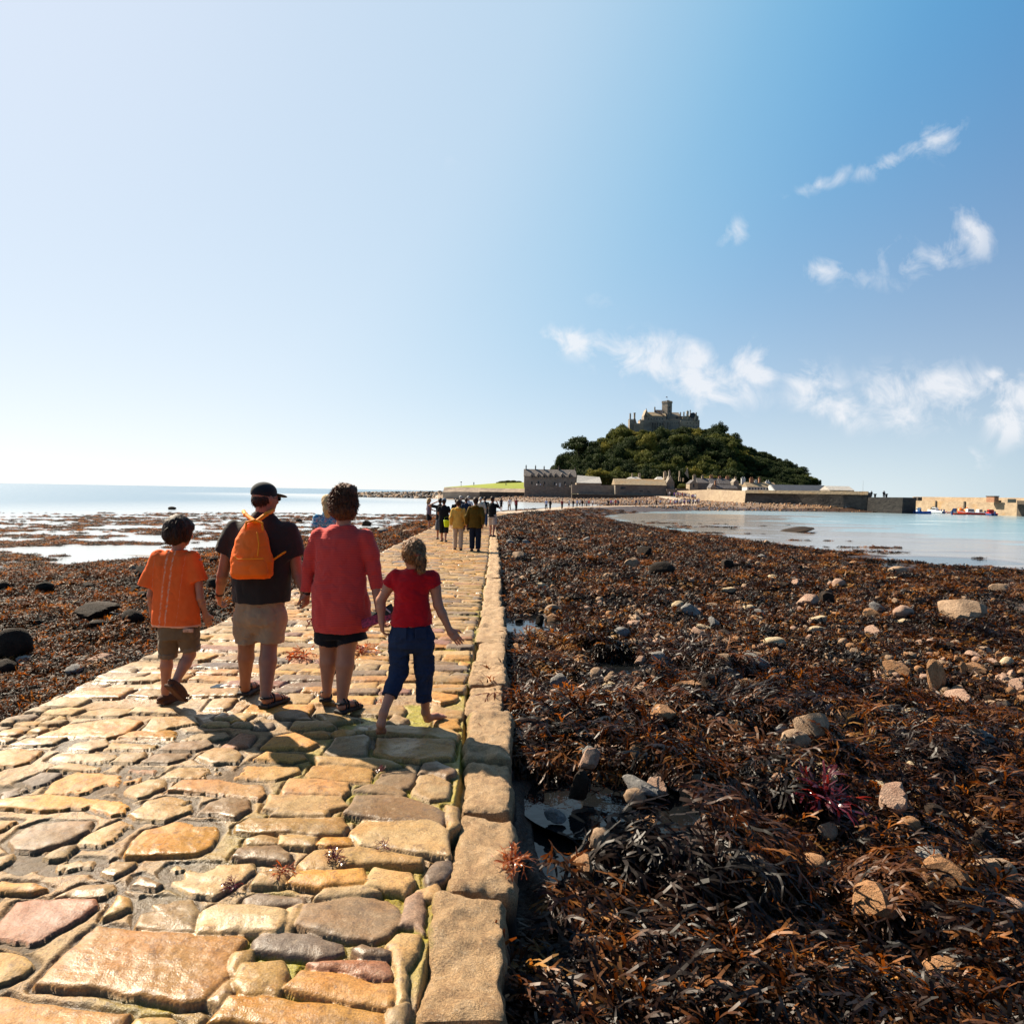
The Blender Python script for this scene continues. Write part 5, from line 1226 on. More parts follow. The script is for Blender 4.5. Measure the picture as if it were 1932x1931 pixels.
def build_rocks():
    M = {'tan': rock_mat('tan_rock', (.26, .165, .10), (.44, .30, .195)), 'grey': rock_mat('grey_rock', (.14, .13, .12), (.33, .31, .285)), 'orange': rock_mat('orange_rock', (.30, .145, .065), (.43, .24, .12)),
         'pink': rock_mat('pink_rock', (.33, .19, .13), (.48, .32, .23)), 'dark': rock_mat('dark_wet_rock', (.010, .007, .005), (.040, .024, .015), .7), 'cream': rock_mat('cream_rock', (.46, .33, .18), (.58, .46, .31))}
    meshes = {(c, a, i): rock_mesh(100+i*7+hash_(c), a, M[c]) for c in M for a in (0, 1) for i in range(2)}
    cnt = [0]
    def put(fn, x, y, w, hr, col, ang, label, group=None, zoff=None, name='rock'):
        """x,y,w in the measuring window: centre of the rock and its width; hr = height/width"""
        px, py = fn(x, y); px0, _ = fn(x-w/2, y); px1, _ = fn(x+w/2, y)
        gx, gy, gz = on_ground(px, py+(px1-px0)*hr*.45)
        if gz < WL: gz = WL
        wd = (px1-px0)/FPX*gy
        cnt[0] += 1; rg = random.Random(cnt[0]); nearb = gy < 5.5 and gx > 0
        if nearb: gz += .07; wd *= 1.08
        o = bpy.data.objects.new(name, meshes[(col, ang, cnt[0] % 2)]); COL.objects.link(o)
        hgt = wd*hr; dep = wd*rg.uniform(.6, .85)
        o.location = (gx, gy+dep*.2, gz+hgt*.38+.03); o.scale = (wd*.55, dep*.55, hgt*.74); ROCKS.append((gx, gy+dep*.2, wd*.55)); o.rotation_euler = (rg.uniform(-.15, .15), rg.uniform(-.15, .15), rg.uniform(-.5, .5))
        return tag(o, label=label, cat='rock', group=group)
    A, T, O, G, K, C_, Pk = 1, 'tan', 'orange', 'grey', 'dark', 'cream', 'pink'
    Lr = [(r3_,945,560,210,.55,T,1,'large pyramid shaped tan boulder ringed by black weed'),(r3_,1155,525,110,.5,O,0,'small orange rock right of the pyramid shaped boulder'),(r3_,1645,572,190,.42,O,1,'long rounded orange boulder with a pebble against it'),
      (r3_,1590,595,36,.8,C_,0,'small pale pebble leaning on the long orange boulder'),(r3_,1835,530,140,.4,T,1,'flat pinkish slab at the right edge of the weed'),(r3_,1900,680,80,.5,Pk,0,'pink rock cut by the right edge of the picture near the bottom'),
      (r3_,1390,700,180,.5,O,1,'orange rock half covered by black straps of weed'),(r3_,345,120,90,.75,Pk,1,'pale pointed rock standing at the head of the dark pool'),(r3_,345,95,60,.6,G,1,'grey rock capping the pale rock by the dark pool'),
      (r3_,520,100,50,1.0,O,1,'upright orange stone above the dark pool'),(r3_,305,225,80,.9,K,1,'black pointed rock standing in the dark pool'),(r3_,540,230,130,.38,G,1,'flat pale grey rock at the far side of the dark pool'),
      (r3_,590,232,90,.5,Pk,1,'pinkish broken rock touching the flat grey rock'),(r3_,715,215,110,.65,T,1,'tilted pale slab above the dark hanging weed'),(r3_,655,200,50,.7,G,1,'rounded grey cobble left of the tilted pale slab'),
      (r3_,895,225,90,.55,G,1,'grey wedge rock between the pale slab and the red weed'),(r3_,935,285,90,.6,G,1,'grey rock crowning the mound of hanging black straps'),(r3_,1035,215,80,.5,Pk,1,'rosy rock just left of the dark red weed tuft'),
      (r3_,1100,45,90,.5,T,0,'smooth tan cobble under the tall speckled boulder'),(r3_,1515,135,60,.55,C_,1,'lone cream cobble in dark weed at mid right'),(r3_,1460,285,110,.75,Pk,1,'pitted pinkish rock stack at mid right'),
      (r3_,1210,400,60,.75,T,1,'small pale upright stone above the orange rock'),(r3_,1780,440,90,.9,K,1,'dark rock hidden under hanging weed at the right'),(r3_,1590,490,100,.5,G,0,'mauve grey rock above the long orange boulder'),
      (r3_,210,325,70,.45,G,1,'white wet shard lying in the dark pool'),(r3_,540,880,30,1.0,O,1,'tiny orange stone in the foreground weed'),(r3_,1520,360,60,.5,O,0,'small orange cobble below the pitted rock stack'),
      (r3_,860,300,40,.7,G,1,'grey cobble left of the crowning grey rock'),(r3_,510,270,70,.6,T,0,'speckled cobble in the water near the flat grey rock'),
      (r2_,1148,865,105,.75,T,1,'tall rounded speckled tan boulder in the weed'),(r2_,1052,845,60,.7,G,1,'sharp pale grey rock on the edge of the small pool'),(r2_,812,825,55,.6,G,1,'dark grey rock at the left rim of the small pool'),
      (r2_,885,830,60,.4,T,0,'brown cobble at the back of the small pool'),(r2_,1245,785,95,.6,G,1,'angular grey rock beside a weed draped mound'),(r2_,1300,830,130,.5,K,0,'black weed draped mound near the small pool'),
      (r2_,1800,885,120,.45,G,1,'pale flat rock at the lower right of the mid field'),(r2_,1610,670,80,1.15,O,1,'upright pointed orange brown rock'),(r2_,1480,620,95,.5,O,1,'smooth orange cobble left of the pointed brown rock'),
      (r2_,1700,730,120,.35,Pk,1,'flat pink rock below the pointed brown rock'),(r2_,1755,615,90,.35,O,1,'flat orange slab right of the pointed brown rock'),(r2_,1712,633,34,1.2,O,1,'small upright brown stone beside the flat orange slab'),
      (r2_,960,600,100,.65,G,1,'large pale grey faceted rock in the middle of the weed'),(r2_,1020,520,82,.45,C_,0,'smooth golden cobble in the middle of the weed'),(r2_,940,690,90,.65,O,1,'orange faceted rock below the pale grey faceted rock'),
      (r2_,850,640,85,.55,G,1,'grey slab leaning over the small middle pool'),(r2_,795,670,95,.6,K,1,'dark rock on the right bank of the middle pool'),(r2_,845,590,65,.6,T,1,'pale broken rock above the middle pool'),
      (r2_,1700,395,140,.5,T,1,'biggest brown boulder at far right of the weed field'),(r2_,1172,478,58,.6,C_,1,'square cream stone among the brown weed'),(r2_,1150,360,90,.5,Pk,1,'pale pink slab in the pile of rocks at centre right'),
      (r2_,1215,355,75,.5,K,1,'dark slab in the pile of rocks at centre right'),(r2_,1190,430,65,.4,C_,1,'cream flat stone below the centre right rock pile'),(r2_,1375,418,80,.4,O,1,'orange brown flat rock right of centre'),
      (r2_,1400,400,50,.7,G,1,'grey upright slab behind the orange brown flat rock'),(r2_,1495,400,70,.45,Pk,0,'pinkish cobble right of the grey upright slab'),(r2_,1492,438,50,.4,C_,1,'white chip of stone below the pinkish cobble'),
      (r2_,210,432,62,.45,O,1,'orange cobble at the end of the pool beside the causeway'),(r2_,205,398,55,.65,T,0,'tan boulder above the orange cobble near the causeway'),(r2_,160,435,40,.7,K,1,'dark rock in the pool beside the causeway'),
      (r2_,85,436,30,.4,K,0,'small black stone in the pool beside the causeway'),(r2_,75,548,60,.5,O,1,'orange rock close to the kerb below the pool'),(r2_,120,560,40,.6,G,1,'grey cobble close to the kerb below the pool'),
      (r2_,520,543,70,.6,T,1,'pale angular boulder above the long pool'),(r2_,460,497,60,.6,G,0,'dark greenish cobble above the long pool'),(r2_,605,577,75,.45,G,1,'grey slab at the right end of the long pool'),
      (r2_,530,588,50,.6,Pk,1,'pinkish cobble at the right end of the long pool'),(r2_,585,632,60,.5,T,1,'tan chunk below the long pool'),(r2_,670,378,50,.5,C_,0,'cream cobble in the left half of the weed field'),
      (r2_,710,395,65,.6,G,1,'rounded grey boulder beside the cream cobble'),(r2_,802,445,42,.8,G,1,'upright whitish stone right of the grey boulder'),(r2_,925,388,50,.35,C_,0,'flat cream cobble above the upright whitish stone'),
      (r2_,860,320,50,.4,C_,1,'pale flat cobble in the upper middle of the weed'),(r2_,240,680,90,.9,G,1,'tall rugged grey rock near the kerb'),(r2_,545,180,65,.55,K,1,'dark brown rock in the upper left of the weed field'),
      (r2_,505,225,55,.55,T,1,'tan rock below the dark brown rock'),(r2_,610,245,90,.45,K,0,'black mound of weed covered rock in the upper weed field'),(r2_,850,235,60,.45,K,1,'dark slab in the upper middle of the weed'),
      (r2_,1258,298,45,.6,Pk,0,'round pink cobble in the upper right weed'),(r2_,1098,295,38,.6,Pk,1,'small round pink cobble left of another pink cobble'),(r2_,1475,247,75,.35,T,0,'flat tan rock near the wet sand'),
      (r2_,1850,318,60,.5,T,1,'tan cobble near the right edge by a thin pool'),(r2_,1875,595,55,.5,C_,0,'pale rounded stone at the right edge of the weed field'),(r2_,1910,688,60,.6,Pk,1,'pink rock cut by the right edge of the picture'),
      (r2_,1110,97,115,.10,K,0,'low dark rock bar lying on the wet sand'),(r2_,340,132,45,.35,G,1,'flat grey cobble on the far weed beside the causeway'),(r2_,50,143,25,.6,G,0,'small grey boulder against the far causeway edge'),
      (r2_,110,143,30,.5,G,1,'rounded grey boulder a step from the far causeway edge'),(r2_,80,190,45,.5,T,1,'brown boulder near the far causeway edge'),(r2_,1265,865,30,.5,K,0,'dark pebble right of the tall speckled boulder'),
      (r8_,90,1395,270,.72,K,0,'large rounded dark boulder at the left edge of the picture'),(r8_,40,1560,170,.55,K,0,'brown boulder below the large rounded dark boulder'),(r8_,780,1470,220,.26,Pk,1,'flat pale slab in the weed left of the boy'),
      (r8_,575,1565,130,.45,G,0,'grey cobble near the left lip of the causeway'),(r8_,1110,800,130,.75,K,1,'black rock standing in water behind the boy'),(r8_,1020,1150,150,.55,K,0,'dark rounded rock left of the boy'),
      (r8_,740,1090,400,.20,K,1,'long dark rock mass with a pale crust left of the boy'),(r8_,1337,299,56,.35,K,0,'lone dark rock out in the sea'),(r8_,1040,940,120,.5,K,1,'dark angular rock behind the elbow of the boy'),
      (r8_,1105,975,90,.55,K,0,'small dark cobble touching the sleeve of the boy'),(r8_,290,1200,80,.6,K,0,'dark cobble in the middle of the left weed'),(r8_,20,920,90,.7,K,0,'dark rock at the water edge at far left'),
      (r8_,340,910,130,.5,K,0,'dark weedy hump at the water edge'),(r8_,200,1500,170,.3,G,1,'grey slab right of the large rounded boulder'),
      (g5,660,900,110,.7,K,0,'black boulder seen between boy and man'),(g5,640,980,70,.6,K,1,'dark rock below the black boulder between boy and man'),(g5,665,705,80,.45,K,1,'black fin of rock in the water between boy and man'),
      (g6,540,362,80,.4,K,1,'black flat rock right of the red haired woman'),(g6,75,345,45,.45,K,0,'dark rock seen between man and blonde woman'),(g6,650,405,70,.35,G,0,'grey rock in the weed left of the distant walkers'),
      (g6,820,415,60,.4,T,0,'tan cobble in the weed left of the distant walkers'),(g6,840,370,50,.4,K,0,'dark cobble in the weed near the waterline left of the walkers')]
    used = []
    for r in Lr:
        o = put(*r); used.append((o.location.x, o.location.y))
    used = np.array(used)
    rg = np.random.default_rng(21); n = 0
    cols = ['tan', 'grey', 'pink', 'pink', 'dark', 'orange', 'tan', 'cream']
    names = {'tan': 'tan', 'grey': 'grey', 'pink': 'pinkish', 'dark': 'dark wet', 'orange': 'orange', 'cream': 'cream'}
    while n < 175:
        r = math.exp(rg.uniform(math.log(3.2), math.log(60))); t = rg.uniform(R_(-40), R_(38)); X = r*math.sin(t); Y = r*math.cos(t)
        dp, _ = path_dist(np.array([X]), np.array([Y])); s = poly_sd(np.array([X]), np.array([Y]), SHORE)[0]
        if dp[0] < HALF+.25 or s < .5: continue
        left = X < path_dist_x(Y)
        if left and rg.random() < .80: continue
        if np.min(np.hypot(used[:, 0]-X, used[:, 1]-Y)) < .22+.01*Y: continue
        used = np.vstack([used, [X, Y]])
        c = cols[rg.integers(0, len(cols))] if not left else ['dark', 'dark', 'grey', 'tan'][rg.integers(0, 4)]
        sz = float(rg.uniform(.05, .13))*(1+Y*.025); a = int(rg.random() < .8)
        o = bpy.data.objects.new('rock', meshes[(c, a, n % 2)]); COL.objects.link(o)
        z = float(ground_z(np.array([X]), np.array([Y]))[0])
        ROCKS.append((X, Y, sz*.9)); o.location = (X, Y, z+sz*.35+.03); o.scale = (sz, sz*float(rg.uniform(.6, .9)), sz*float(rg.uniform(.35, .65))); o.rotation_euler = (rg.uniform(-.3, .3), rg.uniform(-.3, .3), rg.uniform(0, 6))
        zone = 'left of the causeway' if left else ('right of the causeway, close by' if Y < 9 else ('right of the causeway, in the middle distance' if Y < 25 else 'right of the causeway, far off'))
        tag(o, label='%s %s loose in weed %s' % (names[c], 'angular stone' if a else 'rounded stone', zone), cat='rock', group='loose %s %s %s' % (names[c], 'angular stones' if a else 'rounded stones', zone)); n += 1
    # uncountable rubble: small stones, island shingle, far boulder spit
    def rubble(name, P, sc, cl, label, flat=.6, seed=0):
        src = [bpy.data.objects.new('stone', meshes[k]) for k in meshes if k[0] in cl]
        rg = np.random.default_rng(seed); n = len(P)
        scatter(name, P, rg.uniform(-.5, .5, (n, 3))*np.array([1, 1, 6]), sc, rg.integers(0, len(src), n), src, label=label, cat='stones', kind='stuff')
    r = np.exp(rg.uniform(math.log(2.2), math.log(80), 15000)); t = rg.uniform(R_(-44), R_(44), 15000); X = r*np.sin(t); Y = r*np.cos(t)
    dp, _ = path_dist(X, Y); s = poly_sd(X, Y, SHORE); ok = (dp > HALF+.12) & (s > .3) & (fbm(X*.6, Y*.6+4, 0.0, 2) > -.05) & ~pool_mask(X, Y, 1.3) & ((X > path_dist_x(Y)) | (RNG.random(len(X)) < .04)); X, Y = X[ok], Y[ok]
    rubble('pebbles', np.stack([X, Y, ground_z(X, Y)+.05], 1), rg.uniform(.014, .062, len(X))*(1+Y*.02), ('tan', 'dark', 'orange', 'pink'), 'pebbles and cobbles strewn through the weed', seed=1)
    n = 26000; X = rg.uniform(-70, 100, n); Y = rg.uniform(172, 345, n); s = poly_sd(X, Y, SHORE); di = -poly_sd(X, Y, ISL); dp, _ = path_dist(X, Y)
    ok = (s > .3) & (di > .5) & (dp > 3.5) & (di < 45); X, Y = X[ok], Y[ok]; z = ground_z(X, Y); up = z > WL+1.0
    ok2 = up | (rg.random(len(X)) < .5); X, Y, z, up = X[ok2], Y[ok2], z[ok2], up[ok2]
    rubble('island_shingle', np.stack([X, Y, z+.05], 1)[up], rg.uniform(.12, .34, up.sum()), ('tan', 'pink', 'orange', 'grey'), 'pale boulders and shingle on the upper shore of the island', seed=2)
    rubble('weedy_shore_rocks', np.stack([X, Y, z+.03], 1)[~up], rg.uniform(.10, .26, (~up).sum()), ('orange', 'dark', 'dark'), 'rust and brown weedy rocks on the lower shore of the island', seed=3)
    n = 5000; u = rg.random(n); A = at(672, 931, 350); B2 = at(860, 931, 330); X = A.x+(B2.x-A.x)*u*1.35; Y = 352-u*18+rg.normal(0, 5, n)
    z = WL+2.6*np.exp(-((Y-(352-u*18))/6)**2)*np.clip(.55+u*.8, 0, 1.15)*rg.uniform(.5, 1.05, n)
    rubble('boulder_spit', np.stack([X, Y, z], 1), rg.uniform(.5, 1.15, n), ('tan', 'grey', 'dark'), 'long spit of brown boulders reaching left from the island', seed=4)
    X = rg.uniform(at(690, 935, 300).x, at(800, 935, 300).x, 10)
def hash_(s): return sum(ord(c) for c in s)
# ================================================================== the island
def e1(x, y): return (1132+x*.1251, 709.4+y*.1251)          # castle window -> grid px
def e2(x, y): return (966+x*.25, 845.3+y*.25)
def e3(x, y): return (1283+x*.336, 845.3+y*.336)
def masonry(name, a, b_, sc=1.2, stain=None, rough=.9):
    m, nt, b, out = newmat(name); v = coords(nt, (1, 1, 1.6)); n1 = noise(nt, v, sc, 5, .7); n2 = noise(nt, v, sc*.22, 4, .6)
    c = mix(nt, ramp(nt, n1, [(.35, 0), (.65, 1)]), a, b_)
    if stain: c = mix(nt, ramp(nt, n2, [(.5, 0), (.68, .75)]), c, stain)
    L(nt, c, b.inputs['Base Color']); b.inputs['Roughness'].default_value = rough; bump(nt, b, n1, .8, .25); return m
def pxbox(mb, f, x0, x1, yt, yb, Z, dep, tx=0, zb=None):
    a, _ = f(x0, yt); b_, _ = f(x1, yt); _, t = f(0, yt); _, bo = f(0, yb); xm = (a+b_)/2
    X0, X1 = at(a, t, Z).x, at(b_, t, Z).x; zt = at(xm, t, Z).z; z0 = at(xm, bo, Z).z if zb is None else zb
    mb.box(X0, X1, Z, Z+dep, z0, zt, tx); return X0, X1, z0, zt
def pxgab(mb, f, x0, x1, yt, yb, Z, dep, axis='x'):
    a, _ = f(x0, yt); b_, _ = f(x1, yt); _, t = f(0, yt); _, bo = f(0, yb); xm = (a+b_)/2
    X0, X1 = at(a, t, Z).x, at(b_, t, Z).x; zt = at(xm, t, Z+dep/2).z; z0 = at(xm, bo, Z).z
    mb.gable(X0, X1, Z, Z+dep, z0, zt, axis); return X0, X1, z0, zt
def merlons(mb, X0, X1, y0, y1, z, w=.9, h=.9, sides='fl'):
    x = X0
    while x+w*.5 < X1:
        if 'f' in sides: mb.box(x, min(x+w, X1), y0, y0+.45, z, z+h)
        x += w*2
    y = y0+w*2
    while y+w < y1 and 'l' in sides: mb.box(X0, X0+.45, y, y+w, z, z+h); y += w*2
ST = masonry('castle_granite', (.165, .14, .115), (.28, .235, .185), .7, (.10, .08, .06)); STL = masonry('pale_granite', (.26, .20, .14), (.38, .30, .215), .8, (.21, .155, .10))
STD = masonry('dark_wet_masonry', (.035, .028, .022), (.085, .068, .05), .6); SLATE = masonry('slate_roof', (.07, .065, .07), (.13, .115, .115), 1.5); TANR = masonry('lichen_slate', (.22, .165, .10), (.32, .245, .155), 1.2, (.31, .17, .06))
GLS = simple('window_dark', (.015, .018, .022), .15, .2, 2); WHT = simple('white_render', (.5, .5, .49), .8, .06, 1); CHM = masonry('chimney_brick', (.25, .11, .06), (.34, .18, .10), 2); ROOFL = masonry('pale_roof', (.33, .31, .29), (.42, .40, .37), 1)
def windows(parent, f, Z, lst, mat=None, frame=None):
    for (x, y, w, h) in lst:
        mb = MB(); pxbox(mb, f, x-w/2, x+w/2, y-h/2, y+h/2, Z-.06, .10); o = mb.build('window', mat or GLS, parent)
def chimney(parent, f, x, w, yt, yb, Z, mat=None, d=1.0, pots=2, name='chimney'):
    mb = MB(); X0, X1, z0, z1 = pxbox(mb, f, x-w/2, x+w/2, yt+ (yb-yt)*.10, yb, Z, d)
    mb.box(X0-.08, X1+.08, Z-.08, Z+d+.08, z1+.002, z1+.2)
    for k in range(pots): mb.cyl(X0+(X1-X0)*(k+.5)/pots, Z+d/2, z1+.2, z1+.75, .16, .13, 8)
    mb.build(name, mat or ST, parent)
def bld(label, cat, f, x, y, Z, name, group=None):
    a, b_ = f(x, y); p = at(a, b_, Z); return empty(name, (0, 0, 0), label=label, cat=cat, group=group)
def build_castle():
    Z = 372; c = bld('grey granite castle with a square tower crowning the wooded island hill', 'castle', e1, 990, 760, Z, 'castle')
    def part(name, mat, *boxes, fn=pxbox, **k):
        mb = MB()
        for b_ in boxes: fn(mb, e1, *b_)
        return mb.build(name, mat, c)
    # west stacks and low range
    mb = MB(); X0, X1, z0, z1 = pxbox(mb, e1, 448, 512, 655, 900, Z+2, 5); merlons(mb, X0, X1, Z+2, Z+7, z1, .5, .45); mb.build('turret_wall', ST, c)
    chimney(c, e1, 459, 20, 562, 655, Z+3, ST, .9, 1); 
    mb = MB(); P0 = at(*e1(524, 560), Z+3); P1 = at(*e1(524, 640), Z+3); P2 = at(*e1(540, 720), Z+3)
    mb.box(P0.x-.4, P0.x+.4, Z+3, Z+4, P1.z, P0.z); mb.box(P0.x-.55, P0.x+.55, Z+2.85, Z+4.15, P0.z, P0.z+.3)
    mb.add([(P1.x-.4, Z+3, P1.z), (P1.x+.4, Z+3, P1.z), (P2.x+.7, Z+3, P2.z), (P2.x-1.1, Z+3, P2.z), (P1.x-.4, Z+4, P1.z), (P1.x+.4, Z+4, P1.z), (P2.x+.7, Z+4, P2.z), (P2.x-1.1, Z+4, P2.z)], [(0, 3, 2, 1), (4, 5, 6, 7), (0, 4, 7, 3), (1, 2, 6, 5), (2, 3, 7, 6), (0, 1, 5, 4)])
    mb.build('chimney', STL, c)
    mb = MB(); pxbox(mb, e1, 515, 620, 712, 900, Z+1, 6); X0, X1, z0, z1 = pxbox(mb, e1, 612, 668, 665, 900, Z+.5, 8); merlons(mb, X0, X1, Z+.5, Z+8.5, z1, .5, .5); mb.build('low_wall', STL, c)
    # west gabled hall
    mb = MB(); X0, X1, z0, z1 = pxbox(mb, e1, 664, 1000, 595, 860, Z, 7); mb.build('hall_wall', ST, c)
    xp = at(*e1(664, 500), Z).x; 
    mb = MB(); za = at(*e1(700, 597), Z).z; zb = at(*e1(700, 500), Z).z; x1 = at(*e1(735, 597), Z).x
    mb.gable(X0, x1, Z-.3, Z+7.2, za, zb, 'y'); mb.box((X0+x1)/2-.12, (X0+x1)/2+.12, Z+.5, Z+.8, zb-.3, zb+.6); mb.build('gable', STL, c)
    mb = MB(); ze = at(*e1(800, 598), Z).z; zr = at(*e1(800, 542), Z+3.5).z; mb.gable(x1+.02, X1, Z-.25, Z+7.3, ze, zr, 'x'); mb.build('hall_roof', TANR, c)
    chimney(c, e1, 829, 15, 467, 560, Z+3.2, ST, .7, 1)
    mb = MB(); zr = at(*e1(860, 510), Z+5).z; za = at(*e1(900, 600), Z+1).z; xa = at(*e1(858, 510), Z).x; xb = at(*e1(975, 510), Z).x
    mb.gable(xa, xb, Z+.8, Z+8, za, zr, 'x'); mb.build('cross_roof', SLATE, c)
    mb = MB(); p0 = at(*e1(868, 518), Z-.2); p1 = at(*e1(965, 605), Z-.5); mb.tube([p0, p1], .28, 4); mb.build('roof_verge', CHM, c)
    mb = MB(); pxbox(mb, e1, 985, 1280, 655, 860, Z-2, 4)
    for k in range(12): pxbox(mb, e1, 995+k*24, 1005+k*24, 648, 656, Z-2, .4)
    mb.build('terrace_wall', ST, c)
    mb = MB()
    for k in range(8): pxbox(mb, e1, 770+k*38, 782+k*38, 690, 860, Z-.7 if k < 6 else Z-2.6, .68, )
    mb.build('buttress', ST, c)
    windows(c, e1, Z, [(690+42*k, 645, 10, 22) for k in range(1, 7)]+[(795+38*k, 720, 9, 20) for k in range(5)]); windows(c, e1, Z-2, [(1090+30*k, 705, 9, 18) for k in range(4)])
    windows(c, e1, Z-.3, [(688, 575, 10, 26), (702, 600, 8, 20)])
    # church nave and tower
    mb = MB(); pxbox(mb, e1, 990, 1250, 600, 860, Z+3, 7); mb.build('nave_wall', ST, c)
    mb = MB(); ze = at(*e1(1100, 602), Z+3).z; zr = at(*e1(1100, 545), Z+6).z; xa = at(*e1(1060, 0), Z+3).x; xb = at(*e1(1222, 0), Z+3).x
    mb.gable(xa, xb, Z+2.8, Z+10.2, ze, zr, 'x'); xc = at(*e1(1285, 0), Z+3).x
    mb.add([(xb, Z+2.8, ze), (xc, Z+2.8, ze-3.2), (xc, Z+10, ze-3.2), (xb, Z+10, ze), (xb, Z+6.5, zr)], [(0, 1, 4), (1, 2, 4), (2, 3, 4), (0, 3, 2, 1)]); mb.build('nave_roof', ST, c)
    windows(c, e1, Z+3, [(1160, 630, 30, 34)])
    T = bpy.data.objects; mb = MB(); w = 3.35; p = at(*e1(1012, 405), Z+5); zb_ = at(*e1(1012, 760), Z+5).z
    mb.M = Matrix.Translation((p.x, Z+5, 0)) @ Matrix.Rotation(R_(38), 4, 'Z'); mb.box(-w/2-.2, w/2+.2, -w/2-.2, w/2+.2, zb_, p.z-.1)
    mb.box(-w/2-.38, w/2+.38, -w/2-.38, w/2+.38, p.z-.1, p.z+.35)
    for i in range(4):
        for sx in (-1, 1):
            q = -1.7+i*1.05; mb.box(q, q+.6, sx*1.75-.2, sx*1.75+.2, p.z+.35, p.z+1.0); mb.box(sx*1.75-.2, sx*1.75+.2, q, q+.6, p.z+.35, p.z+1.0)
    tower = mb.build('tower', ST, c)
    mb = MB(); pp = at(*e1(1020, 372), Z+5); mb.cyl(pp.x+.3, Z+5.3, p.z, pp.z, .68, .68, 8); mb.cyl(pp.x+.3, Z+5.3, pp.z+.01, pp.z+.3, .78, .78, 8); mb.build('stair_turret', ST, c)
    mb = MB(); f_ = at(*e1(1018, 306), Z+5); mb.cyl(f_.x, Z+5, pp.z-.5, f_.z, .05, .03, 6); fl = mb.build('flagpole', WHT, c)
    mb = MB(); mb.box(f_.x-.85, f_.x-.05, Z+5, Z+5.03, f_.z-.65, f_.z-.1); mb.build('flag', simple('flag_cloth', (.35, .28, .30), .8, .5, 2), fl)
    mb = MB()
    for (yy, xx) in ((470, 1040), (520, 1045)): 
        q = at(*e1(xx, yy), Z+2.1)
        mb.M = Matrix.Translation((p.x, Z+5, 0)) @ Matrix.Rotation(R_(38), 4, 'Z'); mb.box(-.25, .25, -w/2-.24, -w/2-.1, q.z-.6, q.z+.6)
    mb.build('window', GLS, tower)
    # east range with rose gable and chimneys
    mb = MB(); X0, X1, z0, z1 = pxbox(mb, e1, 1215, 1500, 672, 900, Z-3, 9)
    merlons(mb, X1-1.2, X1, Z-3, Z+6, z1, .5, .6, 'f'); mb.build('east_block', STL, c)
    windows(c, e1, Z-3, [(1320+46*k, y, 12, 14) for k in range(4) for y in (710, 760)])
    mb = MB(); mb.box(X0-.05, X0+.0, Z-1.0, Z-.2, z1-3.2, z1-2.2); mb.box(X0-.05, X0, Z+2, Z+2.8, z1-3.4, z1-2.4); mb.box(X0-.05, X0, Z+1, Z+1.8, z1-5.4, z1-4.4); mb.build('window', GLS, c)
    mb = MB(); pxbox(mb, e1, 1280, 1350, 600, 672, Z-1, 5); pxbox(mb, e1, 1255, 1285, 620, 672, Z, 4); mb.build('east_hall_wall', STL, c)
    mb = MB(); xa, xb, za, zb = pxbox(mb, e1, 1352, 1475, 600, 674, Z-1.5, 5); q = at(*e1(1413, 545), Z-1.5); mb.gable(xa, xb, Z-1.5, Z+3.5, zb, q.z, 'y'); mb.build('rose_gable', ST, c)
    mb = MB(); q = at(*e1(1395, 592), Z-1.6); mb.M = Matrix.Translation((q.x, Z-1.56, q.z)) @ Matrix.Rotation(R_(90), 4, 'X'); mb.cyl(0, 0, -.05, .12, 1.45, 1.45, 16); mb.build('rose_window', GLS, c)
    mb = MB(); q = at(*e1(1452, 545), Z-2); q2 = at(*e1(1425, 668), Z-2); mb.tube([q, (q.x-.1, Z-2, q.z-1.6), (q2.x+.3, Z-2, q2.z+1), q2], [.3, .45, .6, .7], 6); mb.build('buttress', STL, c)
    chimney(c, e1, 1326, 28, 517, 660, Z-1.6, STL, 1.1, 1); chimney(c, e1, 1364, 12, 517, 600, Z, ST, .6, 1); chimney(c, e1, 1268, 16, 548, 630, Z+.5, STL, .7, 2); chimney(c, e1, 1216, 16, 552, 600, Z+4, ST, .7, 1)
    mb = MB(); pxbox(mb, e1, 1470, 1488, 600, 672, Z-2, 1); pxbox(mb, e1, 1488, 1504, 660, 900, Z-3.2, 1.2); mb.build('pinnacle', ST, c)
    mb = MB(); X0, X1, z0, z1 = pxbox(mb, e1, 1500, 1582, 824, 880, Z-1, 3); merlons(mb, X0, X1, Z-1, Z+2, z1, .55, .55, 'f'); mb.build('outwork_wall', ST, c)
    return c
SILX = [1020, 1046, 1066, 1085, 1120, 1132, 1160, 1182, 1200, 1290, 1320, 1357, 1400, 1440, 1471, 1491, 1528, 1542, 1560]
SILY = [926, 905, 878, 866, 850, 846, 826, 812, 808, 806, 812, 828, 845, 864, 879, 897, 911, 922, 927]
HZ = 384.0
def hill_z(X, Y):
    px = CX+X/HZ*FPX; yy = np.interp(px, SILX, SILY); hor = 911+.01745*px
    top = (hor-yy)/FPX*HZ+EYE-4.0
    top = np.where((px > 1192) & (px < 1332), top-.9*sstep(372, 362, Y), np.where(px > 1340, top-2.6, top))
    g = sstep(302, 372, Y)**.85*sstep(470, 405, Y)
    z = 1.0+np.maximum(top-1.0, 0)*g
    return z+fbm(X*.09, Y*.09, 0.0, 3)*2.0*g
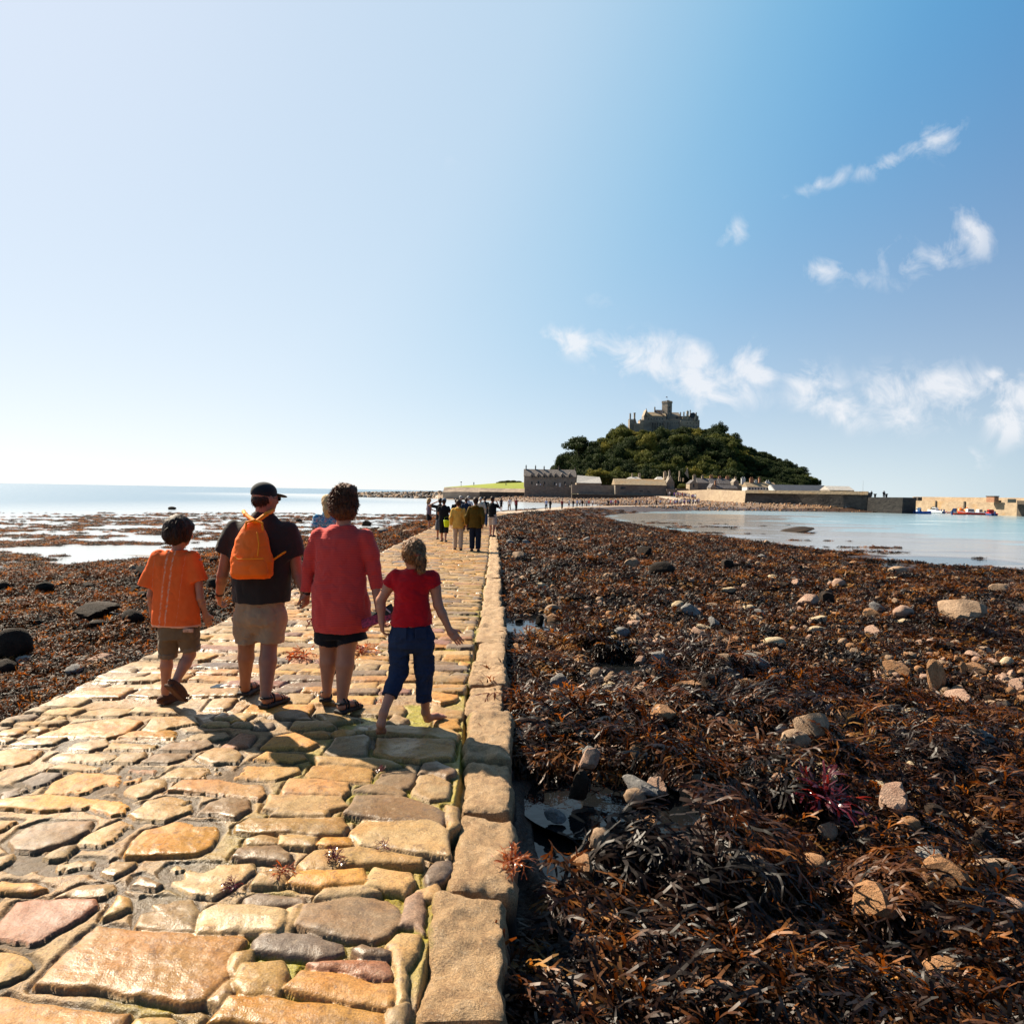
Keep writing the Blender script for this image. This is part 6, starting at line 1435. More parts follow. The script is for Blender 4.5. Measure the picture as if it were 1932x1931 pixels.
def build_hill():
    x = np.linspace(at(1015, 900, HZ).x, at(1565, 900, HZ).x, 130); y = np.linspace(298, 475, 110); X, Y = np.meshgrid(x, y); Z = hill_z(X, Y)
    I = np.arange(X.size).reshape(X.shape); F = np.stack([I[:-1, :-1], I[:-1, 1:], I[1:, 1:], I[1:, :-1]], -1).reshape(-1, 4)
    m = simple('hill_undergrowth', (.035, .045, .014), .95, .6, .5, 1.5, .8, .6)
    mesh_np('island_hill', np.stack([X, Y, Z], -1).reshape(-1, 3), F, m, None, True, kind='structure')
def crown_mesh(name, seed, mat, kind='round'):
    rg = np.random.default_rng(seed); V = []; F = []
    lobes = []
    if kind == 'pine':
        for i in range(15): lobes.append((rg.normal(0, .24), rg.normal(0, .24), .78+rg.uniform(-.16, .14), rg.uniform(.16, .28), rg.uniform(.08, .14)))
    elif kind == 'cypress':
        for i in range(7): lobes.append((rg.normal(0, .06), rg.normal(0, .06), .15+.12*i, .26*(1-.11*i)+.04, .14))
    else:
        lobes.append((0, 0, .5, .36, .34))
        for i in range(18):
            a = rg.uniform(0, 6.28); e = rg.uniform(-.2, 1.3); r = .30
            r = rg.uniform(.20, .42); lobes.append((r*math.cos(a)*math.cos(e)*1.15, r*math.sin(a)*math.cos(e)*1.15, .46+(r+.06)*math.sin(e), rg.uniform(.09, .22), rg.uniform(.09, .20)))
    for (cx_, cy_, cz_, r, rz) in lobes:
        n = int(520*r/.25) if kind != 'pine' else 420
        U = rg.normal(size=(n, 3)); U /= np.linalg.norm(U, axis=1, keepdims=True)
        rad = rg.uniform(.62, 1.24, n)[:, None]
        P = U*rad*np.array([r, r, rz])+np.array([cx_, cy_, cz_])
        for p, u in zip(P, U):
            nn = Vector(u*.6+rg.normal(size=3)*.55).normalized(); t = nn.orthogonal().normalized(); b = nn.cross(t); s = rg.uniform(.018, .036); a = rg.uniform(0, 6.28)
            t, b = t*math.cos(a)+b*math.sin(a), b*math.cos(a)-t*math.sin(a); p = Vector(p); k = len(V)
            V += [p-t*s, p+b*s*.7, p+t*s, p-b*s*.7]; F.append((k, k+1, k+2, k+3))
    me = bpy.data.meshes.new(name); me.from_pydata([tuple(v) for v in V], [], F); me.materials.append(mat); return me
def trunk_mesh(name, seed, kind='round'):
    rg = random.Random(seed); mb = MB(); tz = .8 if kind == 'pine' else .45
    P = [(0, 0, -.05), (rg.gauss(0, .01), rg.gauss(0, .01), tz*.5), (rg.gauss(0, .02), rg.gauss(0, .02), tz)]; mb.tube(P, [.04, .03, .02], 7)
    for i in range(5):
        a = rg.uniform(0, 6.28); z = tz*rg.uniform(.55, .95); mb.tube([(P[1][0], P[1][1], z), (.12*math.cos(a), .12*math.sin(a), z+.08), (.28*math.cos(a), .28*math.sin(a), z+.16)], [.018, .012, .006], 5)
    me = bpy.data.meshes.new(name); me.from_pydata(mb.V, [], mb.F); me.materials.append(simple('bark', (.06, .045, .03), .9, .3, 20)); return me
def build_trees():
    def lm(name, a, b_):
        m, nt, b, out = newmat(name); oi = N(nt, 'ShaderNodeObjectInfo'); n = noise(nt, coords(nt), 5, 2); c = mix(nt, mth(nt, 'MULTIPLY_ADD', n, .6, mth(nt, 'MULTIPLY', oi.outputs['Random'], .5)), a, b_)
        L(nt, c, b.inputs['Base Color']); b.inputs['Roughness'].default_value = .75; b.inputs['Specular IOR Level'].default_value = .2
        tr = N(nt, 'ShaderNodeBsdfTranslucent'); L(nt, c, tr.inputs[0]); ms = N(nt, 'ShaderNodeMixShader'); ms.inputs[0].default_value = .22
        L(nt, b.outputs[0], ms.inputs[1]); L(nt, tr.outputs[0], ms.inputs[2]); L(nt, ms.outputs[0], out.inputs[0]); return m
    lg = {'dark': lm('dark_leaves', (.016, .028, .009), (.050, .068, .017)), 'mid': lm('mid_leaves', (.045, .062, .012), (.14, .14, .026)), 'light': lm('light_leaves', (.12, .12, .020), (.25, .21, .035))}
    cr = {k: [crown_mesh('crown', 10*j+i, m) for i in range(3)] for j, (k, m) in enumerate(lg.items())}
    tk = [trunk_mesh('trunk', i) for i in range(3)]
    pine = crown_mesh('crown', 77, lg['dark'], 'pine'); cyp = crown_mesh('crown', 78, lg['dark'], 'cypress'); ptk = trunk_mesh('trunk', 9, 'pine')
    rg = np.random.default_rng(12)
    def tree(x, y, z, h, w, kind, label, group, crown=None, trunk=None, name='tree'):
        t = empty(name, (x, y, z), float(rg.uniform(0, 6.28)), label=label, cat='tree', group=group); t.scale = (w, w, h)
        i = int(rg.integers(0, 3))
        for nm, me in (('trunk', trunk or tk[i]), ('crown', crown or cr[kind][i])):
            o = bpy.data.objects.new(nm, me); COL.objects.link(o); o.parent = t
    used = []
    def zone(px, py):
        hz = 'near the top' if py < 838 else ('halfway up' if py < 872 else 'near the foot')
        return '%s of the %s of the island hill' % (hz, 'left flank' if px < 1175 else ('front' if px < 1330 else 'right flank'))
    tries = 0
    while len(used) < 285 and tries < 20000:
        tries += 1
        Y = float(rg.uniform(308, 402)); X = float(rg.uniform(at(1046, 900, Y).x, at(1535, 900, Y).x))
        z = float(hill_z(np.array([X]), np.array([Y]))[0]); px = CX+X/Y*FPX; hor = 911+.01745*px; py = hor-(z+3-EYE)/Y*FPX
        if z < 2.5 or (Y > 366 and 1184 < px < 1332): continue
        if Y > 388: continue
        if any((X-a)**2+((Y-b)*.8)**2 < 3.5**2 for a, b in used): continue
        h = float(rg.uniform(6.0, 11.5)); w = float(rg.uniform(6.0, 11.5))
        if Y > 350 and 1178 < px < 1335: h *= .55
        if px > 1380: h *= .62
        if px > 1512: continue
        used.append((X, Y)); q = vn(np.array([X*.12]), np.array([Y*.12]))[0]+rg.normal(0, .3)
        k = 'dark' if q < -.05 or px > 1400 or px < 1120 else ('mid' if q < .45 else 'light')
        nm = {'dark': 'dark green tree', 'mid': 'olive green tree', 'light': 'yellowish green tree'}[k]
        tree(X, Y, z-1.2, h, w, k, '%s %s' % (nm, zone(px, py)), '%ss %s' % (nm, zone(px, py)))
    p = at(1091, 872, 360); tree(p.x, 360, p.z-1.5, 14.5, 15, 'dark', 'tall umbrella pine standing above the left shoulder of the hill', None, pine, ptk, 'pine_tree')
    p = at(1052, 890, 345); tree(p.x, 345, p.z-1.5, 9.5, 8, 'dark', 'slanting dark conifer at the far left foot of the hill', None, cyp, ptk, 'pine_tree')
    p = at(1060, 885, 348); tree(p.x, 348, p.z-2, 9, 7, 'dark', 'dark conifer just right of the slanting conifer behind the terrace', None, cyp, ptk, 'pine_tree')
    for (a, b_, Zt, h, w, k, lb) in ((1104, 917, 303, 5.0, 9, 'light', 'low yellow green bush behind the left boundary wall'), (1127, 915, 304, 8.0, 10, 'light', 'large yellow green bush between the wall and the dark trees'), (1146, 917, 303, 6.8, 9, 'mid', 'clipped looking green bush left of the long tan roof'), (1340, 912, 303, 4, 9, 'light', 'green bush over the slate cottage roofs'), (1290, 922, 296, 3, 6, 'mid', 'dark hedge below the ruined arches'), (1528, 917, 330, 6, 8, 'mid', 'rounded olive tree at the right foot of the hill'), (1541, 920, 330, 5, 4, 'dark', 'small ragged tree at the far right end of the hill')):
        p = at(a, b_, Zt); tree(p.x, Zt, p.z-.8, h, w, k, lb, None)
def build_island():
    # lawn headland and its walls
    def sheet(name, rows, mat, **k):
        V = []; n = len(rows[0])
        for r in rows: V += r
        F = [(i*n+j, i*n+j+1, (i+1)*n+j+1, (i+1)*n+j) for i in range(len(rows)-1) for j in range(n-1)]
        return mesh_np(name, V, F, mat, k.pop('parent', None), True, **k)
    xs = np.linspace(838, 1000, 24)
    ytop = np.interp(xs, [838, 850, 880, 940, 990, 1000], [919.0, 918.0, 915.5, 910.8, 909.5, 909.5]); ybot = np.interp(xs, [838, 870, 920, 1000], [919.5, 918.6, 920.6, 922.0])
    front = [tuple(at(x, y, 312)) for x, y in zip(xs, ybot)]; midr = [tuple(at(x, y*.5+b_*.5, 325)) for x, y, b_ in zip(xs, ytop, ybot)]; back = [tuple(at(x, y, 342)) for x, y in zip(xs, ytop)]; back2 = [(v[0], v[1]+40, v[2]-3) for v in back]
    sheet('grass', [front, midr, back, back2], simple('lawn_grass', (.20, .23, .01), .95, .15, .15, 3, .4, .1), kind='structure')
    w = MB(); 
    for i in range(23):
        a, b_ = front[i], front[i+1]; w.add([(a[0], 311.8, a[2]), (b_[0], 311.8, b_[2]), (b_[0], 307, b_[2]-2.0), (a[0], 307, a[2]-2.0), (a[0], 307, a[2]-5), (b_[0], 307, b_[2]-5)], [(0, 3, 2, 1), (3, 4, 5, 2)])
    w.build('sea_wall', masonry('sea_wall_stone', (.26, .19, .14), (.42, .32, .23), .5, (.12, .09, .07)), None, label='tan stone sea wall sloping below the lawn at the left of the island', cat='wall')
    w = MB(); a = at(905, 928.5, 304); b_ = at(990, 929, 304); w.box(a.x, b_.x, 303, 306.5, -1.0, at(950, 928.0, 303).z); w.build('dark_wall', STD, None, label='low dark wall under the sea wall left of the terrace', cat='wall')
    m_ = crown_mesh('hedge', 5, bpy.data.materials['mid_leaves']); p = at(968, 911, 344)
    for i, xx in enumerate((947, 957, 967, 977)):
        p = at(xx, 913, 343); o = bpy.data.objects.new('bush', m_); COL.objects.link(o); o.location = p-Vector((0, 0, .9)); o.scale = (5.5, 5, 3.0-abs(i-1.5)*.3); tag(o, label='dark bush in the row on the skyline behind the lawn', cat='bush', group='bushes behind the lawn')
    w = MB(); p = at(870, 918, 330); w.cyl(p.x, 330, p.z-.5, p.z+2.4, .1, .08, 6); w.box(p.x-.3, p.x+.3, 329.95, 330.05, p.z+2.0, p.z+2.45); w.build('marker_post', STD, None, label='thin post with a small sign at the seaward tip of the lawn', cat='post')
    # terrace of dormered cottages
    Z = 300; t = bld('long grey stone terrace with a row of pointed dormers and tall chimneys', 'building', e2, 290, 290, Z, 'terrace_house')
    mb = MB(); X0, X1, z0, z1 = pxbox(mb, e2, 92, 484, 213, 300, Z, 8); mb.build('wall', ST, t)
    mb = MB(); zr = at(*e2(290, 160), Z+4).z; mb.gable(X0-.15, X1+.15, Z-.35, Z+8.35, z1, zr, 'x'); mb.build('roof', masonry('brown_slate', (.13, .11, .10), (.20, .17, .15), 1.2), t)
    for x in (152, 200, 245, 288, 330, 381, 437):
        mb = MB(); a, b_, za, zb = pxbox(mb, e2, x-11, x+11, 205, 225, Z-.5, 3.5); q = at(*e2(x, 183), Z).z; d = mb.build('dormer', ST, t)
        mb = MB(); mb.gable(a-.18, b_+.18, Z-.75, Z+3.2, zb, q, 'y'); mb.build('dormer_roof', bpy.data.materials['brown_slate'], d)
        mb = MB(); pxbox(mb, e2, x-5, x+5, 198, 222, Z-.62, .1); mb.build('window', GLS, d)
    for x, y in ((107, 134), (178, 136), (243, 142), (355, 140), (478, 152)): chimney(t, e2, x, 8, y, 172, Z+3.5, STD, .9, 1)
    windows(t, e2, Z, [(150, 262, 12, 20), (200, 258, 12, 20), (245, 262, 10, 18), (322, 268, 12, 22), (400, 262, 12, 20), (450, 262, 10, 18)])
    mb = MB(); pxbox(mb, e2, 354, 369, 262, 296, Z-.08, .1); mb.build('door', WHT, t)
    # boundary walls
    wl = MB(); pxbox(wl, e2, 95, 440, 290, 385, 286, 2.0); wl.build('stone_wall', STL if False else masonry('grey_wall', (.12, .10, .085), (.20, .165, .135), .8), None, label='tall rough grey wall in front of the dormered terrace', cat='wall')
    wl = MB(); pxbox(wl, e2, 440, 452, 282, 385, 285.5, 3); wl.build('wall_pier', masonry('grey_wall2', (.15, .12, .10), (.24, .20, .16), .8), None, label='projecting pier at the joint of the two front walls', cat='wall')
    wl = MB(); pxbox(wl, e2, 452, 780, 277, 345, 278, 1.6); wl.build('stone_wall', bpy.data.materials['grey_wall2'], None, label='long grey wall between the terrace and the tan roofed building', cat='wall')
    wl = MB(); pxbox(wl, e2, 452, 1165, 352, 392, 270, 2.5, zb=-1.5); wl.build('quay_wall', STD, None, label='black stained lower wall under the front buildings', cat='wall')
    wl = MB(); V = []; a = at(*e2(452, 350), 276); 
    b2_ = MB(); pxbox(b2_, e2, 500, 1000, 347, 356, 272.6, 5, zb=0); b2_.build('ledge', STL, None, label='pale rubble ledge on top of the black stained wall', cat='ledge')
    s_ = bld('low store with a pale flat roof behind the grey wall', 'building', e2, 580, 275, 282, 'store')
    mb = MB(); pxbox(mb, e2, 487, 672, 262, 285, 284, 6); mb.build('wall', STL, s_); mb = MB(); X0, X1, _, z1 = pxbox(mb, e2, 490, 672, 262, 264, 284, .2); mb = MB(); mb.add([(X0-.2, 283.6, z1), (X1+.2, 283.6, z1), (X1+.2, 290.4, z1+2.6), (X0+.6, 290.4, z1+3.2), (X0-.2, 283.6, z1-.2), (X1+.2, 283.6, z1-.2), (X1+.2, 290.4, z1-.2), (X0+.6, 290.4, z1-.2)], [(0, 1, 2, 3), (4, 7, 6, 5), (0, 4, 5, 1), (1, 5, 6, 2), (2, 6, 7, 3), (3, 7, 4, 0)]); mb.build('roof', ROOFL, s_)
    b = bld('long front building with a tan lichen roof and blank grey wall', 'building', e2, 970, 345, 274, 'boathouse')
    mb = MB(); X0, X1, z0, z1 = pxbox(mb, e2, 780, 1165, 277, 362, 274, 9); mb.build('wall', masonry('grey_wall3', (.13, .11, .092), (.21, .175, .14), .7, (.10, .08, .065)), b)
    mb = MB(); zr = at(*e2(970, 232), 278.5).z; mb.gable(X0-.2, X1+.1, 273.6, 283.3, z1, zr, 'x'); mb.build('roof', TANR, b)
    windows(b, e2, 274, [(832, 300, 24, 18), (852, 298, 8, 14), (975, 322, 24, 8), (1030, 325, 18, 6)])
    for (x0, x1, yt, yb, Zz, mt, lb, nm) in ((870, 985, 215, 240, 292, ROOFL, 'small pale hipped roof peeping over the tan roof', 'house'), (1090, 1155, 214, 242, 290, ROOFL, 'bluish white roof behind the right end of the tan roof', 'house')):
        h = bld(lb, 'house', e2, x0, yb, Zz, nm); mb = MB(); X0, X1, z0, z1 = pxbox(mb, e2, x0, x1, yb-4, 300, Zz, 6); mb.build('wall', ST, h); mb = MB(); zr = at(*e2(x0, yt), Zz+3).z; xm = (X0+X1)/2; w_ = (X1-X0)
        mb.add([(X0-.2, Zz-.2, z1), (X1+.2, Zz-.2, z1), (X1+.2, Zz+6.2, z1), (X0-.2, Zz+6.2, z1), (X0+w_*.28, Zz+3, zr), (X1-w_*.28, Zz+3, zr)], [(3, 2, 1, 0), (0, 1, 5, 4), (2, 3, 4, 5), (1, 2, 5), (3, 0, 4)]); mb.build('roof', mt, h)
        if x0 < 900:
            for cx_ in (908, 958, 968): chimney(h, e2, cx_, 7, 196, 225, Zz+2.6, STL, .7, 1)
    g = bld('tall stone gable house with a high chimney at the island gate', 'house', e2, 1195, 310, 276, 'gable_house')
    mb = MB(); X0, X1, z0, z1 = pxbox(mb, e2, 1166, 1226, 262, 345, 275.2, 7); mb.build('wall', ST, g); mb = MB(); mb.gable(X0, X1, 275.0, 282.4, z1, at(*e2(1190, 205), 276).z, 'y'); mb.build('gable', ST, g)
    chimney(g, e2, 1190, 12, 170, 225, 275.6, ST, 1, 1); chimney(g, e2, 1157, 20, 178, 240, 281, STL, 1.2, 2)
    mb = MB(); a = at(*e2(1120, 250), 280); b_ = at(*e2(1168, 215), 280); mb.add([(a.x, 280, a.z), (b_.x, 280, a.z), (b_.x, 280, b_.z), (a.x, 283, a.z), (b_.x, 283, a.z), (b_.x, 283, b_.z)], [(0, 1, 2), (5, 4, 3), (0, 2, 5, 3), (0, 3, 4, 1), (1, 4, 5, 2)]); mb.build('lean_to_roof', TANR, g)
    # gate wall
    wl = MB(); pxbox(wl, e2, 1166, 1240, 308, 335, 272, 1.2); pxbox(wl, e2, 1240, 1445, 306, 322, 283, 1.2, zb=.5); wl.build('gate_wall', masonry('gate_stone', (.13, .10, .08), (.22, .17, .13), .8), None, label='low dark wall beside the island gate where the crowd goes in', cat='wall')
    # ruined arches
    rn = bld('pale ruined stone arches in the dark trees above the gate', 'ruin', e2, 1290, 260, 300, 'ruin')
    mb = MB(); q0 = at(*e2(1268, 170), 300); 
    for (xx, yt, yb, w_) in ((1266, 172, 245, 6), (1275, 222, 250, 5), (1296, 225, 250, 8), (1262, 215, 248, 5)): pxbox(mb, e2, xx-w_/2, xx+w_/2, yt, yb, 300, .8)
    mb.build('arch', STL, rn)
    mb = MB(); a = at(*e2(1325, 148), 298); p1 = at(*e2(1303, 190), 298); p2 = at(*e2(1335, 212), 298); mb.add([(a.x, 298, a.z), (p1.x, 298, p1.z), (p2.x, 298, p2.z-1), (a.x+.3, 300, a.z), (p1.x+1, 300, p1.z), (p2.x+.6, 300, p2.z-1)], [(0, 1, 2), (5, 4, 3), (0, 3, 4, 1), (1, 4, 5, 2), (2, 5, 3, 0)]); mb.build('gable', STL, rn)
    # cottages
    def cottage(lb, x0, x1, yr, ye, yb, Zz, wm, rm, chs=(), wins=(), axis='x', dep=6, f=e2):
        h = bld(lb, 'cottage', f, x0, yb, Zz, 'cottage'); mb = MB(); X0, X1, z0, z1 = pxbox(mb, f, x0, x1, ye, yb, Zz, dep); mb.build('wall', wm, h)
        zr = at(*f((x0+x1)/2, yr), Zz+(dep/2 if axis == 'x' else 0)).z; mb = MB(); mb.gable(X0-.12, X1+.12, Zz-.2, Zz+dep+.2, z1, zr, axis); mb.build('roof', rm, h)
        if axis == 'y': mb = MB(); mb.gable(X0, X1, Zz-.26, Zz-.205, z1, zr-.15, 'y'); mb.build('gable', wm, h)
        for (cx_, w_, yt, m_) in chs: chimney(h, f, cx_, w_, yt, ye, Zz+dep/2-.5, m_, .9, 2)
        windows(h, f, Zz, wins); return h
    cottage('pale stone cottage with a pointed gable and arched window by the gate', 1342, 1404, 238, 268, 315, 281, STL, SLATE, ((1378, 22, 204, STL),), ((1372, 282, 10, 26),), 'y')
    cottage('dark slate roofed cottage right of the pointed gable', 1402, 1500, 226, 262, 316, 286, ST, SLATE, ((1440, 14, 210, STL), (1507, 24, 206, CHM)))
    cottage('slate roofed cottage with an orange chimney in the middle of the row', 1500, 1565, 228, 268, 316, 285, ST, SLATE, ((1570, 20, 214, CHM),))
    cottage('slate roofed cottage left of the grey gable end', 1565, 1680, 228, 270, 318, 284.5, ST, SLATE, ((1629, 24, 212, CHM),))
    cottage('small pale gabled porch cottage in front of the slate row', 1498, 1540, 264, 300, 318, 278, STL, SLATE, ((1536, 10, 250, CHM),), (), 'y', 5)
    cottage('long low slate outbuilding in front of the row', 1541, 1700, 276, 304, 320, 279, ST, SLATE, (), (), 'x', 4)
    cottage('grey gable end cottage between the slate and tan roofs', 1672, 1712, 232, 258, 318, 281, ST, ST, ((1688, 14, 222, STL),), (), 'y', 7)
    cottage('brown roofed cottage behind the white chimney', 1712, 1778, 268, 300, 320, 282, ST, TANR, ((1748, 30, 222, WHT),))
    cottage('white walled cottage row with tan roofs behind the harbour wall', 1775, 1995, 258, 292, 322, 268, WHT, TANR, ((1810, 26, 224, CHM), (1842, 16, 246, WHT), (1870, 12, 224, CHM), (1932, 30, 250, WHT)), tuple((1795+22*k, 305, 12, 14) for k in range(9)))
    cottage('long low dark roofed shed with a white gable end', 540, 838, 207, 240, 250, 262, ROOFL, simple('dark_shed_roof', (.06, .065, .08), .6, .2, 1), (), (), 'x', 9, e3)
    mb = MB(); X0 = at(*e3(534, 240), 262).x; X1 = at(*e3(552, 240), 262).x; zr = at(*e3(540, 207), 266).z; z1 = at(*e3(540, 240), 262).z; mb.gable(X0-.6, X0+.02, 261.8, 271.2, z1, zr, 'x'); mb.box(X0-.6, X0, 261.8, 271.2, z1-3, z1); mb.build('white_gable', WHT, bpy.data.objects.get('cottage.009'))
    cottage('open sided tan roofed shed at the right end of the quay buildings', 842, 978, 213, 236, 250, 245, ST, ROOFL, (), ((872, 243, 30, 6), (910, 243, 30, 6)), 'x', 8, e3)
    # harbour walls
    hw = MB(); A = at(1276, 925, 272); 
    def wallseg(mb, p0, p1, t0, t1, z0, th=3.0, cap=.5):
        d = Vector((p1[0]-p0[0], p1[1]-p0[1], 0)).normalized(); n_ = Vector((-d.y, d.x, 0))
        if n_.y < 0 and abs(n_.y) > .3: n_ = -n_
        if abs(n_.y) <= .3 and n_.x < 0: n_ = -n_
        a, b_ = Vector((*p0, 0)), Vector((*p1, 0)); V = []
        for (p, t) in ((a, t0), (b_, t1)):
            V += [(p.x-n_.x*.5, p.y-n_.y*.5, z0), (p.x, p.y, t), (p.x+n_.x*th, p.y+n_.y*th, t), (p.x+n_.x*th, p.y+n_.y*th, z0)]
        mb.add(V, [(0, 4, 5, 1), (1, 5, 6, 2), (2, 6, 7, 3), (0, 1, 2, 3), (7, 6, 5, 4), (0, 3, 7, 4)])
    PZ = lambda px, py, Zz: at(px, py, Zz).z; PX = lambda px, Zz: at(px, 930, Zz).x
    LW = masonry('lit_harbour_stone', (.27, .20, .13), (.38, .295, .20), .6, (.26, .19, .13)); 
    h = empty('harbour_wall', (0, 0, 0), label='curving harbour wall coloured as lit on its left face and shaded toward the water', cat='harbour wall')
    mb = MB(); wallseg(mb, (PX(1277, 272), 272), (PX(1340, 240), 240), PZ(1277, 925.5, 272), PZ(1340, 923.4, 240), -2.4); mb.build('lit_face', LW, h)
    mb = MB(); wallseg(mb, (PX(1340, 240), 240), (PX(1407, 206), 206), PZ(1340, 923.4, 240), PZ(1400, 926, 206), -2.4, 3.01); mb.build('lit_face', LW, h)
    DW = masonry('shaded_harbour_stone', (.05, .042, .035), (.115, .095, .075), .7, (.028, .024, .02))  # darker copy of the wall stone, painting shade on the face turned from the sun
    m, nt, b_, out = newmat('harbour_dark_graded'); 
    mb = MB(); wallseg(mb, (PX(1407, 206)+.02, 206-.02), (PX(1500, 199), 199), PZ(1407, 926, 206), PZ(1500, 927, 199), -2.4, 4); wallseg(mb, (PX(1500, 199)+.02, 199), (PX(1637.5, 187), 187), PZ(1500, 927, 199), PZ(1637, 928.8, 187), -2.6, 4.01); mb.build('shaded_face', DW, h)
    mb = MB(); wallseg(mb, (PX(1407, 206)-.1, 205.9), (PX(1637.5, 187), 186.9), PZ(1407, 926, 206)-.0, PZ(1637, 928.8, 187)-.0, 2.6, .5); mb.V = [(x, y-.1, z+.28 if z > 2.7 else max(z, 2.45)) for (x, y, z) in mb.V]; mb.build('coping', TANR, h)
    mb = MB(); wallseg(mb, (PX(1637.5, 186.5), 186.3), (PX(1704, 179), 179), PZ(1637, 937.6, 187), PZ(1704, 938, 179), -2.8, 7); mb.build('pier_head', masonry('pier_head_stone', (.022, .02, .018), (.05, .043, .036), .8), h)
    t = empty('rear_pier', (0, 0, 0), label='long tan rear pier with orange stains behind the moored boats', cat='pier')
    PM = masonry('pier_stone', (.27, .195, .125), (.38, .29, .19), .5, (.38, .20, .05)); x0, x1 = PX(1706, 222), PX(1921, 172)
    mb = MB(); mb.add([(x0, 222, -2.8), (x1, 172, -2.8), (x1, 172, 1.2), (x0, 222, 1.2), (x0+9, 222, 1.2), (x1+9, 172, 1.2)], [(0, 1, 2, 3), (3, 2, 5, 4)]); mb.add([(x1, 172, -2.8), (x1+9, 172.5, -2.8), (x1+9, 172.5, 1.2), (x1, 172, 1.2)], [(0, 1, 2, 3)]); mb.build('lower_wall', PM, t)
    zt0, zt1 = PZ(1706, 936.5, 226), PZ(1921, 938.8, 175); mb = MB(); mb.add([(x0+5, 226, 1.19), (x1+5, 175, 1.19), (x1+5, 175, zt1), (x0+5, 226, zt0), (x0+8, 226, zt0), (x1+8, 175, zt1), (x1+8, 175, 1.19)], [(0, 1, 2, 3), (3, 2, 5, 4), (1, 6, 5, 2)]); mb.build('parapet', LW, t)
    mb = MB(); a = at(1921, 950, 171.4); c2 = at(1960, 950, 171.4); mb.box(a.x, c2.x+8, 168, 171.8, -2.8, PZ(1925, 944, 165)); mb.build('end_wall', STD, t)
    mb = MB()
    for xx in (1785, 1838): a = at(xx, 950, 205 if xx == 1785 else 192); X_ = x0+(x1-x0)*(222-a.y)/50; mb.box(X_-.25, X_-.01, a.y-.3, a.y+.3, -2.5, 1.3)
    mb.build('ladder', STD, t)
    hut = empty('pier_hut', (0, 0, 0), label='small brown hut with a dark side on the rear pier', cat='hut'); mb = MB(); a = at(1876, 938.5, 178); c2 = at(1884, 948, 178); zz = 1.22; mb.box(a.x, c2.x, 178, 181, zz, a.z+.2); mb.build('wall', CHM, hut); mb = MB(); mb.box(a.x-.1, c2.x+.1, 177.9, 181.1, a.z+.21, a.z+.45); mb.build('roof', STD, hut)
    mb = MB(); mb.box(c2.x+.02, c2.x+.9, 178.3, 180, zz, a.z-.7); mb.build('side_box', STD, hut)
    blk = MB(); a = at(1904, 939, 170); c2 = at(1920, 946, 170); blk.box(a.x, c2.x, 170.5, 172.5, 1.22, at(1908, 941, 170).z); blk.build('pier_block', LW, None, label='pale block standing on the rear pier near the right edge', cat='block')
    for (xx, yy, Zz, lb) in ((1732, 943, 208, 'left'), (1727, 947, 209, 'lower left')): blk = MB(); a = at(xx, yy, Zz); blk.box(a.x, a.x+1.2, Zz, Zz+1, 1.22, 2.3); blk.build('crate', STD, None, label='dark crate at the %s end of the rear pier' % lb, cat='crate')
    mb = MB(); a = at(1639, 906, 185); mb.cyl(a.x, 186.9+1, PZ(1639, 937.6, 186), a.z, .06, .03, 6); mb.build('mast', WHT, None, label='thin pale mast rising from the step of the harbour wall', cat='mast')
    for (xx, hh) in ((1656.5, 2), (1678, 2)):
        mb = MB(); a = at(xx, 938, 184); mb.cyl(a.x, 185.5, a.z-.1, a.z+.75, .22, .3, 8); mb.cyl(a.x, 185.5, a.z+.75, a.z+.95, .42, .42, 8); mb.build('bollard', STD, None, label='dark mooring bollard on the pier head', cat='bollard', group='bollards on the pier head')
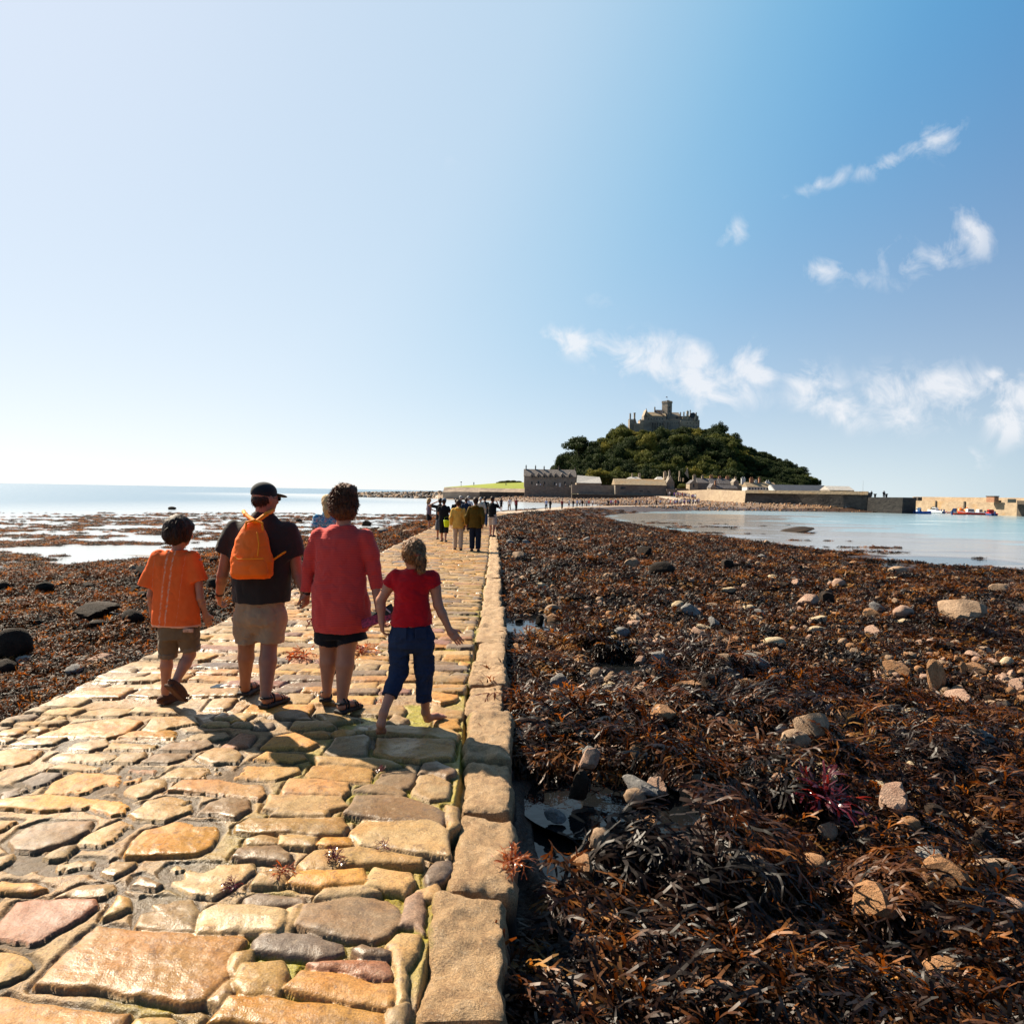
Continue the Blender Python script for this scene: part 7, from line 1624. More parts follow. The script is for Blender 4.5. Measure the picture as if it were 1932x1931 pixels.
# ================================================================== boats
def build_boats():
    def hull(Lh, W, Hh, mat, root):
        V = []; F = []; n = 14; k = 9
        for i in range(n):
            t = i/(n-1); x = (t-.5)*Lh; w = W/2*(1-max(0, t-.55)**2*4.6)*(.82+.18*min(t*6, 1)); w = max(w, .02); sh = Hh*(.85+.45*max(0, t-.4)**1.5)
            for j in range(k):
                a = (j/(k-1)-.5)*math.pi; V.append((x, w*math.sin(a), sh-sh*math.cos(a)**.6 if abs(math.cos(a)) > 1e-6 else sh))
        F = [(i*k+j, (i+1)*k+j, (i+1)*k+j+1, i*k+j+1) for i in range(n-1) for j in range(k-1)]+[tuple(range(k))[::-1]]
        F += [(i*k, i*k+k-1, (i+1)*k+k-1, (i+1)*k) for i in range(n-1)]
        me = mesh_np('hull', V, F, mat, root, True); return me
    def paint(n, c): return simple(n, c, .35, .05, 1)
    W, B, Rd, Or, Nv = paint('white_paint', (.75, .76, .76)), paint('blue_paint', (.03, .17, .55)), paint('red_paint', (.55, .03, .02)), paint('orange_paint', (.75, .16, .02)), paint('navy_paint', (.02, .05, .15))
    def boat(px, py, Lh, hm, cm, rz, label, cabin=True, Hh=.8, outb=True):
        p = atz(px, py+2.2, WL-.05); r = empty('boat', (p.x, p.y, WL-.15), rz, label=label, cat='boat'); hull(Lh, Lh*.36, Hh, hm, r)
        mb = MB(); mb.tube([(-Lh*.5, Lh*.15, Hh*.86), (0, Lh*.185, Hh*.9), (Lh*.3, Lh*.12, Hh*1.05), (Lh*.5, 0, Hh*1.25), (Lh*.3, -Lh*.12, Hh*1.05), (0, -Lh*.185, Hh*.9), (-Lh*.5, -Lh*.15, Hh*.86)], .06, 5); mb.build('gunwale', cm, r)
        if cabin:
            mb = MB(); mb.box(-Lh*.1, Lh*.18, -Lh*.11, Lh*.11, Hh*.85, Hh*.85+.95, .12, .06); c = mb.build('cabin', cm, r); mb = MB(); mb.box(-Lh*.06, Lh*.14, -Lh*.125, Lh*.125, Hh*.85+.45, Hh*.85+.75); mb.build('window', GLS, c)
        else:
            mb = MB(); mb.box(-Lh*.15, -Lh*.08, -Lh*.16, Lh*.16, Hh*.7, Hh*.92); mb.box(Lh*.1, Lh*.17, -Lh*.14, Lh*.14, Hh*.72, Hh*.95); mb.build('thwart', cm, r)
        if outb: mb = MB(); mb.box(-Lh*.56, -Lh*.5, -.15, .15, Hh*.2, Hh*.2+1.05); mb.build('outboard', Nv, r)
        return r
    boat(1722, 964.8, 4.2, W, W, .1, 'low white dinghy moored nearest the dark pier head', False, .5)
    boat(1729, 965.6, 3.6, W, W, .4, 'second low white dinghy beside the pale tender', False, .45)
    boat(1729.5+4, 966, 4.2, B, W, 1.2, 'blue hulled white topped boat near the dark pier head')
    boat(1742, 967, 4.8, B, B, .2, 'bright blue open boat low on the water', False, .7)
    boat(1765, 966, 4.8, W, W, 1.9, 'white boat with upright mast between blue boats and tan dinghies', True, .9)
    boat(1779, 966, 3.6, W, Rd, .5, 'small white dinghy with reddish rail next to the white boat', False, .5); boat(1787, 965.6, 3.4, Rd, W, .1, 'small tan red dinghy tied under the pier', False, .5)
    boat(1801, 966.4, 4.2, W, Nv, .8, 'white and purple boat left of the orange buoys', True, .7)
    boat(1810, 968.8, 3.8, Rd, Or, .1, 'orange red inflatable in front of the first buoy', False, .5)
    boat(1832, 968.8, 6, Rd, W, 2.9, 'red hulled boat with a white wheelhouse right of the buoys', True, .8)
    boat(1846, 968.8, 4.6, Nv, W, .3, 'dark blue boat with pale rail right of the red boat', True, .7)
    boat(1869, 970.4, 5.0, Nv, Rd, 1.3, 'dark hulled boat with red cabin at the right end of the moorings', True, .8)
    for (px, py, lb) in ((1812, 965.2, 'orange buoy between the white boat and the red boat'), (1824, 965.4, 'orange buoy touching the bow of the red hulled boat')):
        p = atz(px, py+4, WL); s = Sdf(.12); s.ell((p.x, p.y, WL+.75), (.78, .78, .85), None, 0); s.cone((p.x, p.y, WL+1.5), (p.x, p.y, WL+1.8), .14, .1, .1); V, F = s.mesh()
        mesh_np('buoy', V-np.array([p.x, p.y, WL]), F.astype(np.int32), Or, None, True, loc=(p.x, p.y, WL), label=lb, cat='buoy')
    mb = MB(); p = atz(1772.3, 967, WL)
# ================================================================== walkers in the middle distance and the far crowd
def clothcol(c): 
    n = 'cloth_%d_%d_%d' % tuple(int(v*1000) for v in c); return simple(n, c, .88, .12, 10, 0, spec=.15)
def walker(root, H=1.7, vox=.012, top=(.3, .3, .3), bottom=(.1, .1, .1), tkind='tee', bkind='trousers', hair=None, stride=.25, arms=('down', 'down'), girth=1.0, shoes=True, skin=None, hairlong=False, hat=None, yaw_head=0.0, hood=False, scarf=None):
    """figure in local coordinates, feet at the origin, facing +Y; children of root (root at 0 while building)"""
    q = H/1.75; sk = skin or SKIN; g = girth
    def V(x, y, z): return Vector((x*q, y*q, z*q))
    hipz = .92; lf = V(-.10, stride*.5, 0); rf = V(.10, -stride*.5, 0)
    hl, hr = V(-.09, 0, hipz), V(.09, 0, hipz); kl, kr = V(-.10, stride*.35+.02, .50), V(.10, -.12*stride+.03, .50); al, ar = lf+V(0, 0, .09), rf+V(0, 0, .09 + (.04 if stride > .2 else 0))
    s = Sdf(vox)
    s.loft([(.86*q, 0, 0, .14*q, .10*q), (1.1*q, 0, 0, .135*q, .095*q), (1.32*q, 0, 0, .155*q, .10*q), (1.44*q, 0, 0, .13*q, .07*q), (1.49*q, 0, 0, .06*q, .05*q)], .03)
    limb(s, hl, kl, al, [r*q for r in (.08, .072, .054, .055, .036)]); limb(s, hr, kr, ar, [r*q for r in (.08, .072, .054, .055, .036)])
    foot(s, al, lf+V(0, -.06, .02), lf+V(-.03, .19, .02), q, False); foot(s, ar, rf+V(0, -.06, .02), rf+V(.03, .19, .02), q, False)
    armj = []
    for sx, a in ((-1, arms[0]), (1, arms[1])):
        sh = V(sx*.172, 0, 1.385)
        if a == 'down': el, wr = V(sx*.245*max(g, 1), -.03, 1.13), V(sx*.25*max(g, 1), .05, .88)
        elif a == 'swing': el, wr = V(sx*.25, -.12, 1.14), V(sx*.25, -.10, .89)
        elif a == 'fwd': el, wr = V(sx*.23, .04, 1.13), V(sx*.20, .24, 1.06)
        elif a == 'camera': el, wr = V(sx*.27, .16, 1.26), V(sx*.10, .26, 1.50)
        elif a == 'head': el, wr = V(sx*.47, .06, 1.43), V(sx*.14, .08, 1.60)
        elif a == 'hold': el, wr = V(sx*.26, .0, 1.13), V(sx*.30, .06, .88)
        armj.append((sh, el, wr)); limb(s, sh, el, wr, [r*q for r in (.048, .044, .036, .034, .024)])
        hand(s, wr, wr-el, (-sx, .3, 0), .95*q, sx, .5, fingers=vox < .016)
    hc = V(0, .02, 1.64); s.cone(V(0, 0, 1.44), V(0, .01, 1.58), .055*q, .052*q, .02); P = head(s, hc, yaw_head, q)
    sdf_obj('body', s, sk, root)
    s = Sdf(vox*.9); M = np.array(Matrix.Rotation(yaw_head, 3, 'Z')); s.ell(P(0, -.018, .028), (.090*q, .108*q, .100*q), M, .02); s.ell(P(0, -.05, -.03), (.078*q, .06*q, .07*q), M, .03)
    if hairlong: s.chain([P(0, -.07, -.02), P(.0, -.10, -.12), P(.0, -.10, -.22)], [.072*q, .066*q, .045*q], .03)
    s.wrinkle(.008, 30, .5); sdf_obj('hair', s, hair or HAIR_DB, root)
    if hat: s = Sdf(vox*.8); s.ell(P(0, -.008, .045), (.096*q, .112*q, .085*q), M, .01).clip(P(0, 0, .02), (0, .1, -1)); s.ell(P(0, .11, .03), (.07*q, .06*q, .012), M, .0); sdf_obj('cap', s, clothcol(hat), root)
    s = Sdf(vox); J = tkind == 'jacket'; e = .026*g if J else .018*g; zb = .78 if J else (.86 if tkind != 'crop' else .95)
    s.loft([(zb*q, 0, 0, (.17+e)*q*g, (.115+e)*q*g), (1.0*q, 0, 0, (.155+e)*q*g, (.11+e)*q*g), (1.2*q, 0, 0, (.155+e)*q*g, (.105+e)*q*g), (1.35*q, 0, 0, (.168+e)*q, (.10+e)*q), (1.43*q, 0, 0, (.115+e*.7)*q, (.075+e*.6)*q), (1.485*q, 0, 0, (.065+e*.4)*q, (.055+e*.4)*q)], .04)
    for (sh, el, wr) in armj:
        if tkind == 'sleeveless': continue
        if tkind in ('jacket', 'long'): s.chain([sh, el], [(.056+e*.6)*q, (.055+e*.5)*q], .03); s.cone(el, wr, (.055+e*.5)*q, (.042+e*.4)*q, .02, 1)
        else: s.cone(sh, lerp(sh, el, .62), (.056+e*.5)*q, (.060+e*.5)*q, .03, 1)
    s.wrinkle(.012 if J else .007, 7, .7).wrinkle(.005, 18, .7)
    if hood: s.ell(V(0, -.10, 1.44), (.12*q, .07*q, .055*q), None, .03)
    sdf_obj({'jacket': 'jacket', 'long': 'jumper', 'tee': 'tshirt', 'sleeveless': 'vest', 'crop': 'tshirt'}[tkind], s, clothcol(top), root)
    s = Sdf(vox)
    if bkind == 'skirt': s.loft([(.52*q, 0, 0, .19*q*g, .15*q*g), (.75*q, 0, 0, .175*q*g, .13*q*g), (.98*q, 0, 0, .145*q*g, .11*q*g)], .02)
    elif bkind == 'dress': s.loft([(.40*q, 0, 0, .22*q*g, .17*q*g), (.75*q, 0, 0, .18*q*g, .14*q*g), (1.0*q, 0, 0, .145*q*g, .11*q*g)], .02)
    else:
        s.loft([(.80*q, 0, 0, .165*q*g, .125*q*g), (1.0*q, 0, 0, .155*q*g, .115*q*g)], .03)
        for (h_, k_, a_) in ((hl, kl, al), (hr, kr, ar)):
            if bkind == 'trousers': s.chain([h_, k_], [.10*q*g, .082*q*g], .02); s.cone(k_, a_, .082*q*g, .070*q*g, .02, 1)
            elif bkind == 'capri': s.chain([h_, k_], [.10*q*g, .088*q*g], .02); s.cone(k_, lerp(k_, a_, .35), .088*q*g, .085*q*g, .02, 1)
            else: s.cone(h_, k_+Vector((0, 0, .02)), .105*q*g, .098*q*g, .02, 1)
    s.wrinkle(.008, 9, .8); sdf_obj({'trousers': 'trousers', 'shorts': 'shorts', 'skirt': 'skirt', 'dress': 'skirt', 'capri': 'trousers'}[bkind], s, clothcol(bottom), root)
    if shoes:
        for f_, sx in ((lf, -1), (rf, 1)):
            s = Sdf(vox*.8); s.ell(f_+V(sx*.01, .06, .045), (.052*q, .15*q, .042*q), None, .01); s.box(f_+V(sx*.01, .06, .012), (.048*q, .145*q, .014), None, .01, .01); sdf_obj('shoe', s, DARK, root)
    return P
def place(root, x, y, z, rz): root.location = (x, y, z); root.rotation_euler = (0, 0, rz)
def extra(root, name, s, mat): return sdf_obj(name, s, mat, root)
def foot_at(px, py):
    """ground point on the causeway top for a pixel"""
    r = ray(px, py); r = r/r.y; Z = np.exp(np.linspace(math.log(4), math.log(150), 2500)); zz = EYE+r.z*Z; _, zc = path_at(Z); i = int(np.argmax(zz < zc)); return float(r.x*Z[i]), float(Z[i]), float(zc[i])
g4 = lambda x, y: (769.8+x*.125, 890.6+y*.125)
def mid_people():
    G = 'walkers ahead on the causeway'
    def mk(label, x, y, Hpx, rz, **k):
        X, Y, Z = foot_at(*g4(x, y)); H = Hpx*.125/FPX*Y
        r = empty('person', (0, 0, 0), label=label, cat='person', group=G); P = walker(r, H=max(1.45, min(1.88, H)), **k); place(r, X, Y, Z, rz); return r, P
    # couple in yellow and olive jackets
    r, P = mk('person in a yellow hooded jacket and beige trousers carrying a shoulder bag', 750, 1180, 765, 0, vox=.010, top=(.66, .40, .085), bottom=(.46, .38, .29), tkind='jacket', bkind='trousers', hair=HAIR_DB, stride=.12, arms=('down', 'down'), girth=1.0, hood=True)
    s = Sdf(.01); s.chain([(-.14, -.13, 1.38), (0.05, -.18, 1.15), (.20, -.12, .92)], [.012]*3, .01); extra(r, 'bag_strap', s, DARK)
    s = Sdf(.01); s.ell((0, -.03, 1.44), (.085, .075, .04), None, 0); extra(r, 'collar', s, clothcol((.5, .45, .38)))
    r, P = mk('stout man in an olive hooded jacket and navy trousers', 1010, 1195, 815, 0, vox=.010, top=(.105, .062, .008), bottom=(.012, .018, .035), tkind='jacket', bkind='trousers', hair=HAIR_DB, stride=.08, arms=('down', 'swing'), girth=1.14, hood=True)
    # man in cap and companion with raised arm
    r, P = mk('man in a grey blue cap and dark top with a red bag and lime bucket', 535, 1052, 655, R_(-5), vox=.012, top=(.012, .011, .013), bottom=(.014, .016, .020), tkind='tee', bkind='capri', stride=.25, arms=('fwd', 'down'), girth=1.15, hat=(.13, .20, .28))
    s = Sdf(.012); s.box((-.02, -.20, 1.02), (.11, .07, .17), None, .05, 0); extra(r, 'red_bag', s, clothcol((.30, .012, .02)))
    r2 = empty('bucket', (0, 0, 0), label='lime yellow bucket carried by the man in the grey blue cap', cat='bucket'); s = Sdf(.012); s.loft([(.60, .17, -.26, .09, .09), (.86, .17, -.26, .13, .13)], 0); s.chain([(.05, -.26, .86), (.10, -.26, .97), (.17, -.26, 1.0), (.24, -.26, .97), (.29, -.26, .86)], [.008]*5, 0); sdf_obj('pail', s, simple('lime_plastic', (.62, .78, .0), .5, .03), r2); place(r2, *r.location, r.rotation_euler.z)
    X, Y, Z = foot_at(*g4(455, 1030)); r = empty('person', (0, 0, 0), label='bare armed companion in a grey wrap with one elbow raised beside the capped man', cat='person', group=G); walker(r, H=1.70, vox=.012, top=(.015, .014, .016), bottom=(.09, .10, .11), tkind='tee', bkind='dress', stride=.18, arms=('head', 'down'), girth=1.0, hair=HAIR_BK); place(r, X, Y+.6, Z, 0)
    # woman with a pink bag
    r, P = mk('long haired woman in a mauve vest and black skirt with a pink shoulder bag', 312, 862, 470, R_(-60), vox=.014, top=(.22, .17, .20), bottom=(.012, .012, .015), tkind='sleeveless', bkind='skirt', hair=HAIR_BL, stride=.1, arms=('down', 'fwd'), hairlong=True, shoes=False)
    s = Sdf(.014); s.ell((-.27, -.02, .98), (.08, .20, .16), None, 0); s.chain([(-.25, -.12, 1.1), (-.18, 0, 1.44), (-.25, .10, 1.1)], [.012]*3, .01); extra(r, 'pink_bag', s, clothcol((.40, .10, .20)))
    # photographer
    r, P = mk('man in a black t-shirt and pale shorts with a backpack taking a photograph', 1265, 972, 605, R_(-25), vox=.012, top=(.010, .012, .014), bottom=(.50, .44, .38), tkind='tee', bkind='shorts', stride=.16, arms=('camera', 'camera'), hair=HAIR_DB, girth=1.1)
    s = Sdf(.012); s.ell((-.02, -.22, 1.20), (.17, .12, .24), None, 0); s.ell((-.02, -.30, 1.10), (.12, .07, .13), None, .03); extra(r, 'backpack', s, clothcol((.008, .014, .018)))
    s = Sdf(.012); s.box((0, .33, 1.54), (.07, .04, .045), None, .01, 0); extra(r, 'camera', s, DARK)
    # heads and shoulders further ahead
    for (x, yh, px_h, top, hr, lb, tk, bk, bot, arms, hat) in (
        (722, 400, 500, (.008, .008, .010), HAIR_DB, 'dark haired woman in black with elbows bent ahead of the yellow jacket', 'long', 'trousers', (.01, .01, .012), ('fwd', 'fwd'), None),
        (790, 350, 505, (.05, .05, .06), HAIR_GR, 'grey haired man whose head shows above the yellow jacket', 'tee', 'trousers', (.05, .05, .05), ('down', 'down'), None),
        (872, 390, 500, (.02, .035, .065), HAIR_DB, 'person in a navy fleece walking between the yellow and olive jackets', 'jacket', 'trousers', (.012, .012, .015), ('down', 'down'), None),
        (905, 360, 470, (.60, .62, .66), HAIR_GR, 'white haired man in a white shirt ahead of the olive jacket', 'tee', 'trousers', (.15, .13, .11), ('down', 'down'), None),
        (1088, 380, 470, (.60, .54, .42), HAIR_GR, 'white haired woman in a cream jacket right of the olive jacket', 'jacket', 'trousers', (.35, .3, .25), ('down', 'down'), None),
        (1155, 375, 440, (.010, .013, .020), HAIR_DB, 'man in a black jacket and jeans left of the photographer', 'jacket', 'trousers', (.03, .06, .13), ('down', 'down'), None)):
        X, Y, Z = foot_at(*g4(x, yh+px_h)); H = px_h*.125/FPX*Y; r = empty('person', (0, 0, 0), label=lb, cat='person', group=G)
        walker(r, H=max(1.5, min(1.85, H)), vox=.016, top=top, bottom=bot, tkind=tk, bkind=bk, hair=hr, stride=.2, arms=arms, girth=1.1); place(r, X, Y, Z, R_(random.uniform(-15, 15)))
    # blonde woman hidden behind the red haired one
    p = at(618, 960, 10.5); r = empty('person', (0, 0, 0), label='blonde woman in a blue floral top half hidden behind the red haired woman', cat='person', group=G)
    walker(r, H=1.63, vox=.009, top=(.08, .20, .34), bottom=(.30, .28, .25), tkind='tee', bkind='shorts', hair=HAIR_BL, stride=.25, arms=('down', 'down'), hairlong=True, yaw_head=R_(-20)); place(r, p.x, 10.5, -.01, R_(38))
    m = [o for o in r.children if o.name.startswith('tshirt')][0].data.materials[0]; nt = m.node_tree; b = [n for n in nt.nodes if n.type == 'BSDF_PRINCIPLED'][0]
    L(nt, ramp(nt, noise(nt, coords(nt), 24, 2), [(.40, (.05, .22, .40)), (.47, (.55, .60, .62)), (.53, (.06, .20, .33)), (.62, (.65, .28, .30))], 'CONSTANT'), b.inputs['Base Color'])
def far_people():
    protos = []
    spec = [dict(tkind='tee', bkind='trousers', stride=.3, arms=('down', 'swing')), dict(tkind='tee', bkind='shorts', stride=.2, arms=('down', 'down')), dict(tkind='jacket', bkind='trousers', stride=.1, arms=('fwd', 'down')), dict(tkind='sleeveless', bkind='skirt', stride=.15, arms=('down', 'down'), hairlong=True)]
    cols = {'white': (.70, .70, .70), 'pale blue': (.30, .40, .62), 'dark blue': (.03, .05, .13), 'black': (.012, .012, .015), 'red': (.45, .03, .03), 'maroon': (.16, .02, .03), 'cream': (.55, .48, .36), 'purple': (.14, .08, .30), 'grey': (.25, .25, .27)}
    bots = [(.02, .025, .04), (.30, .25, .19), (.10, .12, .18), (.012, .012, .012)]
    for sp in spec: r = empty('person', (0, 0, 0)); walker(r, H=1.72, vox=.03, shoes=False, **sp); protos.append(r)
    used = [False]*4; rg = random.Random(8); colm = {k: clothcol(c) for k, c in cols.items()}; botm = [clothcol(c) for c in bots]
    def put(X, Y, Z, rz, col, bot, label, group, k=None, hscale=1.0):
        k = rg.randrange(4) if k is None else k; src = protos[k]
        r = src if not used[k] else copy_tree(src); used[k] = True; r.location = (X, Y, Z); r.rotation_euler = (0, 0, rz); r.scale = (hscale,)*3
        for ch in r.children:
            n = ch.name.split('.')[0]
            if n in ('tshirt', 'jacket', 'vest', 'trousers', 'shorts', 'skirt'): ch.material_slots[0].link = 'OBJECT'; ch.material_slots[0].material = colm[col] if n in ('tshirt', 'jacket', 'vest') else botm[bot]
        tag(r, label=label, cat='person', group=group)
    def onpath(px, py):
        r = ray(px, py); r = r/r.y; best = None
        Zs = np.linspace(60, 262, 900); X = r.x*Zs; z = EYE+r.z*Zs; dp, zp = path_dist(X, Zs)
        sc = dp*.25+np.abs(z-zp)*3; i = int(np.argmin(sc)); return float(X[i]), float(Zs[i]), float(zp[i])
    for (x, y, c, b, lb, k) in ((1405, 580, 'black', 3, 'person in a dark top and pinkish skirt just right of the photographer', 3), (1530, 583, 'white', 1, 'man in a white top and khaki trousers between the dark and maroon walkers', 0), (1630, 590, 'maroon', 3, 'woman in a maroon top and black trousers carrying a handbag', 0)):
        X, Y, Z = foot_at(*g4(x, y)); put(X, Y, Z, rg.uniform(-.6, .6), c, b, lb, 'walkers ahead on the causeway', k)
    singles = [(258, 465, 'pale blue', 0, 'man in a pale blue shirt leading a pair on the far causeway', 0), (287, 462, 'black', 3, 'dark dressed partner of the man in the pale blue shirt', 2), (377, 460, 'maroon', 3, 'lone walker in maroon and black after the pair', 0), (430, 448, 'white', 0, 'walker in white at the left end of the middle group', 1), (461, 448, 'black', 2, 'walker with a dark pack beside the leftmost white top', 2), (491, 448, 'pale blue', 3, 'walker in pale blue at the centre of the middle group', 0), (511, 448, 'white', 3, 'second white top of the middle group, next to the pale blue one', 1), (530, 449, 'black', 3, 'tallest dark figure of the middle group', 2), (548, 446, 'cream', 1, 'cream topped walker right of the tallest dark figure', 3), (563, 446, 'grey', 3, 'grey walker left of the one in red', 2), (580, 444, 'red', 2, 'walker in red near the right end of the middle group', 0), (608, 443, 'white', 0, 'white topped walker closing the middle group on the right', 1),
        (725, 447, 'black', 3, 'dark figure heading the next group along the bend', 2), (747, 448, 'purple', 3, 'purple topped walker in the next group along the bend', 0), (760, 446, 'white', 0, 'white topped walker beside the purple one', 1), (782, 440, 'red', 3, 'red topped walker in the next group along the bend', 0), (800, 438, 'dark blue', 0, 'dark blue walker right of the red topped one', 2),
        (935, 434, 'dark blue', 0, 'first of the four walkers before the crowd, in dark blue', 2), (962, 434, 'grey', 3, 'grey walker second of the four before the crowd', 0), (985, 436, 'white', 1, 'short white walker third of the four before the crowd', 3), (1018, 434, 'dark blue', 3, 'tall walker fourth of the four before the crowd', 0), (1088, 430, 'black', 0, 'upper of the two walkers just before the crowd', 2), (1118, 434, 'pale blue', 3, 'lower of the two walkers just before the crowd', 1)]
    for (x, y, c, b, lb, k) in singles:
        X, Y, Z = onpath(*e2(x, y)); put(X, Y, Z, rg.uniform(-.7, .7), c, b, lb, 'walkers on the far bend', k)
    cn = list(cols)
    for i in range(46):
        u = rg.random()**.8; x = 1150+u*262; y = 434-u*14+rg.uniform(-6, 4); Y = 207+14*u+rg.uniform(-2, 3); p = at(*e2(x, y), Y); c = cn[rg.choice([0, 0, 0, 1, 2, 2, 3, 4, 6, 7, 8])]
        put(p.x, Y, min(float(ground_z(np.array([p.x]), np.array([Y]))[0])+.25, p.z+.3) if False else max(p.z, float(ground_z(np.array([p.x]), np.array([Y]))[0])), rg.uniform(-3, 3), c, rg.randrange(4), 'tiny walker in a %s top low in the crowd by the sunlit wall' % c, 'lower crowd, %s tops' % c, None, rg.uniform(.9, 1.05))
    for i in range(42):
        u = rg.random(); x = 1172+u*225; y = 362+u*u*30+rg.uniform(-4, 4); Y = 262-u*32+rg.uniform(-3, 3); p = at(*e2(x, y), Y); c = cn[rg.choice([0, 0, 1, 2, 2, 3, 4, 6, 7, 8])]
        put(p.x, Y, max(p.z, float(ground_z(np.array([p.x]), np.array([Y]))[0])), rg.uniform(-3, 3), c, rg.randrange(4), 'tiny walker in a %s top on the ramp climbing to the island gate' % c, 'ramp crowd, %s tops' % c, None, rg.uniform(.9, 1.05))
    for (x, y, c, lb) in ((1146, 268, 'black', 'left of the two dark figures standing close together on the pier head'), (1151, 267, 'dark blue', 'right of the two dark figures standing close together on the pier head'), (1078, 272, 'black', 'lone dark figure by the mast on the pier head')):
        p = at(*e3(x, y+6), 185.5); put(p.x, 184.6+1.2, at(1660, 937.9, 184.5).z, rg.uniform(-2, 2), c, 3, lb, None, 2)
    for i, (x, y) in enumerate(((188, 288), (215, 286), (240, 289), (335, 290), (405, 290))):
        p = at(*e2(x, y), 289); put(p.x, 289, at(*e2(x, 296), 289).z, rg.uniform(-3, 3), ['white', 'pale blue', 'black', 'white', 'grey'][i], 0, '%s topped person on the terrace behind the grey wall' % ['first white', 'pale blue', 'dark', 'second white', 'grey'][i], 'people in front of the dormered terrace', 1)
    p = at(893, 914.5, 335)
    for (x, y, c, lb) in ((890+4, 915.2, 'black', 'dark figure standing on the lawn'), (954.5, 917, 'grey', 'grey figure strolling on the lawn near the hedge')):
        p = at(x, y, 328); put(p.x, 328, p.z-.1, 0, c, 3, lb, None, 0)
# ================================================================== sky, sun, camera
def build_world():
    w = bpy.data.worlds.new('World'); SC.world = w; w.use_nodes = True; nt = w.node_tree; nt.nodes.clear()
    out = N(nt, 'ShaderNodeOutputWorld'); bg = N(nt, 'ShaderNodeBackground'); sky = N(nt, 'ShaderNodeTexSky', sky_type='NISHITA')
    sky.sun_disc = False; sky.sun_elevation = SUN_EL; sky.sun_rotation = -SUN_AZ; sky.altitude = 0; sky.air_density = 1.0; sky.dust_density = 0.3; sky.ozone_density = 2.4
    tc = N(nt, 'ShaderNodeTexCoord'); d = tc.outputs['Generated']; sp = N(nt, 'ShaderNodeSeparateXYZ'); L(nt, d, sp.inputs[0])
    yy = mth(nt, 'MAXIMUM', sp.outputs[1], .05); u = mth(nt, 'DIVIDE', sp.outputs[0], yy); v = mth(nt, 'DIVIDE', sp.outputs[2], yy)
    cb = N(nt, 'ShaderNodeCombineXYZ'); L(nt, u, cb.inputs[0]); L(nt, v, cb.inputs[1])
    n0 = N(nt, 'ShaderNodeTexNoise'); n0.inputs['Scale'].default_value = 18; n0.inputs['Detail'].default_value = 8; n0.inputs['Roughness'].default_value = .62; n0.inputs['Distortion'].default_value = .5; L(nt, cb.outputs[0], n0.inputs['Vector'])
    nl = N(nt, 'ShaderNodeTexNoise'); nl.inputs['Scale'].default_value = 5; nl.inputs['Detail'].default_value = 3; L(nt, cb.outputs[0], nl.inputs['Vector'])
    off = N(nt, 'ShaderNodeVectorMath', operation='SCALE'); sb = N(nt, 'ShaderNodeVectorMath', operation='SUBTRACT'); L(nt, nl.outputs['Color'], sb.inputs[0]); sb.inputs[1].default_value = (.5, .5, .5); L(nt, sb.outputs[0], off.inputs[0]); off.inputs['Scale'].default_value = .07
    ad = N(nt, 'ShaderNodeVectorMath', operation='ADD'); L(nt, cb.outputs[0], ad.inputs[0]); L(nt, off.outputs[0], ad.inputs[1])
    cl = [(1110, 655, 75, 22, 12, .95), (1190, 672, 65, 32, 10, 1), (1280, 692, 70, 34, 15, 1), (1340, 730, 70, 36, 8, .95), (1410, 688, 42, 34, 10, 1), (1330, 760, 70, 22, 0, .6), (1530, 722, 50, 36, 25, .8), (1570, 760, 75, 26, 10, .8), (1700, 748, 60, 36, 10, 1), (1790, 745, 80, 36, -5, 1), (1915, 770, 45, 45, 0, .9), (1885, 718, 28, 14, 0, .7),
          (1560, 515, 90, 20, 8, 0.57), (1700, 492, 50, 26, 0, 0.61), (1790, 475, 50, 28, -20, 0.61), (1835, 450, 36, 40, -30, 0.66), (1555, 340, 55, 12, -15, 0.49), (1650, 322, 60, 14, -15, 0.53), (1735, 290, 45, 18, -20, 0.57), (1775, 268, 40, 34, -30, 0.57), (1380, 435, 34, 18, -25, .5), (1130, 565, 26, 14, 10, .3), (1840, 858, 26, 14, 10, .6), (1690, 515, 120, 14, 0, .3), (820, 300, 60, 20, 10, .10)]
    acc = None
    for (px, py, rx, ry, ang, it) in cl:
        r = ray(px, py); cu, cv = r.x/r.y, r.z/r.y; sx, sy = rx/FPX*1.15, ry/FPX*1.15
        mp = N(nt, 'ShaderNodeMapping', vector_type='TEXTURE'); mp.inputs['Location'].default_value = (cu, cv, 0); mp.inputs['Rotation'].default_value = (0, 0, R_(-ang)); mp.inputs['Scale'].default_value = (sx, sy, 1)
        L(nt, ad.outputs[0], mp.inputs[0]); ln = N(nt, 'ShaderNodeVectorMath', operation='LENGTH'); L(nt, mp.outputs[0], ln.inputs[0])
        f = N(nt, 'ShaderNodeMapRange', interpolation_type='SMOOTHSTEP'); f.inputs[1].default_value = 2.0; f.inputs[2].default_value = .0; f.inputs[3].default_value = 0; f.inputs[4].default_value = it; L(nt, ln.outputs['Value'], f.inputs[0])
        acc = f.outputs[0] if acc is None else mth(nt, 'MAXIMUM', acc, f.outputs[0])
    dens = mth(nt, 'ADD', acc, mth(nt, 'MULTIPLY_ADD', n0.outputs[0], 3.2, -1.86)); dens = mth(nt, 'MULTIPLY', dens, 1.35, clamp=True)
    dens = mth(nt, 'MULTIPLY', dens, mth(nt, 'MULTIPLY', acc, 1.5, clamp=True)); dens = mth(nt, 'MULTIPLY', dens, .74)
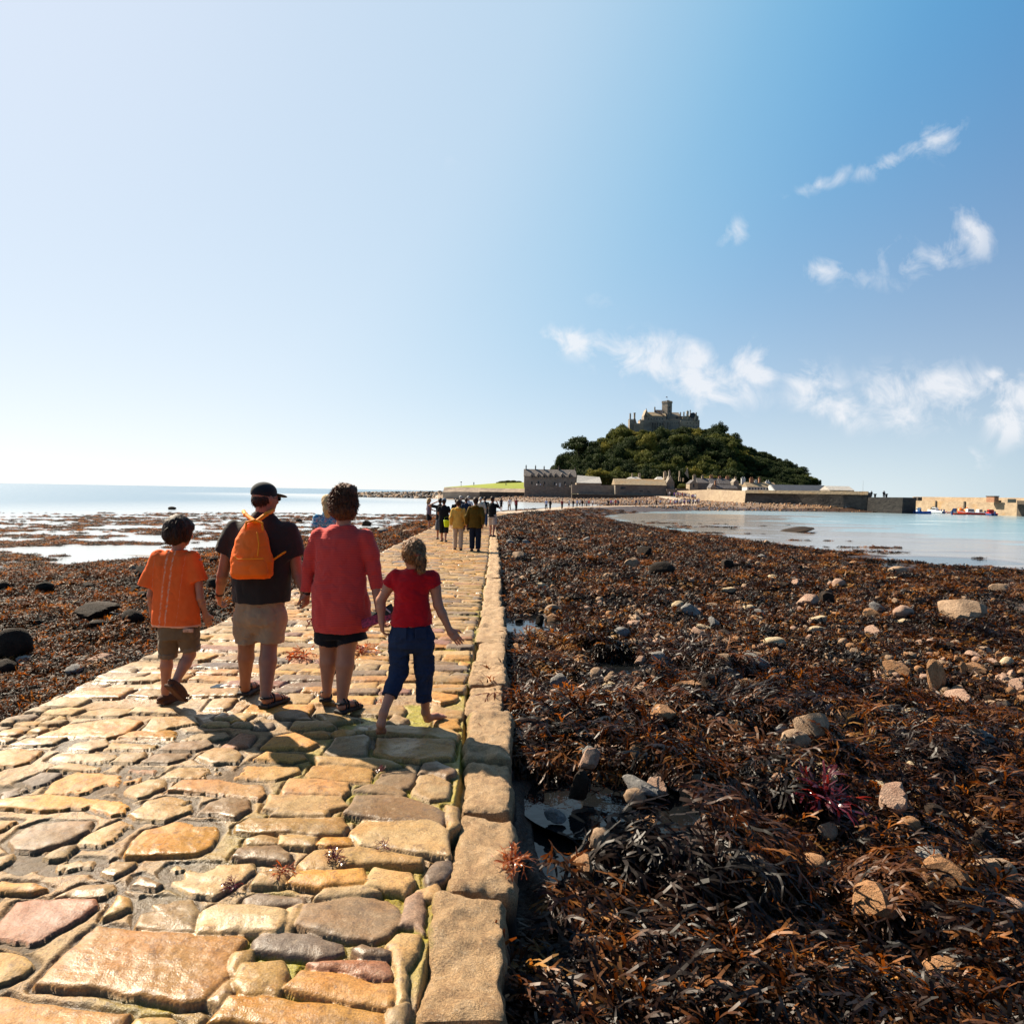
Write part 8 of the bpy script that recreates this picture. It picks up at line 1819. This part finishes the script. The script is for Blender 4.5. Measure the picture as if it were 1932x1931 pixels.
    # clear air: blue deepens away from the sun and pales toward the horizon
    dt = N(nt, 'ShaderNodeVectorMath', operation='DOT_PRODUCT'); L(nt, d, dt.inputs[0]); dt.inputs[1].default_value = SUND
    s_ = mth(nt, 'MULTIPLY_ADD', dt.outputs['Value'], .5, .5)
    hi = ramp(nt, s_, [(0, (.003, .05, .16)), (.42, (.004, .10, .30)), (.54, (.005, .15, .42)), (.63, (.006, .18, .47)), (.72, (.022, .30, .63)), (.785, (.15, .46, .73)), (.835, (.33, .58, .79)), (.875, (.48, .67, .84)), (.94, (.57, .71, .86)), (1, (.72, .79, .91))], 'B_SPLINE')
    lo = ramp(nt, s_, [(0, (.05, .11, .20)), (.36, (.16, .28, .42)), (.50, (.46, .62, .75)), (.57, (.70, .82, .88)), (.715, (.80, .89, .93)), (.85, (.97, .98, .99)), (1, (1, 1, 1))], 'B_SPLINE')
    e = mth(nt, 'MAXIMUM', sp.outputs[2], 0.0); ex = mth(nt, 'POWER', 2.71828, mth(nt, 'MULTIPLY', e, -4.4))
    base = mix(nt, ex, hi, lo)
    base = mix(nt, 1.0, base, ramp(nt, sp.outputs[2], [(.58, 1.0), (.85, .40)]), 'MULTIPLY')  # unseen sky overhead darkened, like the rear ramp stops, to cut fill light
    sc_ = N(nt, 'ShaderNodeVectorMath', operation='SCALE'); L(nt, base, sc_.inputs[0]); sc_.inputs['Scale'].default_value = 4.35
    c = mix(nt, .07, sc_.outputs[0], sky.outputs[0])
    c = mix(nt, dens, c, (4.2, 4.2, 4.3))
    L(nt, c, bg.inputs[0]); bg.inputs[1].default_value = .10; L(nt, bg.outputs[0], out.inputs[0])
def build_light():
    l = bpy.data.lights.new('sun', 'SUN'); l.energy = 5.0; l.angle = R_(.55); l.color = (1, .87, .68); o = bpy.data.objects.new('sun', l); COL.objects.link(o)
    o.rotation_euler = (-SUND).to_track_quat('-Z', 'Y').to_euler()
def build_cam():
    c = bpy.data.cameras.new('camera'); c.sensor_fit = 'HORIZONTAL'; c.sensor_width = 36; c.lens = 36*FPX/1932; c.clip_end = 60000; c.clip_start = .05
    o = bpy.data.objects.new('camera', c); COL.objects.link(o); M = Matrix((RT, UP, -FW)).transposed().to_4x4(); M.translation = CAM; o.matrix_world = M; SC.camera = o
    vs = SC.view_settings; vs.view_transform = 'Standard'; vs.look = 'None'; vs.exposure = 1.2; vs.gamma = 1
    cy = SC.cycles; cy.use_denoising = True; cy.max_bounces = 5; cy.diffuse_bounces = 2; cy.glossy_bounces = 2; cy.transmission_bounces = 2; cy.transparent_max_bounces = 4; cy.sample_clamp_indirect = 4; cy.caustics_reflective = False; cy.caustics_refractive = False
    try: cy.denoiser = 'OPENIMAGEDENOISE'
    except Exception: pass
    SC.render.engine = 'CYCLES'
build_world(); build_light(); build_cam()
import os, time
_t = time.time(); SK = os.environ.get('SKIP', '')
def T(n):
    global _t; print('TIMING', n, round(time.time()-_t, 1)); _t = time.time()
build_ground(); T('ground'); build_sea(); build_pools(); T('sea'); build_causeway(); T('causeway')
if 'r' not in SK: build_rocks(); T('rocks')
if 'w' not in SK: build_weed(); T('weed')
if 'i' not in SK: build_hill(); build_trees(); build_castle(); build_island(); build_boats(); T('island')
if 'p' not in SK: build_boy(); build_man(); build_woman(); build_girl(); T('family')
if 'm' not in SK: mid_people(); T('mid')
if 'f' not in SK: far_people(); T('far')
